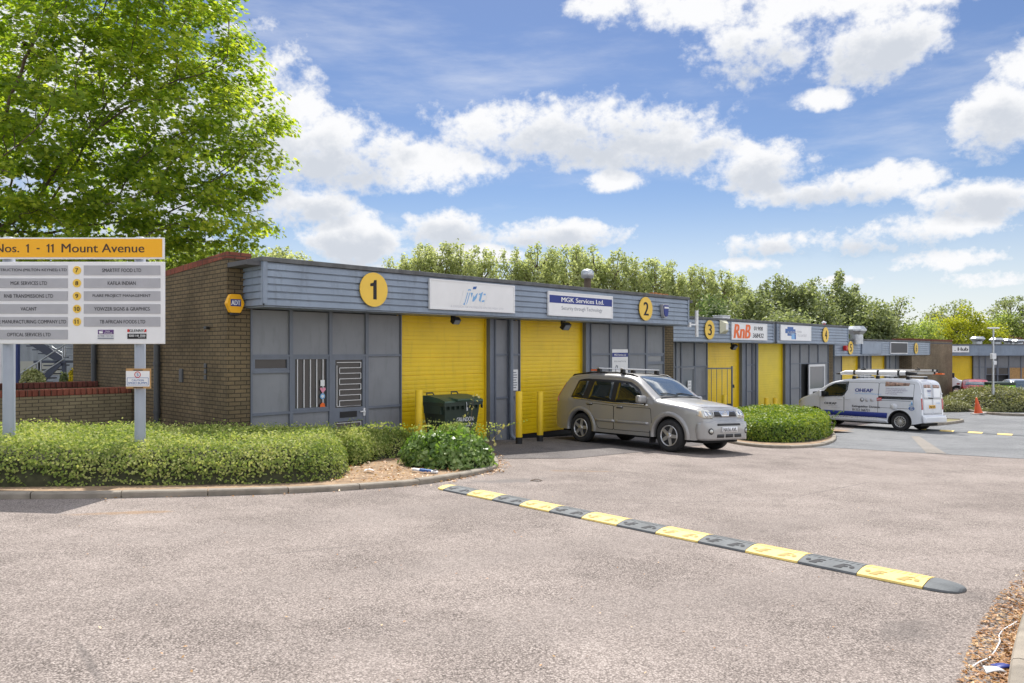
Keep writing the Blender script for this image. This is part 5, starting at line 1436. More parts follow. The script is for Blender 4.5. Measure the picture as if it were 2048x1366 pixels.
for sd in (-1, 1):
    s_ = VAN.sidepatch('window_surround', [(u + (-.03 if i < 3 else .02), v + (.02 if i > 1 else -.02)) for i, (u, v) in enumerate(wd_)], M_['black'], sd, .004, rnd=.05)
    VAN.sidepatch('window', wd_, M_['carglass'], sd, .010, s_, rnd=.05)
    fd = [(1.08, .42), (1.98, .42), (1.98, 1.14), (1.08, 1.10)]
    d1 = door_panel(VAN, [(1.10, .40), (2.06, .40), (2.06, 1.15), (1.10, 1.12)], Wt, sd)
    sld = door_panel(VAN, [(2.09, .40), (3.36, .40), (3.36, 1.72), (2.14, 1.72), (2.09, 1.3)], Wt, sd, 'sliding_door')
    rq = door_panel(VAN, [(3.39, .82), (4.62, .82), (4.62, 1.70), (3.39, 1.72)], Wt, sd, 'rear_quarter')
    VAN.sidepatch('door_rail', [(3.40, 1.08), (4.55, 1.08), (4.55, 1.10), (3.40, 1.10)], M_['greyprint'], sd, .010)
    VAN.sidepatch('sill_trim', [(1.32, .27), (3.72, .27), (3.72, .37), (3.4, .42), (1.32, .36)], Wt, sd, .016)
    for d, hx in ((d1, 1.90), (sld, 2.22)): VAN.sidepatch('handle', [(hx - .1, 1.07), (hx + .1, 1.07), (hx + .1, 1.10), (hx - .1, 1.10)], Wt, sd, .028, d, rnd=.01)
    VAN.frontpatch('tail_light', [(sd * .79, .80), (sd * .895, .80), (sd * .895, 1.20), (sd * .79, 1.20)], M_['redlens'], .014, rear=True)
    VAN.frontpatch('headlight', [(sd * .52, .80), (sd * .80, .84), (sd * .86, .98), (sd * .70, .98), (sd * .50, .88)], M_['lens'], .012, rnd=.03)
    c0 = Vector((VAN.L / 2 - 1.22, sd * 1.10, 1.22)); mr = MB().box(-.06, .08, -.11, .11, -.09, .17, M=Matrix.Translation(c0), bev=.05).build('mirror', Wt if sd > 0 else M_['black'], VAN.o)
    MB().box(-.10, -.062, -.09, .09, -.07, .15, M=Matrix.Translation(c0)).build('mirror_glass', M_['black'], mr)
arch_flare(VAN, M_['black'], .02, .006)
VAN.toppatch('windscreen', [(.94, -.72), (.88, 0), (.94, .72), (1.52, .62), (1.58, 0), (1.52, -.62)], M_['screenglass'], .006, rnd=.06)
VAN.frontpatch('bumper', [(-.86, .30), (.86, .30), (.88, .55), (-.88, .55)], M_['black'], .02)
VAN.frontpatch('rear_bumper', [(-.88, .33), (.88, .33), (.90, .58), (-.90, .58)], Wt, .07, rear=True)
for sd in (-1, 1):
    bd_ = VAN.frontpatch('rear_door', [(sd * .006, .62), (sd * .76, .62), (sd * .76, 1.78), (sd * .006, 1.80)], Wt, .010, rear=True, st=.08)
    VAN.frontpatch('window_panel', rounded([(sd * .06, 1.17), (sd * .70, 1.17), (sd * .66, 1.70), (sd * .06, 1.72)], .05), Wt, .020, bd_, rear=True, st=.08, thick=.008)
    VAN.frontpatch('door_picture', [(sd * .09, 1.58), (sd * .64, 1.58), (sd * .62, 1.69), (sd * .09, 1.70)], M_['signpic'] if 'signpic' in M_ else M_.setdefault('signpic', mat('mottled_photo_print', (.34, .22, .17), .5, var=.9, vscale=9)), .0225, bd_, rear=True, thick=.002)
    VAN.frontpatch('hinge', [(sd * .77, 1.35), (sd * .86, 1.35), (sd * .86, 1.40), (sd * .77, 1.40)], Wt, .025, rear=True)
rt = lambda off: (lambda a, b, e: Vector((VAN.L / 2 - VAN.rearx(-a, b) - off - e, -a, b)))
pl = VAN.frontpatch('number_plate', [(-.20, .84), (.32, .84), (.32, .96), (-.20, .96)], M_['plateyellow'], .020, rear=True)
m = MB(); put_text(m, 'YN67 KPX', None, -.06, .90, w=.44, h=.075, bold=.01, mp=rt(.0225)); m.build('lettering', M_['blackmatt'], pl)
VAN.frontpatch('door_handle', [(-.02, 1.18), (.34, 1.19), (.34, 1.235), (-.02, 1.225)], M_['black'], .032, rear=True)
m = MB(); put_text(m, 'OHEAP', None, -.26, 1.47, w=.30, h=.09, bold=.02, mp=rt(.0225)); m.build('lettering', M_['blue'], VAN.o)
m = MB(); put_text(m, 'Fire Protection', None, -.26, 1.39, w=.30, h=.045, mp=rt(.0225)); put_text(m, '01332 366721', None, -.26, 1.31, w=.26, h=.045, mp=rt(.0225)); put_text(m, 'ISO 9001', None, .45, 1.03, w=.3, h=.05, mp=rt(.0135)); m.build('tagline', M_['ltblue'], VAN.o)
sm = lambda off: (lambda a, b, e: Vector((VAN.L / 2 - a, VAN.side(a, b) + off + e, b)))
def vtext(name, t_, x0, x1, yc, h, m_, bold=0, off=.0125):
    (u0, v0), (u1, v1) = g([(x0, yc), (x1, yc)]); mb = MB(); put_text(mb, t_, None, (u0 + u1) / 2, (v0 + v1) / 2, w=abs(u1 - u0), h=h, bold=bold, mp=sm(off)); return mb.build(name, M_[m_], VAN.o)
vtext('lettering', 'OHEAP', 535, 690, 718, .135, 'blue', .03)
vtext('tagline', 'Fire Protection & Maintenance', 535, 770, 748, .055, 'ltblue')
vtext('lettering', 'OHEAP', 266, 373, 833, .085, 'blackmatt', .03)
vtext('tagline', 'Fire Protection', 300, 385, 855, .03, 'greyprint'); vtext('tagline', 'www.oheap.co.uk', 320, 403, 872, .03, 'greyprint')
vtext('lettering', 'Extinguisher Division', 513, 760, 866, .105, 'blackmatt', .022)
vtext('phone_number', '01332 366721', 516, 668, 893, .09, 'blackmatt', .014)
q = g([(340, 936), (870, 936), (870, 985), (340, 985)])
bz0, bz1 = .44, .63
VAN.sidepatch('blue_band', [(1.0, bz0), (3.70, bz0), (3.72, bz1), (1.0, bz1)], M_['blue'], 1, .019, thick=.006)
vtext('lettering', 'FIRE PROTECTION ENGINEERS', 272, 748, 960, .115, 'white', .02, .0205)
q = g([(800, 640), (1020, 655), (1012, 678), (800, 682)])
VAN.sidepatch('picture_strip', q, M_['signpic'], 1, .0085, thick=.002)
for k, (a, b) in enumerate(((705, 985), (720, 1000), (735, 960), (750, 910))): vtext('tagline', 'Fire Alarms, Emergency Lighting, Suppression Systems'[: 52 - 7 * k], 806, b, a, .045, 'purple', 0, .0085)
vtext('tagline', 'Head office: Derby, East Midlands and nationwide service', 800, 1060, 792, .03, 'greyprint', 0, .0085)
for (x, m_) in ((601, 'greyprint'), (645, 'ltgreyprint'), (690, 'ltgreyprint')):
    u, v = g([(x, 802)])[0]; VAN.sidepatch('emblem', [(u + .075 * math.cos(a), v + .08 * math.sin(a)) for a in np.linspace(0, 2 * math.pi, 17)[:-1]], M_[m_], 1, .0095, thick=.003)
u, v = g([(601, 800)])[0]; VAN.sidepatch('emblem_centre', [(u + .04 * math.cos(a), v + .04 * math.sin(a)) for a in np.linspace(0, 2 * math.pi, 13)[:-1]], M_['white'], 1, .0115, thick=.002)
VAN.sidepatch('emblem', g([(733, 784), (776, 784), (776, 812), (733, 812)]), M_['red'], 1, .0095, thick=.003)
vtext('lettering', 'ATC', 738, 772, 798, .07, 'white', .02, .0110)
u, v = g([(1043, 838)])[0]; vtext('lettering', 'BAFE', 1022, 1058, 852, .05, 'ltblue', .01, .0098); VAN.sidepatch('emblem', [(u - .03, v - .03), (u + .04, v - .03), (u + .02, v + .08), (u - .01, v + .06)], M_['ltblue'], 1, .0095, thick=.003)
u, v = g([(1043, 882)])[0]
vs = []; fs = []
for i in range(24):
    a = 2 * math.pi * i / 24
    for k in (1, .72): vs.append(sm(.0095)(u + .10 * k * math.cos(a), v + .07 * k * math.sin(a), 0))
for i in range(24): j = (i + 1) % 24; fs.append((2 * i, 2 * j, 2 * j + 1, 2 * i + 1))
MB().add(vs, fs).build('emblem_ring', M_['midblue'], VAN.o)
vtext('lettering', 'FIA', 1025, 1062, 882, .06, 'midblue', .02, .0098)
u, v = g([(885, 865)])[0]; VAN.sidepatch('fuel_flap', [(u + .13 * math.cos(a), v + .12 * math.sin(a)) for a in np.linspace(0, 2 * math.pi, 21)[:-1]], Wt, 1, .011, thick=.004)
# its roof rack
for x in (2.35, 3.25, 4.35):
    z = VAN.H(x) + .075; rb = MB().box(VAN.L / 2 - x - .03, VAN.L / 2 - x + .03, -.78, .78, z, z + .03, bev=.01).build('roof_bar', M_['alloy'], VAN.o)
    for sd in (-1, 1): MB().box(VAN.L / 2 - x - .06, VAN.L / 2 - x + .06, sd * .72 - .06, sd * .72 + .06, z - .12, z - .001, bev=.02).build('bar_foot', M_['black'], rb)
def tr(m, o, dz=0): return Matrix.Translation(o)
# pipe carrier and two ladders, each lifted off by itself
def van_thing(name, lab, cat, z, group=None):
    w = VAN.loc + VAN.M @ Vector((0, 0, z)); t_ = empty(name, w, 0, lab, cat, group); t_.rotation_euler = VAN.M.to_euler(); return t_
zt = VAN.H(3) + .107
t = van_thing('pipe_carrier', 'long white tube carrier with dark ends lying along the roof of the white van', 'tube carrier', zt)
MB().tube([(VAN.L / 2 - 1.78, .66, .045), (VAN.L / 2 - 1.98, .66, .085), (VAN.L / 2 - 4.25, .66, .085)], [.05, .085, .085], 12).build('tube', M_['white'], t)
MB().tube([(VAN.L / 2 - 1.60, .66, .03), (VAN.L / 2 - 1.77, .66, .045)], [.02, .052], 10).build('end_cap', M_['black'], t)
MB().tube([(VAN.L / 2 - 4.26, .66, .085), (VAN.L / 2 - 4.62, .66, .06)], [.088, .04], 10).build('end_cap', M_['black'], t)
for x in (2.35, 3.25, 4.0): MB().box(VAN.L / 2 - x - .03, VAN.L / 2 - x + .03, .57, .75, .0, .176).build('clamp', M_['black'], t)
def ladder(y, z, x0, x1, lab, w=.36):
    t = van_thing('ladder', lab, 'ladder', zt + z, 'ladders on the van roof')
    for sd in (-1, 1): MB().box(VAN.L / 2 - x1, VAN.L / 2 - x0, y + sd * w / 2 - .014, y + sd * w / 2 + .014, .0, .07).build('rail', M_['alloyl'], t)
    for i in range(int((x1 - x0) / .28)): 
        xx = VAN.L / 2 - x0 - .15 - i * .28; MB().tube([(xx, y - w / 2 + .015, .035), (xx, y + w / 2 - .015, .035)], .014, 6).build('rung', M_['alloyl'], t)
    for sd in (-1, 1): MB().box(VAN.L / 2 - x1 - .05, VAN.L / 2 - x1 - .001, y + sd * w / 2 - .02, y + sd * w / 2 + .02, -.005, .08).build('rail_foot', M_['black'], t)
M_['alloyl'] = mat('pale_aluminium', (.60, .58, .55), .4, metal=.3)
ladder(.24, .06, 2.2, 5.1, 'aluminium ladder lying on the van roof next to the tube carrier')
ladder(-.22, .17, 2.1, 4.85, 'upper aluminium ladder on the van roof behind the other ladder')
for i, (x, y) in enumerate(((2.35, .0), (4.35, -.05))):
    MB().tube([(VAN.L / 2 - x, y, zt - .02), (VAN.L / 2 - x, y, zt + .22)], .012, 6).box(VAN.L / 2 - x - .09, VAN.L / 2 - x + .09, y - .03, y + .03, zt + .20, zt + .235).tube([(VAN.L / 2 - x - .07, y, zt + .24), (VAN.L / 2 - x + .03, y, zt + .30)], .014, 6).build('ladder_clamp', M_['black'], VAN.o)
MB().box(-2.85, -2.55, .10, .32, zt + .05, zt + .10).build('warning_flag', M_['orange'], VAN.o)

# --- far vehicles
def far_car(lab, paint, loc, hd, L=4.1, h=1.42, rear_plate=True, grp='cars in the yard'):
    c = Car('parked_car', lab, 'car', [(0, .5), (.05, .66), (.2, .74), (.9, .90), (1.15, .95), (1.55, 1.2), (1.9, h - .06), (2.3, h), (3.0, h - .03), (3.5, h - .2), (3.85, .98), (3.98, .90), (4.06, .6), (4.1, .5)], [(0, .6), (.1, .72), (.4, .82), (1.2, .85), (3.3, .85), (3.8, .8), (4.02, .72), (4.1, .62)], L, .86, .42, (.8, 3.32), .37, .22, r=.31, tw=.19, rmax=.12, loc=loc, heading=hd, group=grp)
    c.body(M_[paint]); c.under(); c.wheels(spokes=7, rim=.2)
    for sd in (-1, 1):
        s_ = c.sidepatch('window', [(1.35, .92), (1.62, 1.13), (2.0, h - .13), (2.9, h - .13), (3.25, 1.1), (3.3, .95)], M_['carglass'], sd, .008)
        c.frontpatch('headlight', [(sd * .45, .56), (sd * .72, .58), (sd * .74, .69), (sd * .5, .68)], M_['lens'], .012)
        c.frontpatch('tail_light', [(sd * .5, .74), (sd * .74, .74), (sd * .74, .88), (sd * .55, .88)], M_['redlens'], .012, rear=True)
        MB().box(c.L / 2 - 1.55, c.L / 2 - 1.45, sd * .93 - .09, sd * .93 + .09, .92, 1.04, bev=.03).build('mirror', M_[paint], c.o)
    c.toppatch('windscreen', [(1.2, -.6), (1.2, .6), (1.86, .5), (1.86, -.5)], M_['screenglass'], .006)
    c.toppatch('rear_window', [(3.42, -.5), (3.42, .5), (3.8, .58), (3.8, -.58)], M_['screenglass'], .006)
    c.frontpatch('grille', [(-.4, .52), (.4, .52), (.4, .6), (-.4, .6)], M_['black'], .012)
    p = c.frontpatch('number_plate', [(-.26, .60), (.26, .60), (.26, .71), (-.26, .71)], M_['plateyellow'], .016, rear=True)
    return c
far_car('small red car with a yellow rear plate beside the far van', 'redpaint', (30.6, 49.6), (.5, .86), h=1.36)
far_car('pale silver car at the right edge behind the mound', 'palepaint', (31.6, 46.5), (-.3, -.95), h=1.45)
hd = Vector((.97, -.22)); cf = (29.9, 54.4)
FV = Car('parked_van', 'white and blue panel van half hidden behind the far brick wall', 'van', [(0, .6), (.05, .9), (.2, 1.05), (.8, 1.2), (.95, 1.3), (1.6, 2.0), (1.9, 2.3), (2.3, 2.42), (5.2, 2.45), (5.5, 2.38), (5.58, 1.2), (5.6, .6)], [(0, .6), (.1, .8), (.5, .95), (5.4, .98), (5.6, .9)], 5.6, 1.25, .10, (.95, 4.4), .42, .3, r=.35, loc=cf, heading=hd, rmax=.16, group='vans in the yard')
FV.body(M_['vanwhite']); FV.under(); FV.wheels(spokes=9, rim=.21)
for sd in (-1, 1):
    FV.sidepatch('window', [(1.15, 1.35), (1.75, 1.95), (2.15, 1.98), (2.2, 1.35)], M_['carglass'], sd, .008)
    FV.sidepatch('blue_band', [(2.3, .45), (5.5, .45), (5.5, 1.15), (1.9, 1.15), (1.7, .8)], M_['midblue'], sd, .006)
    FV.sidepatch('window_sign', [(2.5, 1.4), (4.6, 1.4), (4.6, 2.05), (2.5, 2.05)], mat('turquoise_print', (.12, .45, .55), .4), sd, .008)
    MB().box(FV.L / 2 - 1.35, FV.L / 2 - 1.2, sd * 1.14 - .12, sd * 1.14 + .12, 1.3, 1.65, bev=.05).build('mirror', M_['black'], FV.o)
    FV.frontpatch('headlight', [(sd * .5, .85), (sd * .82, .88), (sd * .85, 1.05), (sd * .6, 1.05)], M_['lens'], .012)
FV.toppatch('windscreen', [(1.0, -.75), (1.0, .75), (1.78, .68), (1.78, -.68)], M_['screenglass'], .006)
FV.frontpatch('bumper', [(-.8, .38), (.8, .38), (.85, .62), (-.85, .62)], M_['black'], .03)
p = at(2000, 790, 46); t = empty('wheeled_bin', (p.x, p.y, gz(p.x, p.y)), R(6), 'lime green wheeled bin with dark lid beside the far lamp column', 'bin')
m = MB(); m.add(taper(.2, 1.1, .52, .38, .64, .48), BX); m.build('bin_body', M_['lime'], t)
MB().box(-.67, .67, -.52, .52, 1.1, 1.30, bev=.08).build('lid', M_['binbody'], t); MB().box(-.60, .60, -.478, -.40, .62, .74).build('dark_stripe', M_['binbody'], t)
for x in (-.42, .42):
    for y in (-.3, .3): MB().lathe([(.02, -.03), (.1, -.03), (.1, .03), (.02, .03)], 12, M=Matrix.Translation((x, y, .1)) @ Matrix.Rotation(R(90), 4, 'X')).build('wheel', M_['black'], t)

# lamp column and cone by the mound
p = at(1986, 800, 40); t = empty('lamp_column', (p.x, p.y, gz(p.x, p.y)), 0, 'slim grey lamp column rising behind the mound', 'lamp post')
MB().tube([(0, 0, -.1), (0, 0, 1.2)], .085, 12).build('base', M_['steel'], t); MB().tube([(0, 0, 1.2), (.02, 0, 4.35)], [.062, .04], 12).build('column', M_['steel'], t)
MB().box(-.26, .30, -.12, .12, 4.36, 4.44, bev=.035).build('lantern', M_['white_frame'], t)
MB().box(-.10, .12, -.10, .10, 2.75, 3.05, bev=.02).box(.0, .16, -.08, .08, 2.45, 2.65, bev=.02).build('camera_box', M_['white_frame'], t)
p = gp(1957, 829); s_ = 1.0; t = empty('traffic_cone', (p.x, p.y, gz(p.x, p.y)), .2, 'orange traffic cone leaning on the kerb in front of the mound', 'traffic cone'); t.rotation_euler = (0, R(-9), .2); t.location.z += .05
p.z = 0
MB().lathe([(.19, .04), (.165, .12), (.04, .78), (.03, .80), (0, .80)], 20).build('cone', M_['conered'], t); MB().box(-.26, .26, -.26, .26, -.01, .04, bev=.015).build('base', mat('weathered_base', (.4, .36, .33), .8), t)
# ------------------------------------------------------------------ foliage
DIAMOND = (np.array([(0, 0, 0), (-.30, .45, .07), (0, 1, -.04), (.30, .45, .07)]), [(0, 2, 1), (0, 3, 2)])
OVAL = (np.array([(0, 0, 0), (-.30, .28, .06), (-.30, .66, .05), (0, 1, -.06), (.30, .66, .05), (.30, .28, .06)]), [(0, 3, 2, 1), (0, 5, 4, 3)])
MAPLE = (np.array([(0, 0, 0), (-.34, .10, .05), (-.22, .26, .0), (-.56, .46, .06), (-.26, .52, -.0), (-.30, .80, .03), (-.10, .70, -.01), (0, 1.06, -.10), (.10, .70, -.01), (.30, .80, .03), (.26, .52, 0), (.56, .46, .06), (.22, .26, 0), (.34, .10, .05)]),
         [(0, 2, 1), (0, 4, 3, 2), (0, 6, 5, 4), (0, 8, 7, 6), (0, 10, 9, 8), (0, 12, 11, 10), (0, 13, 12)])
IVY = (np.array([(0, 0, 0), (-.42, .22, .07), (-.24, .46, .02), (0, 1, -.08), (.24, .46, .02), (.42, .22, .07)]), [(0, 3, 2, 1), (0, 5, 4, 3)])


def leaf_cloud(name, pos, nrm, size, tmpl, m, parent, seed=1, kind=None):
    rng = np.random.default_rng(seed); N = len(pos); tv, tf = tmpl; k = len(tv)
    nrm = nrm / np.maximum(1e-6, np.linalg.norm(nrm, axis=1, keepdims=True))
    r = rng.normal(size=(N, 3)); a = np.cross(nrm, r); a /= np.maximum(1e-6, np.linalg.norm(a, axis=1, keepdims=True)); b = np.cross(nrm, a)
    s = size[:, None, None]
    V_ = pos[:, None, :] + s * (a[:, None, :] * tv[None, :, 0:1] + b[:, None, :] * (tv[None, :, 1:2] - .4) + nrm[:, None, :] * tv[None, :, 2:3])
    fl = [len(f) for f in tf]; L1 = np.concatenate([np.array(f) for f in tf]); nl = len(L1)
    li = (np.arange(N)[:, None] * k + L1[None, :]).ravel()
    tot = np.tile(np.array(fl), N); st = np.concatenate([[0], np.cumsum(tot)[:-1]])
    me = bpy.data.meshes.new(name)
    me.vertices.add(N * k); me.vertices.foreach_set('co', V_.astype(np.float32).ravel())
    me.loops.add(N * nl); me.loops.foreach_set('vertex_index', li.astype(np.int32))
    me.polygons.add(len(tot)); me.polygons.foreach_set('loop_start', st.astype(np.int32)); me.polygons.foreach_set('loop_total', tot.astype(np.int32))
    me.update(calc_edges=True)
    return tag(link(name, me, m, parent), kind=kind)


def polydist(P, poly):
    """distance inside a polygon (negative outside) and outward direction, for many points"""
    A = np.array([(p[0], p[1]) for p in poly]); B = np.roll(A, -1, 0); best = np.full(len(P), 1e9); dirn = np.zeros((len(P), 2)); ins = np.zeros(len(P), bool)
    for a, b in zip(A, B):
        d = b - a; t = np.clip(((P - a) @ d) / (d @ d), 0, 1); q = a + t[:, None] * d; v = q - P; dd = np.hypot(v[:, 0], v[:, 1])
        m = dd < best; best[m] = dd[m]; dirn[m] = v[m]
        c = ((a[1] > P[:, 1]) != (b[1] > P[:, 1])) & (P[:, 0] < (b[0] - a[0]) * (P[:, 1] - a[1]) / (b[1] - a[1] + 1e-12) + a[0]); ins ^= c
    return np.where(ins, best, -best), dirn / np.maximum(1e-6, np.linalg.norm(dirn, axis=1, keepdims=True))


def gzv(P): return np.array([gz(float(x), float(y)) for x, y in P])


def wob(P, f, seed):
    rng = np.random.default_rng(seed); o = np.zeros(len(P))
    for i in range(6):
        k = rng.normal(size=2) * f * (1 + i * .5); o += np.sin(P @ k + rng.uniform(0, 6.3)) / (1 + i * .4)
    return o / 3


def hedge(name, label, cat, poly, hfun, edge, n, size, m, core, tmpl=OVAL, seed=3, rough=.04, group=None, shag=.05, upb=.7, sidefrac=.35):
    c = np.mean([(p[0], p[1]) for p in poly], axis=0); z0 = gz(c[0], c[1])
    t = empty(name, (c[0], c[1], z0), 0, label, cat, group); rng = np.random.default_rng(seed)
    lo = np.min([(p[0], p[1]) for p in poly], axis=0); hi = np.max([(p[0], p[1]) for p in poly], axis=0)
    def surf(P):
        d, o = polydist(P, poly); u = np.clip(d / edge, 0, 1); pr = (1 - (1 - u) ** 2.6) ** (1 / 2.6)
        h = hfun(P) * pr + rough * wob(P, 5, seed) * pr; slope = (1 - u) ** 2
        return d, o, gzv(P), h, slope
    P = rng.uniform(lo, hi, size=(n * 6, 2)); d, _ = polydist(P, poly); P = P[d > .01][:int(n * (1 - sidefrac))]
    d, o, g_, h, sl = surf(P)
    dep = np.abs(rng.normal(size=len(P))) * shag
    pos = np.column_stack([P, g_ + h - dep + rng.random(len(P)) ** 6 * shag * 2.2]); nr = np.column_stack([o * sl[:, None] * 1.2, np.full(len(P), upb)]) + rng.normal(size=(len(P), 3)) * .55
    # the sides: points with less and less inset, spread over the height
    ns = n - len(P); A = np.array([(p[0], p[1]) for p in poly]); B = np.roll(A, -1, 0); ln = np.linalg.norm(B - A, axis=1); k = rng.choice(len(A), ns, p=ln / ln.sum()); tt = rng.random(ns)[:, None]
    Q = A[k] + (B[k] - A[k]) * tt; nd = np.column_stack([(B - A)[k][:, 1], -(B - A)[k][:, 0]]) / ln[k][:, None]
    dd, _ = polydist(Q + nd * .02, poly); nd[dd > 0] *= -1
    v = rng.random(ns) ** .85; u = 1 - (1 - np.minimum(v, .999) ** 2.6) ** (1 / 2.6); ins = u * edge * .95 + np.abs(rng.normal(size=ns)) * shag - rough * wob(np.column_stack([Q.sum(1), v * 3]), 4, seed + 1)
    Q2 = Q - nd * ins[:, None]; hh = hfun(Q2)
    pos2 = np.column_stack([Q2, gzv(Q2) + v * hh]); nr2 = np.column_stack([nd, np.full(ns, .35)]) + rng.normal(size=(ns, 3)) * .5
    pos = np.vstack([pos, pos2]); nr = np.vstack([nr, nr2]); sz = size * rng.uniform(.6, 1.25, len(pos))
    pos -= np.array(t.location)
    leaf_cloud('foliage', pos, nr, sz, tmpl, m, t, seed)
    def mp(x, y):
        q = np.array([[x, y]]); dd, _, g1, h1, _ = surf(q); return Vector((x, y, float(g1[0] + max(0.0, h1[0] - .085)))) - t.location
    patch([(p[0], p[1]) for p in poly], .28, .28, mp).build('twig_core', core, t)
    return t


def sm_poly(pts, n=5):
    q = [(p[0], p[1]) for p in pts]; P = [Vector(p) for p in q]; out = []; N = len(P)
    for i in range(N):
        a, b, c, d = P[i - 1], P[i], P[(i + 1) % N], P[(i + 2) % N]
        for k in range(n):
            t = k / n; out.append(tuple(.5 * ((2 * b) + (c - a) * t + (2 * a - 5 * b + 4 * c - d) * t * t + (3 * b - a - 3 * c + d) * t ** 3)))
    return out


LF = {}
LF['hedge'] = leaf_mat('cotoneaster_leaf', (.11, .17, .04, 1), (.28, .345, .09, 1), (.58, .57, .24, 1), .34, (1.5, 1.55, .8, 1), 1.5, rough=.6, spec=.15)
LF['ivy'] = leaf_mat('ivy_leaf', (.06, .115, .028, 1), (.145, .235, .05, 1), (.36, .44, .19, 1), .30, (1.8, 2.0, .7, 1), 2, rough=.38, spec=.4)
LF['box'] = leaf_mat('laurel_leaf', (.06, .125, .018, 1), (.16, .245, .03, 1), (.38, .44, .075, 1), .34, (1.7, 1.6, .7, 1), 1.2, rough=.45, spec=.3)
LF['mound'] = leaf_mat('grey_olive_leaf', (.12, .14, .055, 1), (.22, .23, .095, 1), (.34, .33, .16, 1), .25, (1.5, 1.5, .8, 1), 1.2)
LF['maple'] = leaf_mat('maple_leaf', (.085, .15, .022, 1), (.20, .29, .035, 1), (.45, .49, .07, 1), .56, (1.75, 1.75, .65, 1), .30, rough=.5, spec=.25)
LF['poplar'] = leaf_mat('poplar_leaf', (.24, .29, .13, 1), (.38, .42, .20, 1), (.55, .57, .33, 1), .52, (1.45, 1.45, 1.0, 1), .5, rough=.5, spec=.25)
LF['dark'] = leaf_mat('dark_tree_leaf', (.13, .17, .085, 1), (.22, .26, .125, 1), (.35, .38, .20, 1), .48, (1.5, 1.5, .95, 1), .6)
LF['mid'] = leaf_mat('mid_green_leaf', (.16, .22, .065, 1), (.27, .33, .10, 1), (.42, .46, .18, 1), .48, (1.6, 1.65, .8, 1), .6)
LF['yellow'] = leaf_mat('golden_green_leaf', (.17, .23, .02, 1), (.34, .38, .035, 1), (.52, .52, .08, 1), .45, (1.6, 1.5, .5, 1), .6)
LF['copper'] = leaf_mat('copper_leaf', (.05, .028, .022, 1), (.11, .06, .045, 1), (.22, .15, .11, 1), .25, (1.5, 1.2, 1, 1), .8)
LF['elder'] = leaf_mat('elder_leaf_and_flower', (.06, .11, .03, 1), (.13, .19, .06, 1), (.42, .44, .28, 1), .3, (1.5, 1.6, .9, 1), 1.6)
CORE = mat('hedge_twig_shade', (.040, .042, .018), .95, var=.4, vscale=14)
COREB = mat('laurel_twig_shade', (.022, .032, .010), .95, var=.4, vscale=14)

# --- hedges and shrubs
W1 = lambda x, y: B1.W(x, y, 0)
hp = [gp(-330, 984), gp(-100, 984), gp(0, 982), gp(170, 980), gp(340, 978), gp(480, 976), gp(600, 972), gp(672, 966), gp(698, 950), gp(700, 926), W1(-4.6, -2.4), W1(-5.2, -1.5), W1(-6.4, -.6), W1(-7.1, -.6), W1(-8.6, .9), W1(-10.5, 1.2), W1(-13.5, 1.0), W1(-15.5, -1.0)]
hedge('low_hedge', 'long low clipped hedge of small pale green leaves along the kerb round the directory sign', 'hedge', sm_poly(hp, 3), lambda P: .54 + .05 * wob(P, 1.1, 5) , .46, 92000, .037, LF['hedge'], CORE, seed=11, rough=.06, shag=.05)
rp = [gp(690, 936), gp(722, 936), gp(765, 924), gp(830, 916), gp(900, 920), gp(950, 919), gp(966, 908), (-.60, 14.7), (-1.17, 14.3), (-2.03, 13.7), (-2.70, 13.2), (-3.15, 12.6)]
hedge('low_hedge', 'sloping rear hedge of pale leaves between the bare soil and the grey door', 'hedge', sm_poly(rp, 3), lambda P: .66 + .05 * wob(P, 1.5, 8), 1.15, 30000, .039, LF['hedge'], CORE, seed=18, rough=.06, shag=.05, sidefrac=.15)
ivc = gp(885, 946); ivc = Vector((ivc.x + .0, ivc.y + .58, 0))
ip = [(ivc.x + .02 + .74 * math.cos(a) * (1 + .10 * math.sin(3 * a)), ivc.y + .56 * math.sin(a)) for a in np.linspace(0, 2 * math.pi, 25)[:-1]]
hedge('ivy_bush', 'rounded glossy dark green ivy bush at the corner of the planting bed', 'bush', ip, lambda P: np.full(len(P), .51), .55, 5600, .088, LF['ivy'], COREB, tmpl=IVY, seed=12, rough=.12, shag=.08, upb=.5, sidefrac=.5)
bpz = -.36
bxp = [gp(1440, 872), gp(1452, 879), gp(1500, 887), gp(1560, 890), gp(1615, 888), gp(1650, 881), gp(1663, 872), (9.9, 23.4), (9.9, 25.0), (8.9, 25.9), (7.4, 25.0), (6.0, 22.4)]
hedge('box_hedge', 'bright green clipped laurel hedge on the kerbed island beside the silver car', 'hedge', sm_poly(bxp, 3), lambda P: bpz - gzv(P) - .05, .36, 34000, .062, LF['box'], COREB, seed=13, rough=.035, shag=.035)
mp_ = [(26.6 + 5.2 * math.cos(a), 41.9 + 3.2 * math.sin(a) * (1 if math.sin(a) > 0 else 1.0)) for a in np.linspace(0, 2 * math.pi, 41)[:-1]]
hedge('mounded_shrub', 'large mounded grey green shrub bed behind the traffic cone', 'shrub', mp_, lambda P: .15 + 1.05 * np.clip(1 - ((P[:, 0] - 26.6) / np.where(P[:, 0] < 26.6, 2.7, 3.6)) ** 2 - ((P[:, 1] - 41.4) / 3.1) ** 2, 0, 1) ** .85, .3, 24000, .10, LF['mound'], CORE, seed=14, rough=.07, shag=.07, sidefrac=.2)
sp = [(22.6 + 1.7 * math.cos(a), 39.9 + 1.1 * math.sin(a)) for a in np.linspace(0, 2 * math.pi, 25)[:-1]]
hedge('low_shrub', 'low spreading shrub at the foot of the far brick wall left of the mound', 'shrub', sp, lambda P: np.full(len(P), .52), .8, 3500, .10, LF['mound'], CORE, seed=15, rough=.07, shag=.06, sidefrac=.2)
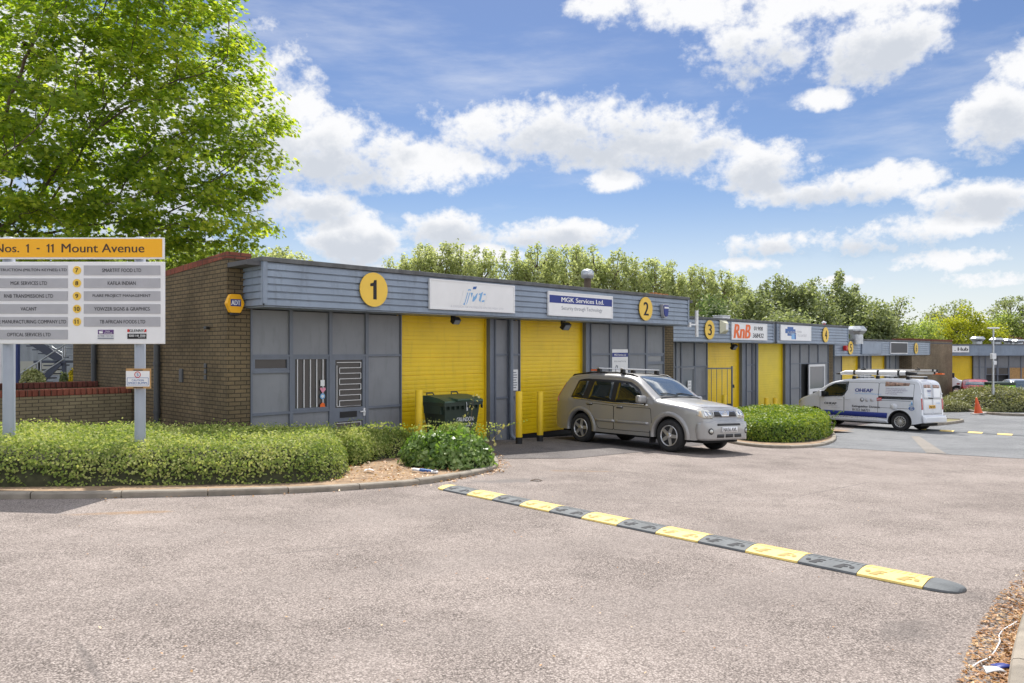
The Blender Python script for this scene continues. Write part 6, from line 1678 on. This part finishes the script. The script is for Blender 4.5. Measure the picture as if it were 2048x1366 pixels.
wp = gp(1885, 848); sp = [(wp.x - .4 + .5 * math.cos(a), wp.y + .35 + .4 * math.sin(a)) for a in np.linspace(0, 2 * math.pi, 17)[:-1]]
hedge('weed_clump', 'bright green weed clump on the kerbed verge behind the white van', 'weeds', sp, lambda P: np.full(len(P), .42), .4, 700, .11, LF['box'], COREB, seed=16, rough=.08, shag=.08)

def twig_plant(name, label, base, h, m, n=22, lean=(.1, 0), ls=.07, seed=1, group=None, tmpl=OVAL, spread=.09):
    t = empty(name, base, 0, label, 'plant', group); rng = np.random.default_rng(seed)
    path = [Vector((lean[0] * f * f, lean[1] * f * f, h * f)) for f in np.linspace(0, 1, 6)]
    s = MB().tube(path, [.008, .007, .006, .005, .004, .003], 6)
    ps = []
    for i in range(n):
        f = .3 + .7 * rng.random(); p = np.array([lean[0] * f * f, lean[1] * f * f, h * f]) + rng.normal(size=3) * spread; ps.append(p)
    s.build('stem', M_['bark'], t)
    ps = np.array(ps); leaf_cloud('foliage', ps, rng.normal(size=(n, 3)) + np.array([0, 0, .8]), ls * rng.uniform(.7, 1.2, n), tmpl, m, t, seed)
LF['sprig'] = leaf_mat('pale_sprig_leaf', (.16, .16, .06, 1), (.28, .26, .11, 1), (.42, .36, .17, 1), .3)
b = gp(930, 940); twig_plant('rose_sprig', 'thin upright sprig with pale leaves standing out of the ivy bush', (ivc.x + .40, ivc.y - .05, gz(ivc.x, ivc.y) + .45), .72, LF['sprig'], 16, (.06, 0), .06, 4, spread=.06)
twig_plant('bramble_shoot', 'arching bramble shoot with yellowish leaves at the right of the ivy bush', (ivc.x + .66, ivc.y + .1, gz(ivc.x, ivc.y) + .25), .42, LF['sprig'], 18, (.34, .1), .07, 6, spread=.05)
M_['deadleaf'] = leaf_mat('orange_dead_leaf', (.35, .09, .02, 1), (.55, .16, .04, 1), (.65, .28, .10, 1), .3)
p = at(98, 888, 10.1); twig_plant('dead_sprig', 'orange dead sprig lying on top of the low hedge left of the sign post', (p.x, p.y, p.z - .12), .14, M_['deadleaf'], 26, (.10, 0), .075, 8, tmpl=MAPLE, spread=.06)

# --- litter
def litter(name, label, p, poly, m, h=.012, rz=0, cat='litter', fold=.02):
    t = empty(name, p, rz, label, cat); pl = patch(poly, .03, .03, lambda u, v: Vector((u, v, .006 + fold * (math.sin(u * 37 + 1) * math.sin(v * 29 + 2) + 1))), lambda u, v: Vector((u, v, .001 + fold * (math.sin(u * 37 + 1) * math.sin(v * 29 + 2) + 1))))
    o = pl.build('sheet', m, t); return t
def bed(px, py): q = gp(px, py); return Vector((q.x, q.y, gz(q.x, q.y) + .062))
q = bed(850, 952); t = empty('crushed_carton', q, R(-12), 'crushed white and blue carton lying on the soil below the ivy bush', 'litter')
MB().box(-.20, .20, -.035, .035, .0, .035, M=Matrix.Rotation(R(5), 4, 'Y'), bev=.012).build('carton', M_['white'], t); MB().box(-.08, .10, -.036, .030, .006, .0395, M=Matrix.Rotation(R(5), 4, 'Y')).build('print_band', M_['midblue'], t)
litter('paper_scrap', 'white crumpled paper scrap on the bare soil left of the ivy bush', bed(737, 951), [(-.07, -.04), (.05, -.05), (.09, .0), (.02, .05), (-.06, .04)], M_['paper'])
litter('paper_scrap', 'small white scrap on the soil near the kerb below the ivy bush', bed(868, 953), [(-.04, -.02), (.05, -.02), (.04, .03), (-.03, .03)], M_['paper'])
q = gp(2005, 1338); litter('wrapper', 'blue and white crumpled wrapper in the gutter at the lower right corner', q, [(-.05, -.03), (.02, -.035), (.05, 0), (.0, .03), (-.05, .025)], M_['blue'], fold=.012)
q = gp(1985, 1345); litter('plastic_scrap', 'clear white plastic scrap beside the blue wrapper', q, [(-.05, -.03), (.05, -.04), (.04, .03), (-.02, .05)], M_['white'], fold=.012)
pts = [gp(a, b) for a, b in ((2036, 1246), (2022, 1256), (2006, 1262), (1998, 1274), (2000, 1290), (1990, 1306), (1978, 1320), (1960, 1330), (1945, 1337))]
t = empty('cable', pts[4], 0, 'thin white cable lying in the gutter at the lower right', 'cable'); MB().tube([(p.x - pts[4].x, p.y - pts[4].y, gz(p.x, p.y) - pts[4].z + .012 + .006 * math.sin(i * 2)) for i, p in enumerate([Vector((a.x, a.y, 0)) for a in pts])], .0045, 6).build('cord', M_['white'], t)
q = gp(1071, 962); litter('dead_leaf', 'dark curled leaf lying alone on the asphalt beyond the speed bump', q, [(-.08, -.03), (.07, -.04), (.1, .01), (.0, .05), (-.07, .02)], M_['bark'], cat='leaf', fold=.015)
def scatter(name, n, fn, size, m, seed, tmpl=DIAMOND):
    rng = np.random.default_rng(seed); P = np.array([fn(rng) for _ in range(n)]); z = gzv(P) + .006 + rng.random(n) * .012
    tag(leaf_cloud(name, np.column_stack([P, z]), rng.normal(size=(n, 3)) * .25 + np.array([0, 0, 1]), size * rng.uniform(.4, 1.3, n), tmpl, m, None, seed), kind='stuff')
LF['litter'] = leaf_mat('dry_fallen_leaf', (.16, .07, .025, 1), (.38, .19, .07, 1), (.62, .44, .24, 1), .1, clump=4)
def near_curve(P, lo, hi, a, b):
    def f(rng):
        i = rng.integers(int(len(P) * lo), max(int(len(P) * lo) + 1, int(len(P) * hi) - 1)); p = P[i].lerp(P[i + 1], rng.random()); t = (P[i + 1] - P[i]).normalized(); o = -(a + (b - a) * rng.random() ** 2.2)
        return (p.x - t.y * o, p.y + t.x * o)
    return f
scatter('leaf_litter', 3200, near_curve(kcurve, 0, 1, .0, .21), .030, LF['litter'], 21)
scatter('leaf_litter', 420, near_curve(bedcurve, .55, .98, .0, .22), .045, LF['litter'], 22)
scatter('leaf_litter', 60, near_curve(bedcurve, .2, .62, .0, .25), .04, LF['litter'], 23)
scatter('leaf_litter', 120, lambda r: tuple(np.array(gp(r.uniform(100, 1950), r.uniform(985, 1366)).xy)), .022, LF['litter'], 24)
rngs = np.random.default_rng(5)
def onbed(r):
    q = gp(r.uniform(660, 985), r.uniform(925, 972)); return (q.x, q.y)
P = np.array([onbed(rngs) for _ in range(900)]); ok = polydist(P, [(p.x, p.y) for p in bi[::3]] + [(-1.6, 17.3), (-6.2, 12.6)])[0] > .03; P = P[ok]
tag(leaf_cloud('leaf_litter', np.column_stack([P, gzv(P) + .07]), rngs.normal(size=(len(P), 3)) * .4 + np.array([0, 0, 1]), .05 * rngs.uniform(.4, 1.2, len(P)), DIAMOND, LF['litter'], None, 9), kind='stuff')

# ------------------------------------------------------------------ trees
def branch_mesh(pts, par, rad, name, m, t, sides=6):
    mb = MB(); kids = [[] for _ in pts]
    for i, p in enumerate(par):
        if p >= 0: kids[p].append(i)
    done = set()
    def chain(start):
        path = [start]; 
        while True:
            k = kids[path[-1]]
            if not k: break
            nx = max(k, key=lambda j: rad[j]); path.append(nx)
        return path
    todo = [0]
    while todo:
        s0 = todo.pop(); path = chain(s0)
        full = ([par[s0]] if par[s0] >= 0 else []) + path
        for i in path:
            for k in kids[i]:
                if k not in path: todo.append(k)
        if len(full) > 1:
            rr = [rad[i] for i in full]; 
            if par[s0] >= 0: rr[0] = rr[1]
            mb.tube([pts[i] for i in full], rr, sides, cap=False)
    return mb.build(name, m, t, auto=False)


def colonize(base, top, att, step=.30, infl=2.6, kill=.55, seed=1, it=160, r0=.006, rtip=.008, pipe=2.3):
    rng = np.random.default_rng(seed); pts = []; par = []
    L = np.linalg.norm(top - base); n = max(2, int(L / step))
    for i in range(n + 1):
        w = rng.normal(size=3) * .03 * (i > 0); pts.append(base + (top - base) * i / n + w * np.array([1, 1, 0])); par.append(i - 1)
    att = att.copy(); near = np.zeros(len(att), int); dist = np.full(len(att), 1e9); new = list(range(len(pts)))
    for _ in range(it):
        for i in new:
            d = np.linalg.norm(att - pts[i], axis=1); m = d < dist; dist[m] = d[m]; near[m] = i
        keep = dist > kill; att = att[keep]; near = near[keep]; dist = dist[keep]
        if len(att) == 0: break
        act = dist < infl
        if not act.any(): act = dist <= dist.min() + 1e-6
        new = []
        for i in np.unique(near[act]):
            v = att[act & (near == i)] - pts[i]; v = (v / np.linalg.norm(v, axis=1, keepdims=True)).sum(0); l = np.linalg.norm(v)
            if l < 1e-3: continue
            dr = v / l
            if par[i] >= 0:
                pd = pts[i] - pts[par[i]]; pd = pd / max(1e-6, np.linalg.norm(pd)); dr = dr * .75 + pd * .35
            dr = dr / np.linalg.norm(dr) + rng.normal(size=3) * .10
            q = pts[i] + dr * step
            pts.append(q); par.append(int(i)); new.append(len(pts) - 1)
        if not new: break
        if len(pts) > 9000: break
    P = np.array(pts); w = np.zeros(len(P)); ch = np.zeros(len(P), int)
    for i in range(1, len(P)): ch[par[i]] += 1
    for i in range(len(P) - 1, 0, -1):
        if ch[i] == 0: w[i] = 1
        w[par[i]] += w[i]
    w = np.maximum(w, 1); rad = rtip * w ** (1 / pipe)
    return P, par, rad, ch


def crown_pts(n, ells, rng, hollow=.35):
    out = []
    while len(out) < n:
        c, r = ells[rng.integers(len(ells))]; v = rng.normal(size=3); v /= np.linalg.norm(v); q = (hollow ** 3 + (1 - hollow ** 3) * rng.random()) ** (1 / 3)
        out.append(np.array(c) + v * q * np.array(r))
    return np.array(out)


def big_maple():
    K = 1.66
    base = np.array((-20.6, 27.4, gz(-20.6, 27.4) - .1)); t = empty('maple_tree', base, 0, 'big maple tree with yellow green leaves filling the upper left behind the directory sign', 'tree')
    rng = np.random.default_rng(42)
    def E(px, py, Y, rx, ry, rz): p = at(px, py, Y); return ((p.x, p.y, p.z), (rx * K, ry * K, rz * K))
    ells = [E(120, 90, 26.5, 4.4, 3.6, 3.3), E(120, 260, 26, 4.3, 3.4, 2.4), E(360, 200, 26, 2.1, 2.4, 2.6), E(430, 330, 25.5, 1.45, 1.9, 1.9), E(400, 430, 25.5, 1.7, 1.9, 1.0), E(300, 40, 26, 1.9, 2.2, 2.2), E(60, 400, 25, 3.4, 2.6, 1.3), E(200, 470, 25, 3.2, 2.0, .8), E(-120, 200, 27, 3.8, 3.4, 4.4), E(480, 240, 26, .9, 1.4, 1.0)]
    att = crown_pts(3300, ells, rng, .25)
    P, par, rad, ch = colonize(base, base + np.array((1.2, -.2, 4.4)), att, .46, 3.6, .80, 3, rtip=.0105, pipe=2.3)
    loc = base
    branch_mesh([Vector(p - loc) for p in P], par, rad, 'trunk', M_['bark'], t, 6)
    tips = [i for i in np.where(rad < .030)[0] if P[i][2] > 4.0]; pos = []; nr = []
    c0 = np.array((-15.5, 26, 8.5)); rng.shuffle(tips); cen = np.zeros((0, 3))
    for i in tips:                                          # leaves gather in flat sprays, with gaps between them
        if len(cen) and np.min(np.linalg.norm((cen - P[i]) * np.array([1, 1, 1.35]), axis=1)) < .98: continue
        cen = np.vstack([cen, P[i]])
        kk = int(rng.uniform(110, 215)); sc = rng.uniform(.75, 1.15)
        o = rng.normal(size=(kk, 3)); o = o / np.linalg.norm(o, axis=1, keepdims=True) * (rng.random(kk) ** .45)[:, None] * np.array([.86, .86, .40]) * sc
        o[:, 2] -= .25 * (o[:, 0] ** 2 + o[:, 1] ** 2)
        pos.append(P[i] + o); out = P[i] - c0; out = out / np.linalg.norm(out)
        nr.append(rng.normal(size=(kk, 3)) * .42 + np.array([0, 0, .9]) + out * .35 + o * .5)
    pos = np.vstack(pos); nr = np.vstack(nr); print('maple leaves', len(pos), 'nodes', len(P))
    leaf_cloud('crown', pos - loc, nr, .185 * rng.uniform(.6, 1.2, len(pos)), MAPLE, LF['maple'], t, 5)
    return t
big_maple()


def tree(name, label, px, topy, Y, rpx, m, seed, n=7000, ls=.17, shape='round', hfrac=.75, group=None, bark='barkdark', dens=1.0, tmpl=DIAMOND, clump=.55, base_z=None, lean=0):
    X = (px - CX) / F * Y; zb = gz(X, Y) - .1; zt = CAMZ + (HZ - topy) / F * Y; H = zt - zb; r = rpx / F * Y
    t = empty(name, (X, Y, zb), 0, label, 'tree', group); rng = np.random.default_rng(seed)
    ch = H * hfrac; cz = H - ch / 2
    if shape == 'shoots':                                   # a sheaf of upright leaders, ragged on top
        ns = 9; C = []; cs = []
        for j in range(ns):
            a = j * 2.4 + seed; q = r * (.25 + .75 * (j / ns) ** .5); tp = H * (1 - .20 * rng.random() * (j > 0)); zl = H - ch + rng.random() * ch * .2
            m_ = 11
            for i in range(m_):
                f = i / (m_ - 1); z = zl + (tp - zl) * f
                w = q * (.55 + .45 * f) if f < .6 else q * (.82 + .05 * f)
                C.append((w * math.cos(a) + rng.normal() * .14, w * math.sin(a) + rng.normal() * .14, z)); k_ = .46 * (1.2 - .50 * f ** 2) * rng.uniform(.7, 1.25); cs.append((k_, k_, .42))
        C = np.array(C); cs = np.array(cs); nc = len(C)
    elif shape == 'poplar':
        nc = 58; f = rng.random(nc) ** .9; zz = H - ch + ch * f * .97; rr = r * (1 - f ** 3) ** .6 * rng.random(nc) ** .4 * (.75 + .3 * np.sin(f * 23 + seed)); a = rng.random(nc) * 6.283
        C = np.column_stack([rr * np.cos(a), rr * np.sin(a), zz]); cs = clump * np.array([.55, .55, 1.25]) * (1.05 - .55 * f[:, None])
    elif shape == 'cone':
        nc = 44; f = rng.random(nc); zz = H - ch + ch * f; rr = r * (1 - f) ** .7 * np.sqrt(rng.random(nc)); a = rng.random(nc) * 6.283
        C = np.column_stack([rr * np.cos(a), rr * np.sin(a), zz]); cs = clump * np.ones((nc, 3)) * np.array([.9, .9, .8])
    else:
        nc = 52; v = rng.normal(size=(nc, 3)); v /= np.linalg.norm(v, axis=1, keepdims=True); q = (.25 + .75 * rng.random(nc)) ** .5
        C = v * q[:, None] * np.array([r * .86, r * .86, ch / 2 * .86]) + np.array([0, 0, cz]); C[:, 2] += rng.normal(size=nc) * .15
        cs = clump * np.ones((nc, 3)) * np.array([1, 1, .72]) * rng.uniform(.6, 1.25, (nc, 1))
    C[:, 0] += lean * (C[:, 2] / H) ** 2
    tb = MB(); th = H * .9 if shape != 'round' else H * .72
    tb.tube([(lean * (f * th / H) ** 2 + .05 * math.sin(f * 5 + seed), .05 * math.cos(f * 4 + seed), th * f) for f in np.linspace(0, 1, 7)], [max(.02, H * .019 * (1 - .82 * f)) for f in np.linspace(0, 1, 7)], 8)
    for c in C:
        z0 = max(H * .12, min(c[2] - np.hypot(c[0], c[1]) * (.55 if shape == 'round' else 1.3), th * .96)); s_ = Vector((lean * (z0 / H) ** 2, 0, z0)); e = Vector(c); mid = s_.lerp(e, .5) + Vector((0, 0, -.08 * (e - s_).length))
        tb.tube([s_, mid, e], [H * .006, H * .004, .012], 5, cap=False)
    tb.build('trunk', M_[bark], t)
    k = rng.integers(0, nc, n); g = rng.normal(size=(n, 3)); g = g / np.linalg.norm(g, axis=1, keepdims=True) * (rng.random(n) ** .5)[:, None] * 1.25
    pos = C[k] + g * cs[k]; nr = rng.normal(size=(n, 3)) * .7 + np.array([0, 0, .5]) + g * .4
    leaf_cloud('crown', pos, nr, ls * rng.uniform(.6, 1.3, n), tmpl, m, t, seed)
    return t


def re_tree(o, label, px, topy, Y, sx=1.0, rz=0):
    X = (px - CX) / F * Y; zb = gz(X, Y) - .1; zt = CAMZ + (HZ - topy) / F * Y
    c = copy_tree(o); c.location = (X, Y, zb); s = (zt - zb) / o['H']; c.scale = (s * sx, s * sx, s); c.rotation_euler = (0, 0, rz); c['label'] = label; return c


GP = 'row of poplars behind the nearest unit'
pops = []
plist = [(800, 520, 50), (836, 499, 48), (878, 494, 47), (921, 493, 47), (962, 508, 49), (1038, 508, 48), (1074, 500, 47), (1112, 509, 49), (1148, 500, 46), (1190, 503, 48), (1230, 511, 47), (1270, 519, 48), (1310, 527, 49), (1346, 533, 50), (1378, 541, 52), (1412, 540, 53), (1446, 549, 54), (1476, 561, 55)]
plab = ['short poplar at the left end of the row next to open sky', 'poplar second from the left of the row above the first white sign', 'poplar third from the left above the swash logo sign', 'tall poplar fourth from the left, tallest of the left clump', 'poplar just left of the gap in the row', 'poplar just right of the gap in the row', 'poplar second right of the gap above the blue banded sign', 'poplar between the gap and the roof flue, lower than both neighbours', 'poplar directly left of the roof flue', 'poplar directly behind the roof flue on its right', 'poplar one place right of the roof flue', 'poplar two places right of the flue above disc two', 'poplar above the dark blue alarm box', 'poplar above the right end of the nearest fascia', 'poplar behind the right corner of the nearest unit', 'poplar above disc three behind the round blossoming bush', 'poplar second from the right end of the row', 'shortest poplar at the right end of the row beside the darker trees']
for i, ((px, ty, Y), lab) in enumerate(zip(plist, plab)):
    if i < 4:
        t = tree('poplar_tree', lab, px, ty, Y, 40, LF['poplar'], 100 + i, n=9500, ls=.19, shape='shoots', hfrac=.88, group=GP, bark='bark', clump=.5); X = (px - CX) / F * Y
        t['H'] = CAMZ + (HZ - ty) / F * Y - (gz(X, Y) - .1); pops.append(t)
    else: re_tree(pops[i % 4], lab, px, ty, Y, .92 + .25 * ((i * 7) % 5) / 5, i * 1.7)
for t in pops: del t['H']
for o in list(COL.objects):
    if 'H' in o.keys(): del o['H']
tree('birch_tree', 'light speckled tree above the left end of the nearest fascia', 572, 474, 36, 46, LF['poplar'], 131, n=5500, ls=.17, hfrac=.6, clump=.6)
tree('birch_tree', 'leafy tree showing above the brick side wall below the maple', 470, 462, 33, 78, LF['mid'], 132, n=8500, ls=.19, hfrac=.7, clump=.8)
tree('birch_tree', 'leafy tree between the directory sign and the brick wall top', 372, 455, 31, 80, LF['mid'], 133, n=8500, ls=.19, hfrac=.7, clump=.8)
tree('birch_tree', 'green tree directly behind the directory sign header', 215, 440, 38, 120, LF['mid'], 134, n=9000, ls=.24, hfrac=.75, clump=1.1)
tree('birch_tree', 'green tree at the left edge behind the directory sign', 40, 430, 40, 130, LF['dark'], 135, n=9000, ls=.24, hfrac=.75, clump=1.2)
tree('shrub_tree', 'low light green tree behind the gap in the poplars', 985, 536, 44, 42, LF['poplar'], 136, n=5000, ls=.19, hfrac=.6, clump=.7)
tree('elder_tree', 'rounded elder with cream blossom above disc three', 1428, 594, 40, 48, LF['elder'], 137, n=8000, ls=.15, hfrac=.75, clump=.55)
GD = 'mixed trees behind units three to six'
for (px, ty, Y, rp, k, lab, n, sh) in [
    (1498, 572, 47, 52, 'dark', 'dark green tree right of the blossoming elder', 7500, 'round'), (1556, 563, 50, 50, 'dark', 'dark tree above the orange lettered sign', 7500, 'shoots'), (1612, 553, 50, 56, 'dark', 'tall dark tree above the blue cross sign', 8500, 'round'),
    (1664, 552, 55, 52, 'dark', 'tall feathery dark tree above disc four', 8500, 'shoots'), (1712, 577, 53, 48, 'dark', 'dark tree above the gap between disc four and the steel cowl', 7000, 'round'), (1748, 604, 51, 40, 'dark', 'lower dark tree at the right shoulder of the dark group', 6000, 'round'),
    (1790, 582, 60, 48, 'dark', 'thin see through tree standing alone right of the dark group', 1500, 'round'), (1646, 636, 52, 62, 'mid', 'light green bush above the roof of unit four', 5500, 'round'), (1560, 618, 44, 70, 'dark', 'bushy dark tree low behind the phone number sign', 6500, 'round'),
    (1716, 640, 56, 52, 'mid', 'olive green bush behind the nearest steel cowl', 5500, 'round'), (1778, 634, 60, 56, 'mid', 'mid green bush behind the empty sign frame', 5500, 'round'), (1838, 632, 64, 54, 'mid', 'mid green bush left of the golden tree', 5500, 'round'),
    (1902, 596, 74, 54, 'dark', 'dark tree rising behind the golden tree', 7000, 'round'), (1916, 611, 70, 68, 'yellow', 'bright golden green tree above the far brick wall', 11000, 'round'), (1984, 650, 70, 34, 'yellow', 'small golden bush right of the golden tree', 4200, 'round'),
    (2022, 578, 78, 58, 'dark', 'open crowned dark tree at the right edge', 3600, 'round'), (2004, 618, 76, 48, 'mid', 'green tree below the open crowned tree', 6000, 'round'), (2080, 610, 76, 70, 'dark', 'dark tree half outside the right edge', 6000, 'round'), (2022, 669, 70, 46, 'copper', 'copper leaved shrub behind the row of far roof cowls', 3500, 'round')]:
    tree('broadleaf_tree', lab, px, ty, Y, rp, LF[k], int(px), n=n, ls=.23 if k != 'yellow' else .21, shape=sh, hfrac=.82 if sh == 'cone' else .72, group=GD, clump=.95 if n > 4000 else .6)
# brick stair tower far right and shrubs by the stair
p = at(2043, 690, 76); t = empty('brick_tower', (p.x, p.y, gz(p.x, p.y)), 0, 'small brick block rising behind the far roofs at the right edge', 'building')
MB().box(-.5, 4, 0, 3, -.2, 5.9).build('brick_wall', M_['brick'], t); MB().box(-.6, 4.1, -.1, 3.1, 5.9, 6.1).build('coping', M_['roof_edge'], t)
LF['flower'] = leaf_mat('pale_flowering_shrub', (.10, .13, .04, 1), (.30, .32, .14, 1), (.75, .72, .45, 1), .25, clump=3)
LF['gorse'] = leaf_mat('yellow_flowering_shrub', (.12, .13, .02, 1), (.45, .38, .02, 1), (.85, .68, .04, 1), .25, clump=3)
for (px, py, Y, rp, k, lab) in ((12, 742, 23.5, 22, 'flower', 'pale flowering shrub at the left edge behind the low walls'), (66, 741, 22.8, 30, 'flower', 'pale flowering shrub below the steel staircase'), (128, 748, 22.3, 12, 'dark', 'small dark plant in front of the stair landing'), (145, 741, 21.6, 8, 'gorse', 'small yellow flowering plant beside the brick corner')):
    c = at(px, py, Y); r = rp / F * Y; pl = [(c.x + r * math.cos(a), Y + r * .8 * math.sin(a)) for a in np.linspace(0, 2 * math.pi, 17)[:-1]]; hh = c.z - gz(c.x, Y)
    hedge('flowering_shrub', lab, 'shrub', pl, lambda P, hh=hh: np.full(len(P), hh), r * .9, int(900 + 2600 * r), .075, LF[k], CORE, seed=int(px) + 7, rough=.05, shag=.07, group='shrubs below the staircase')
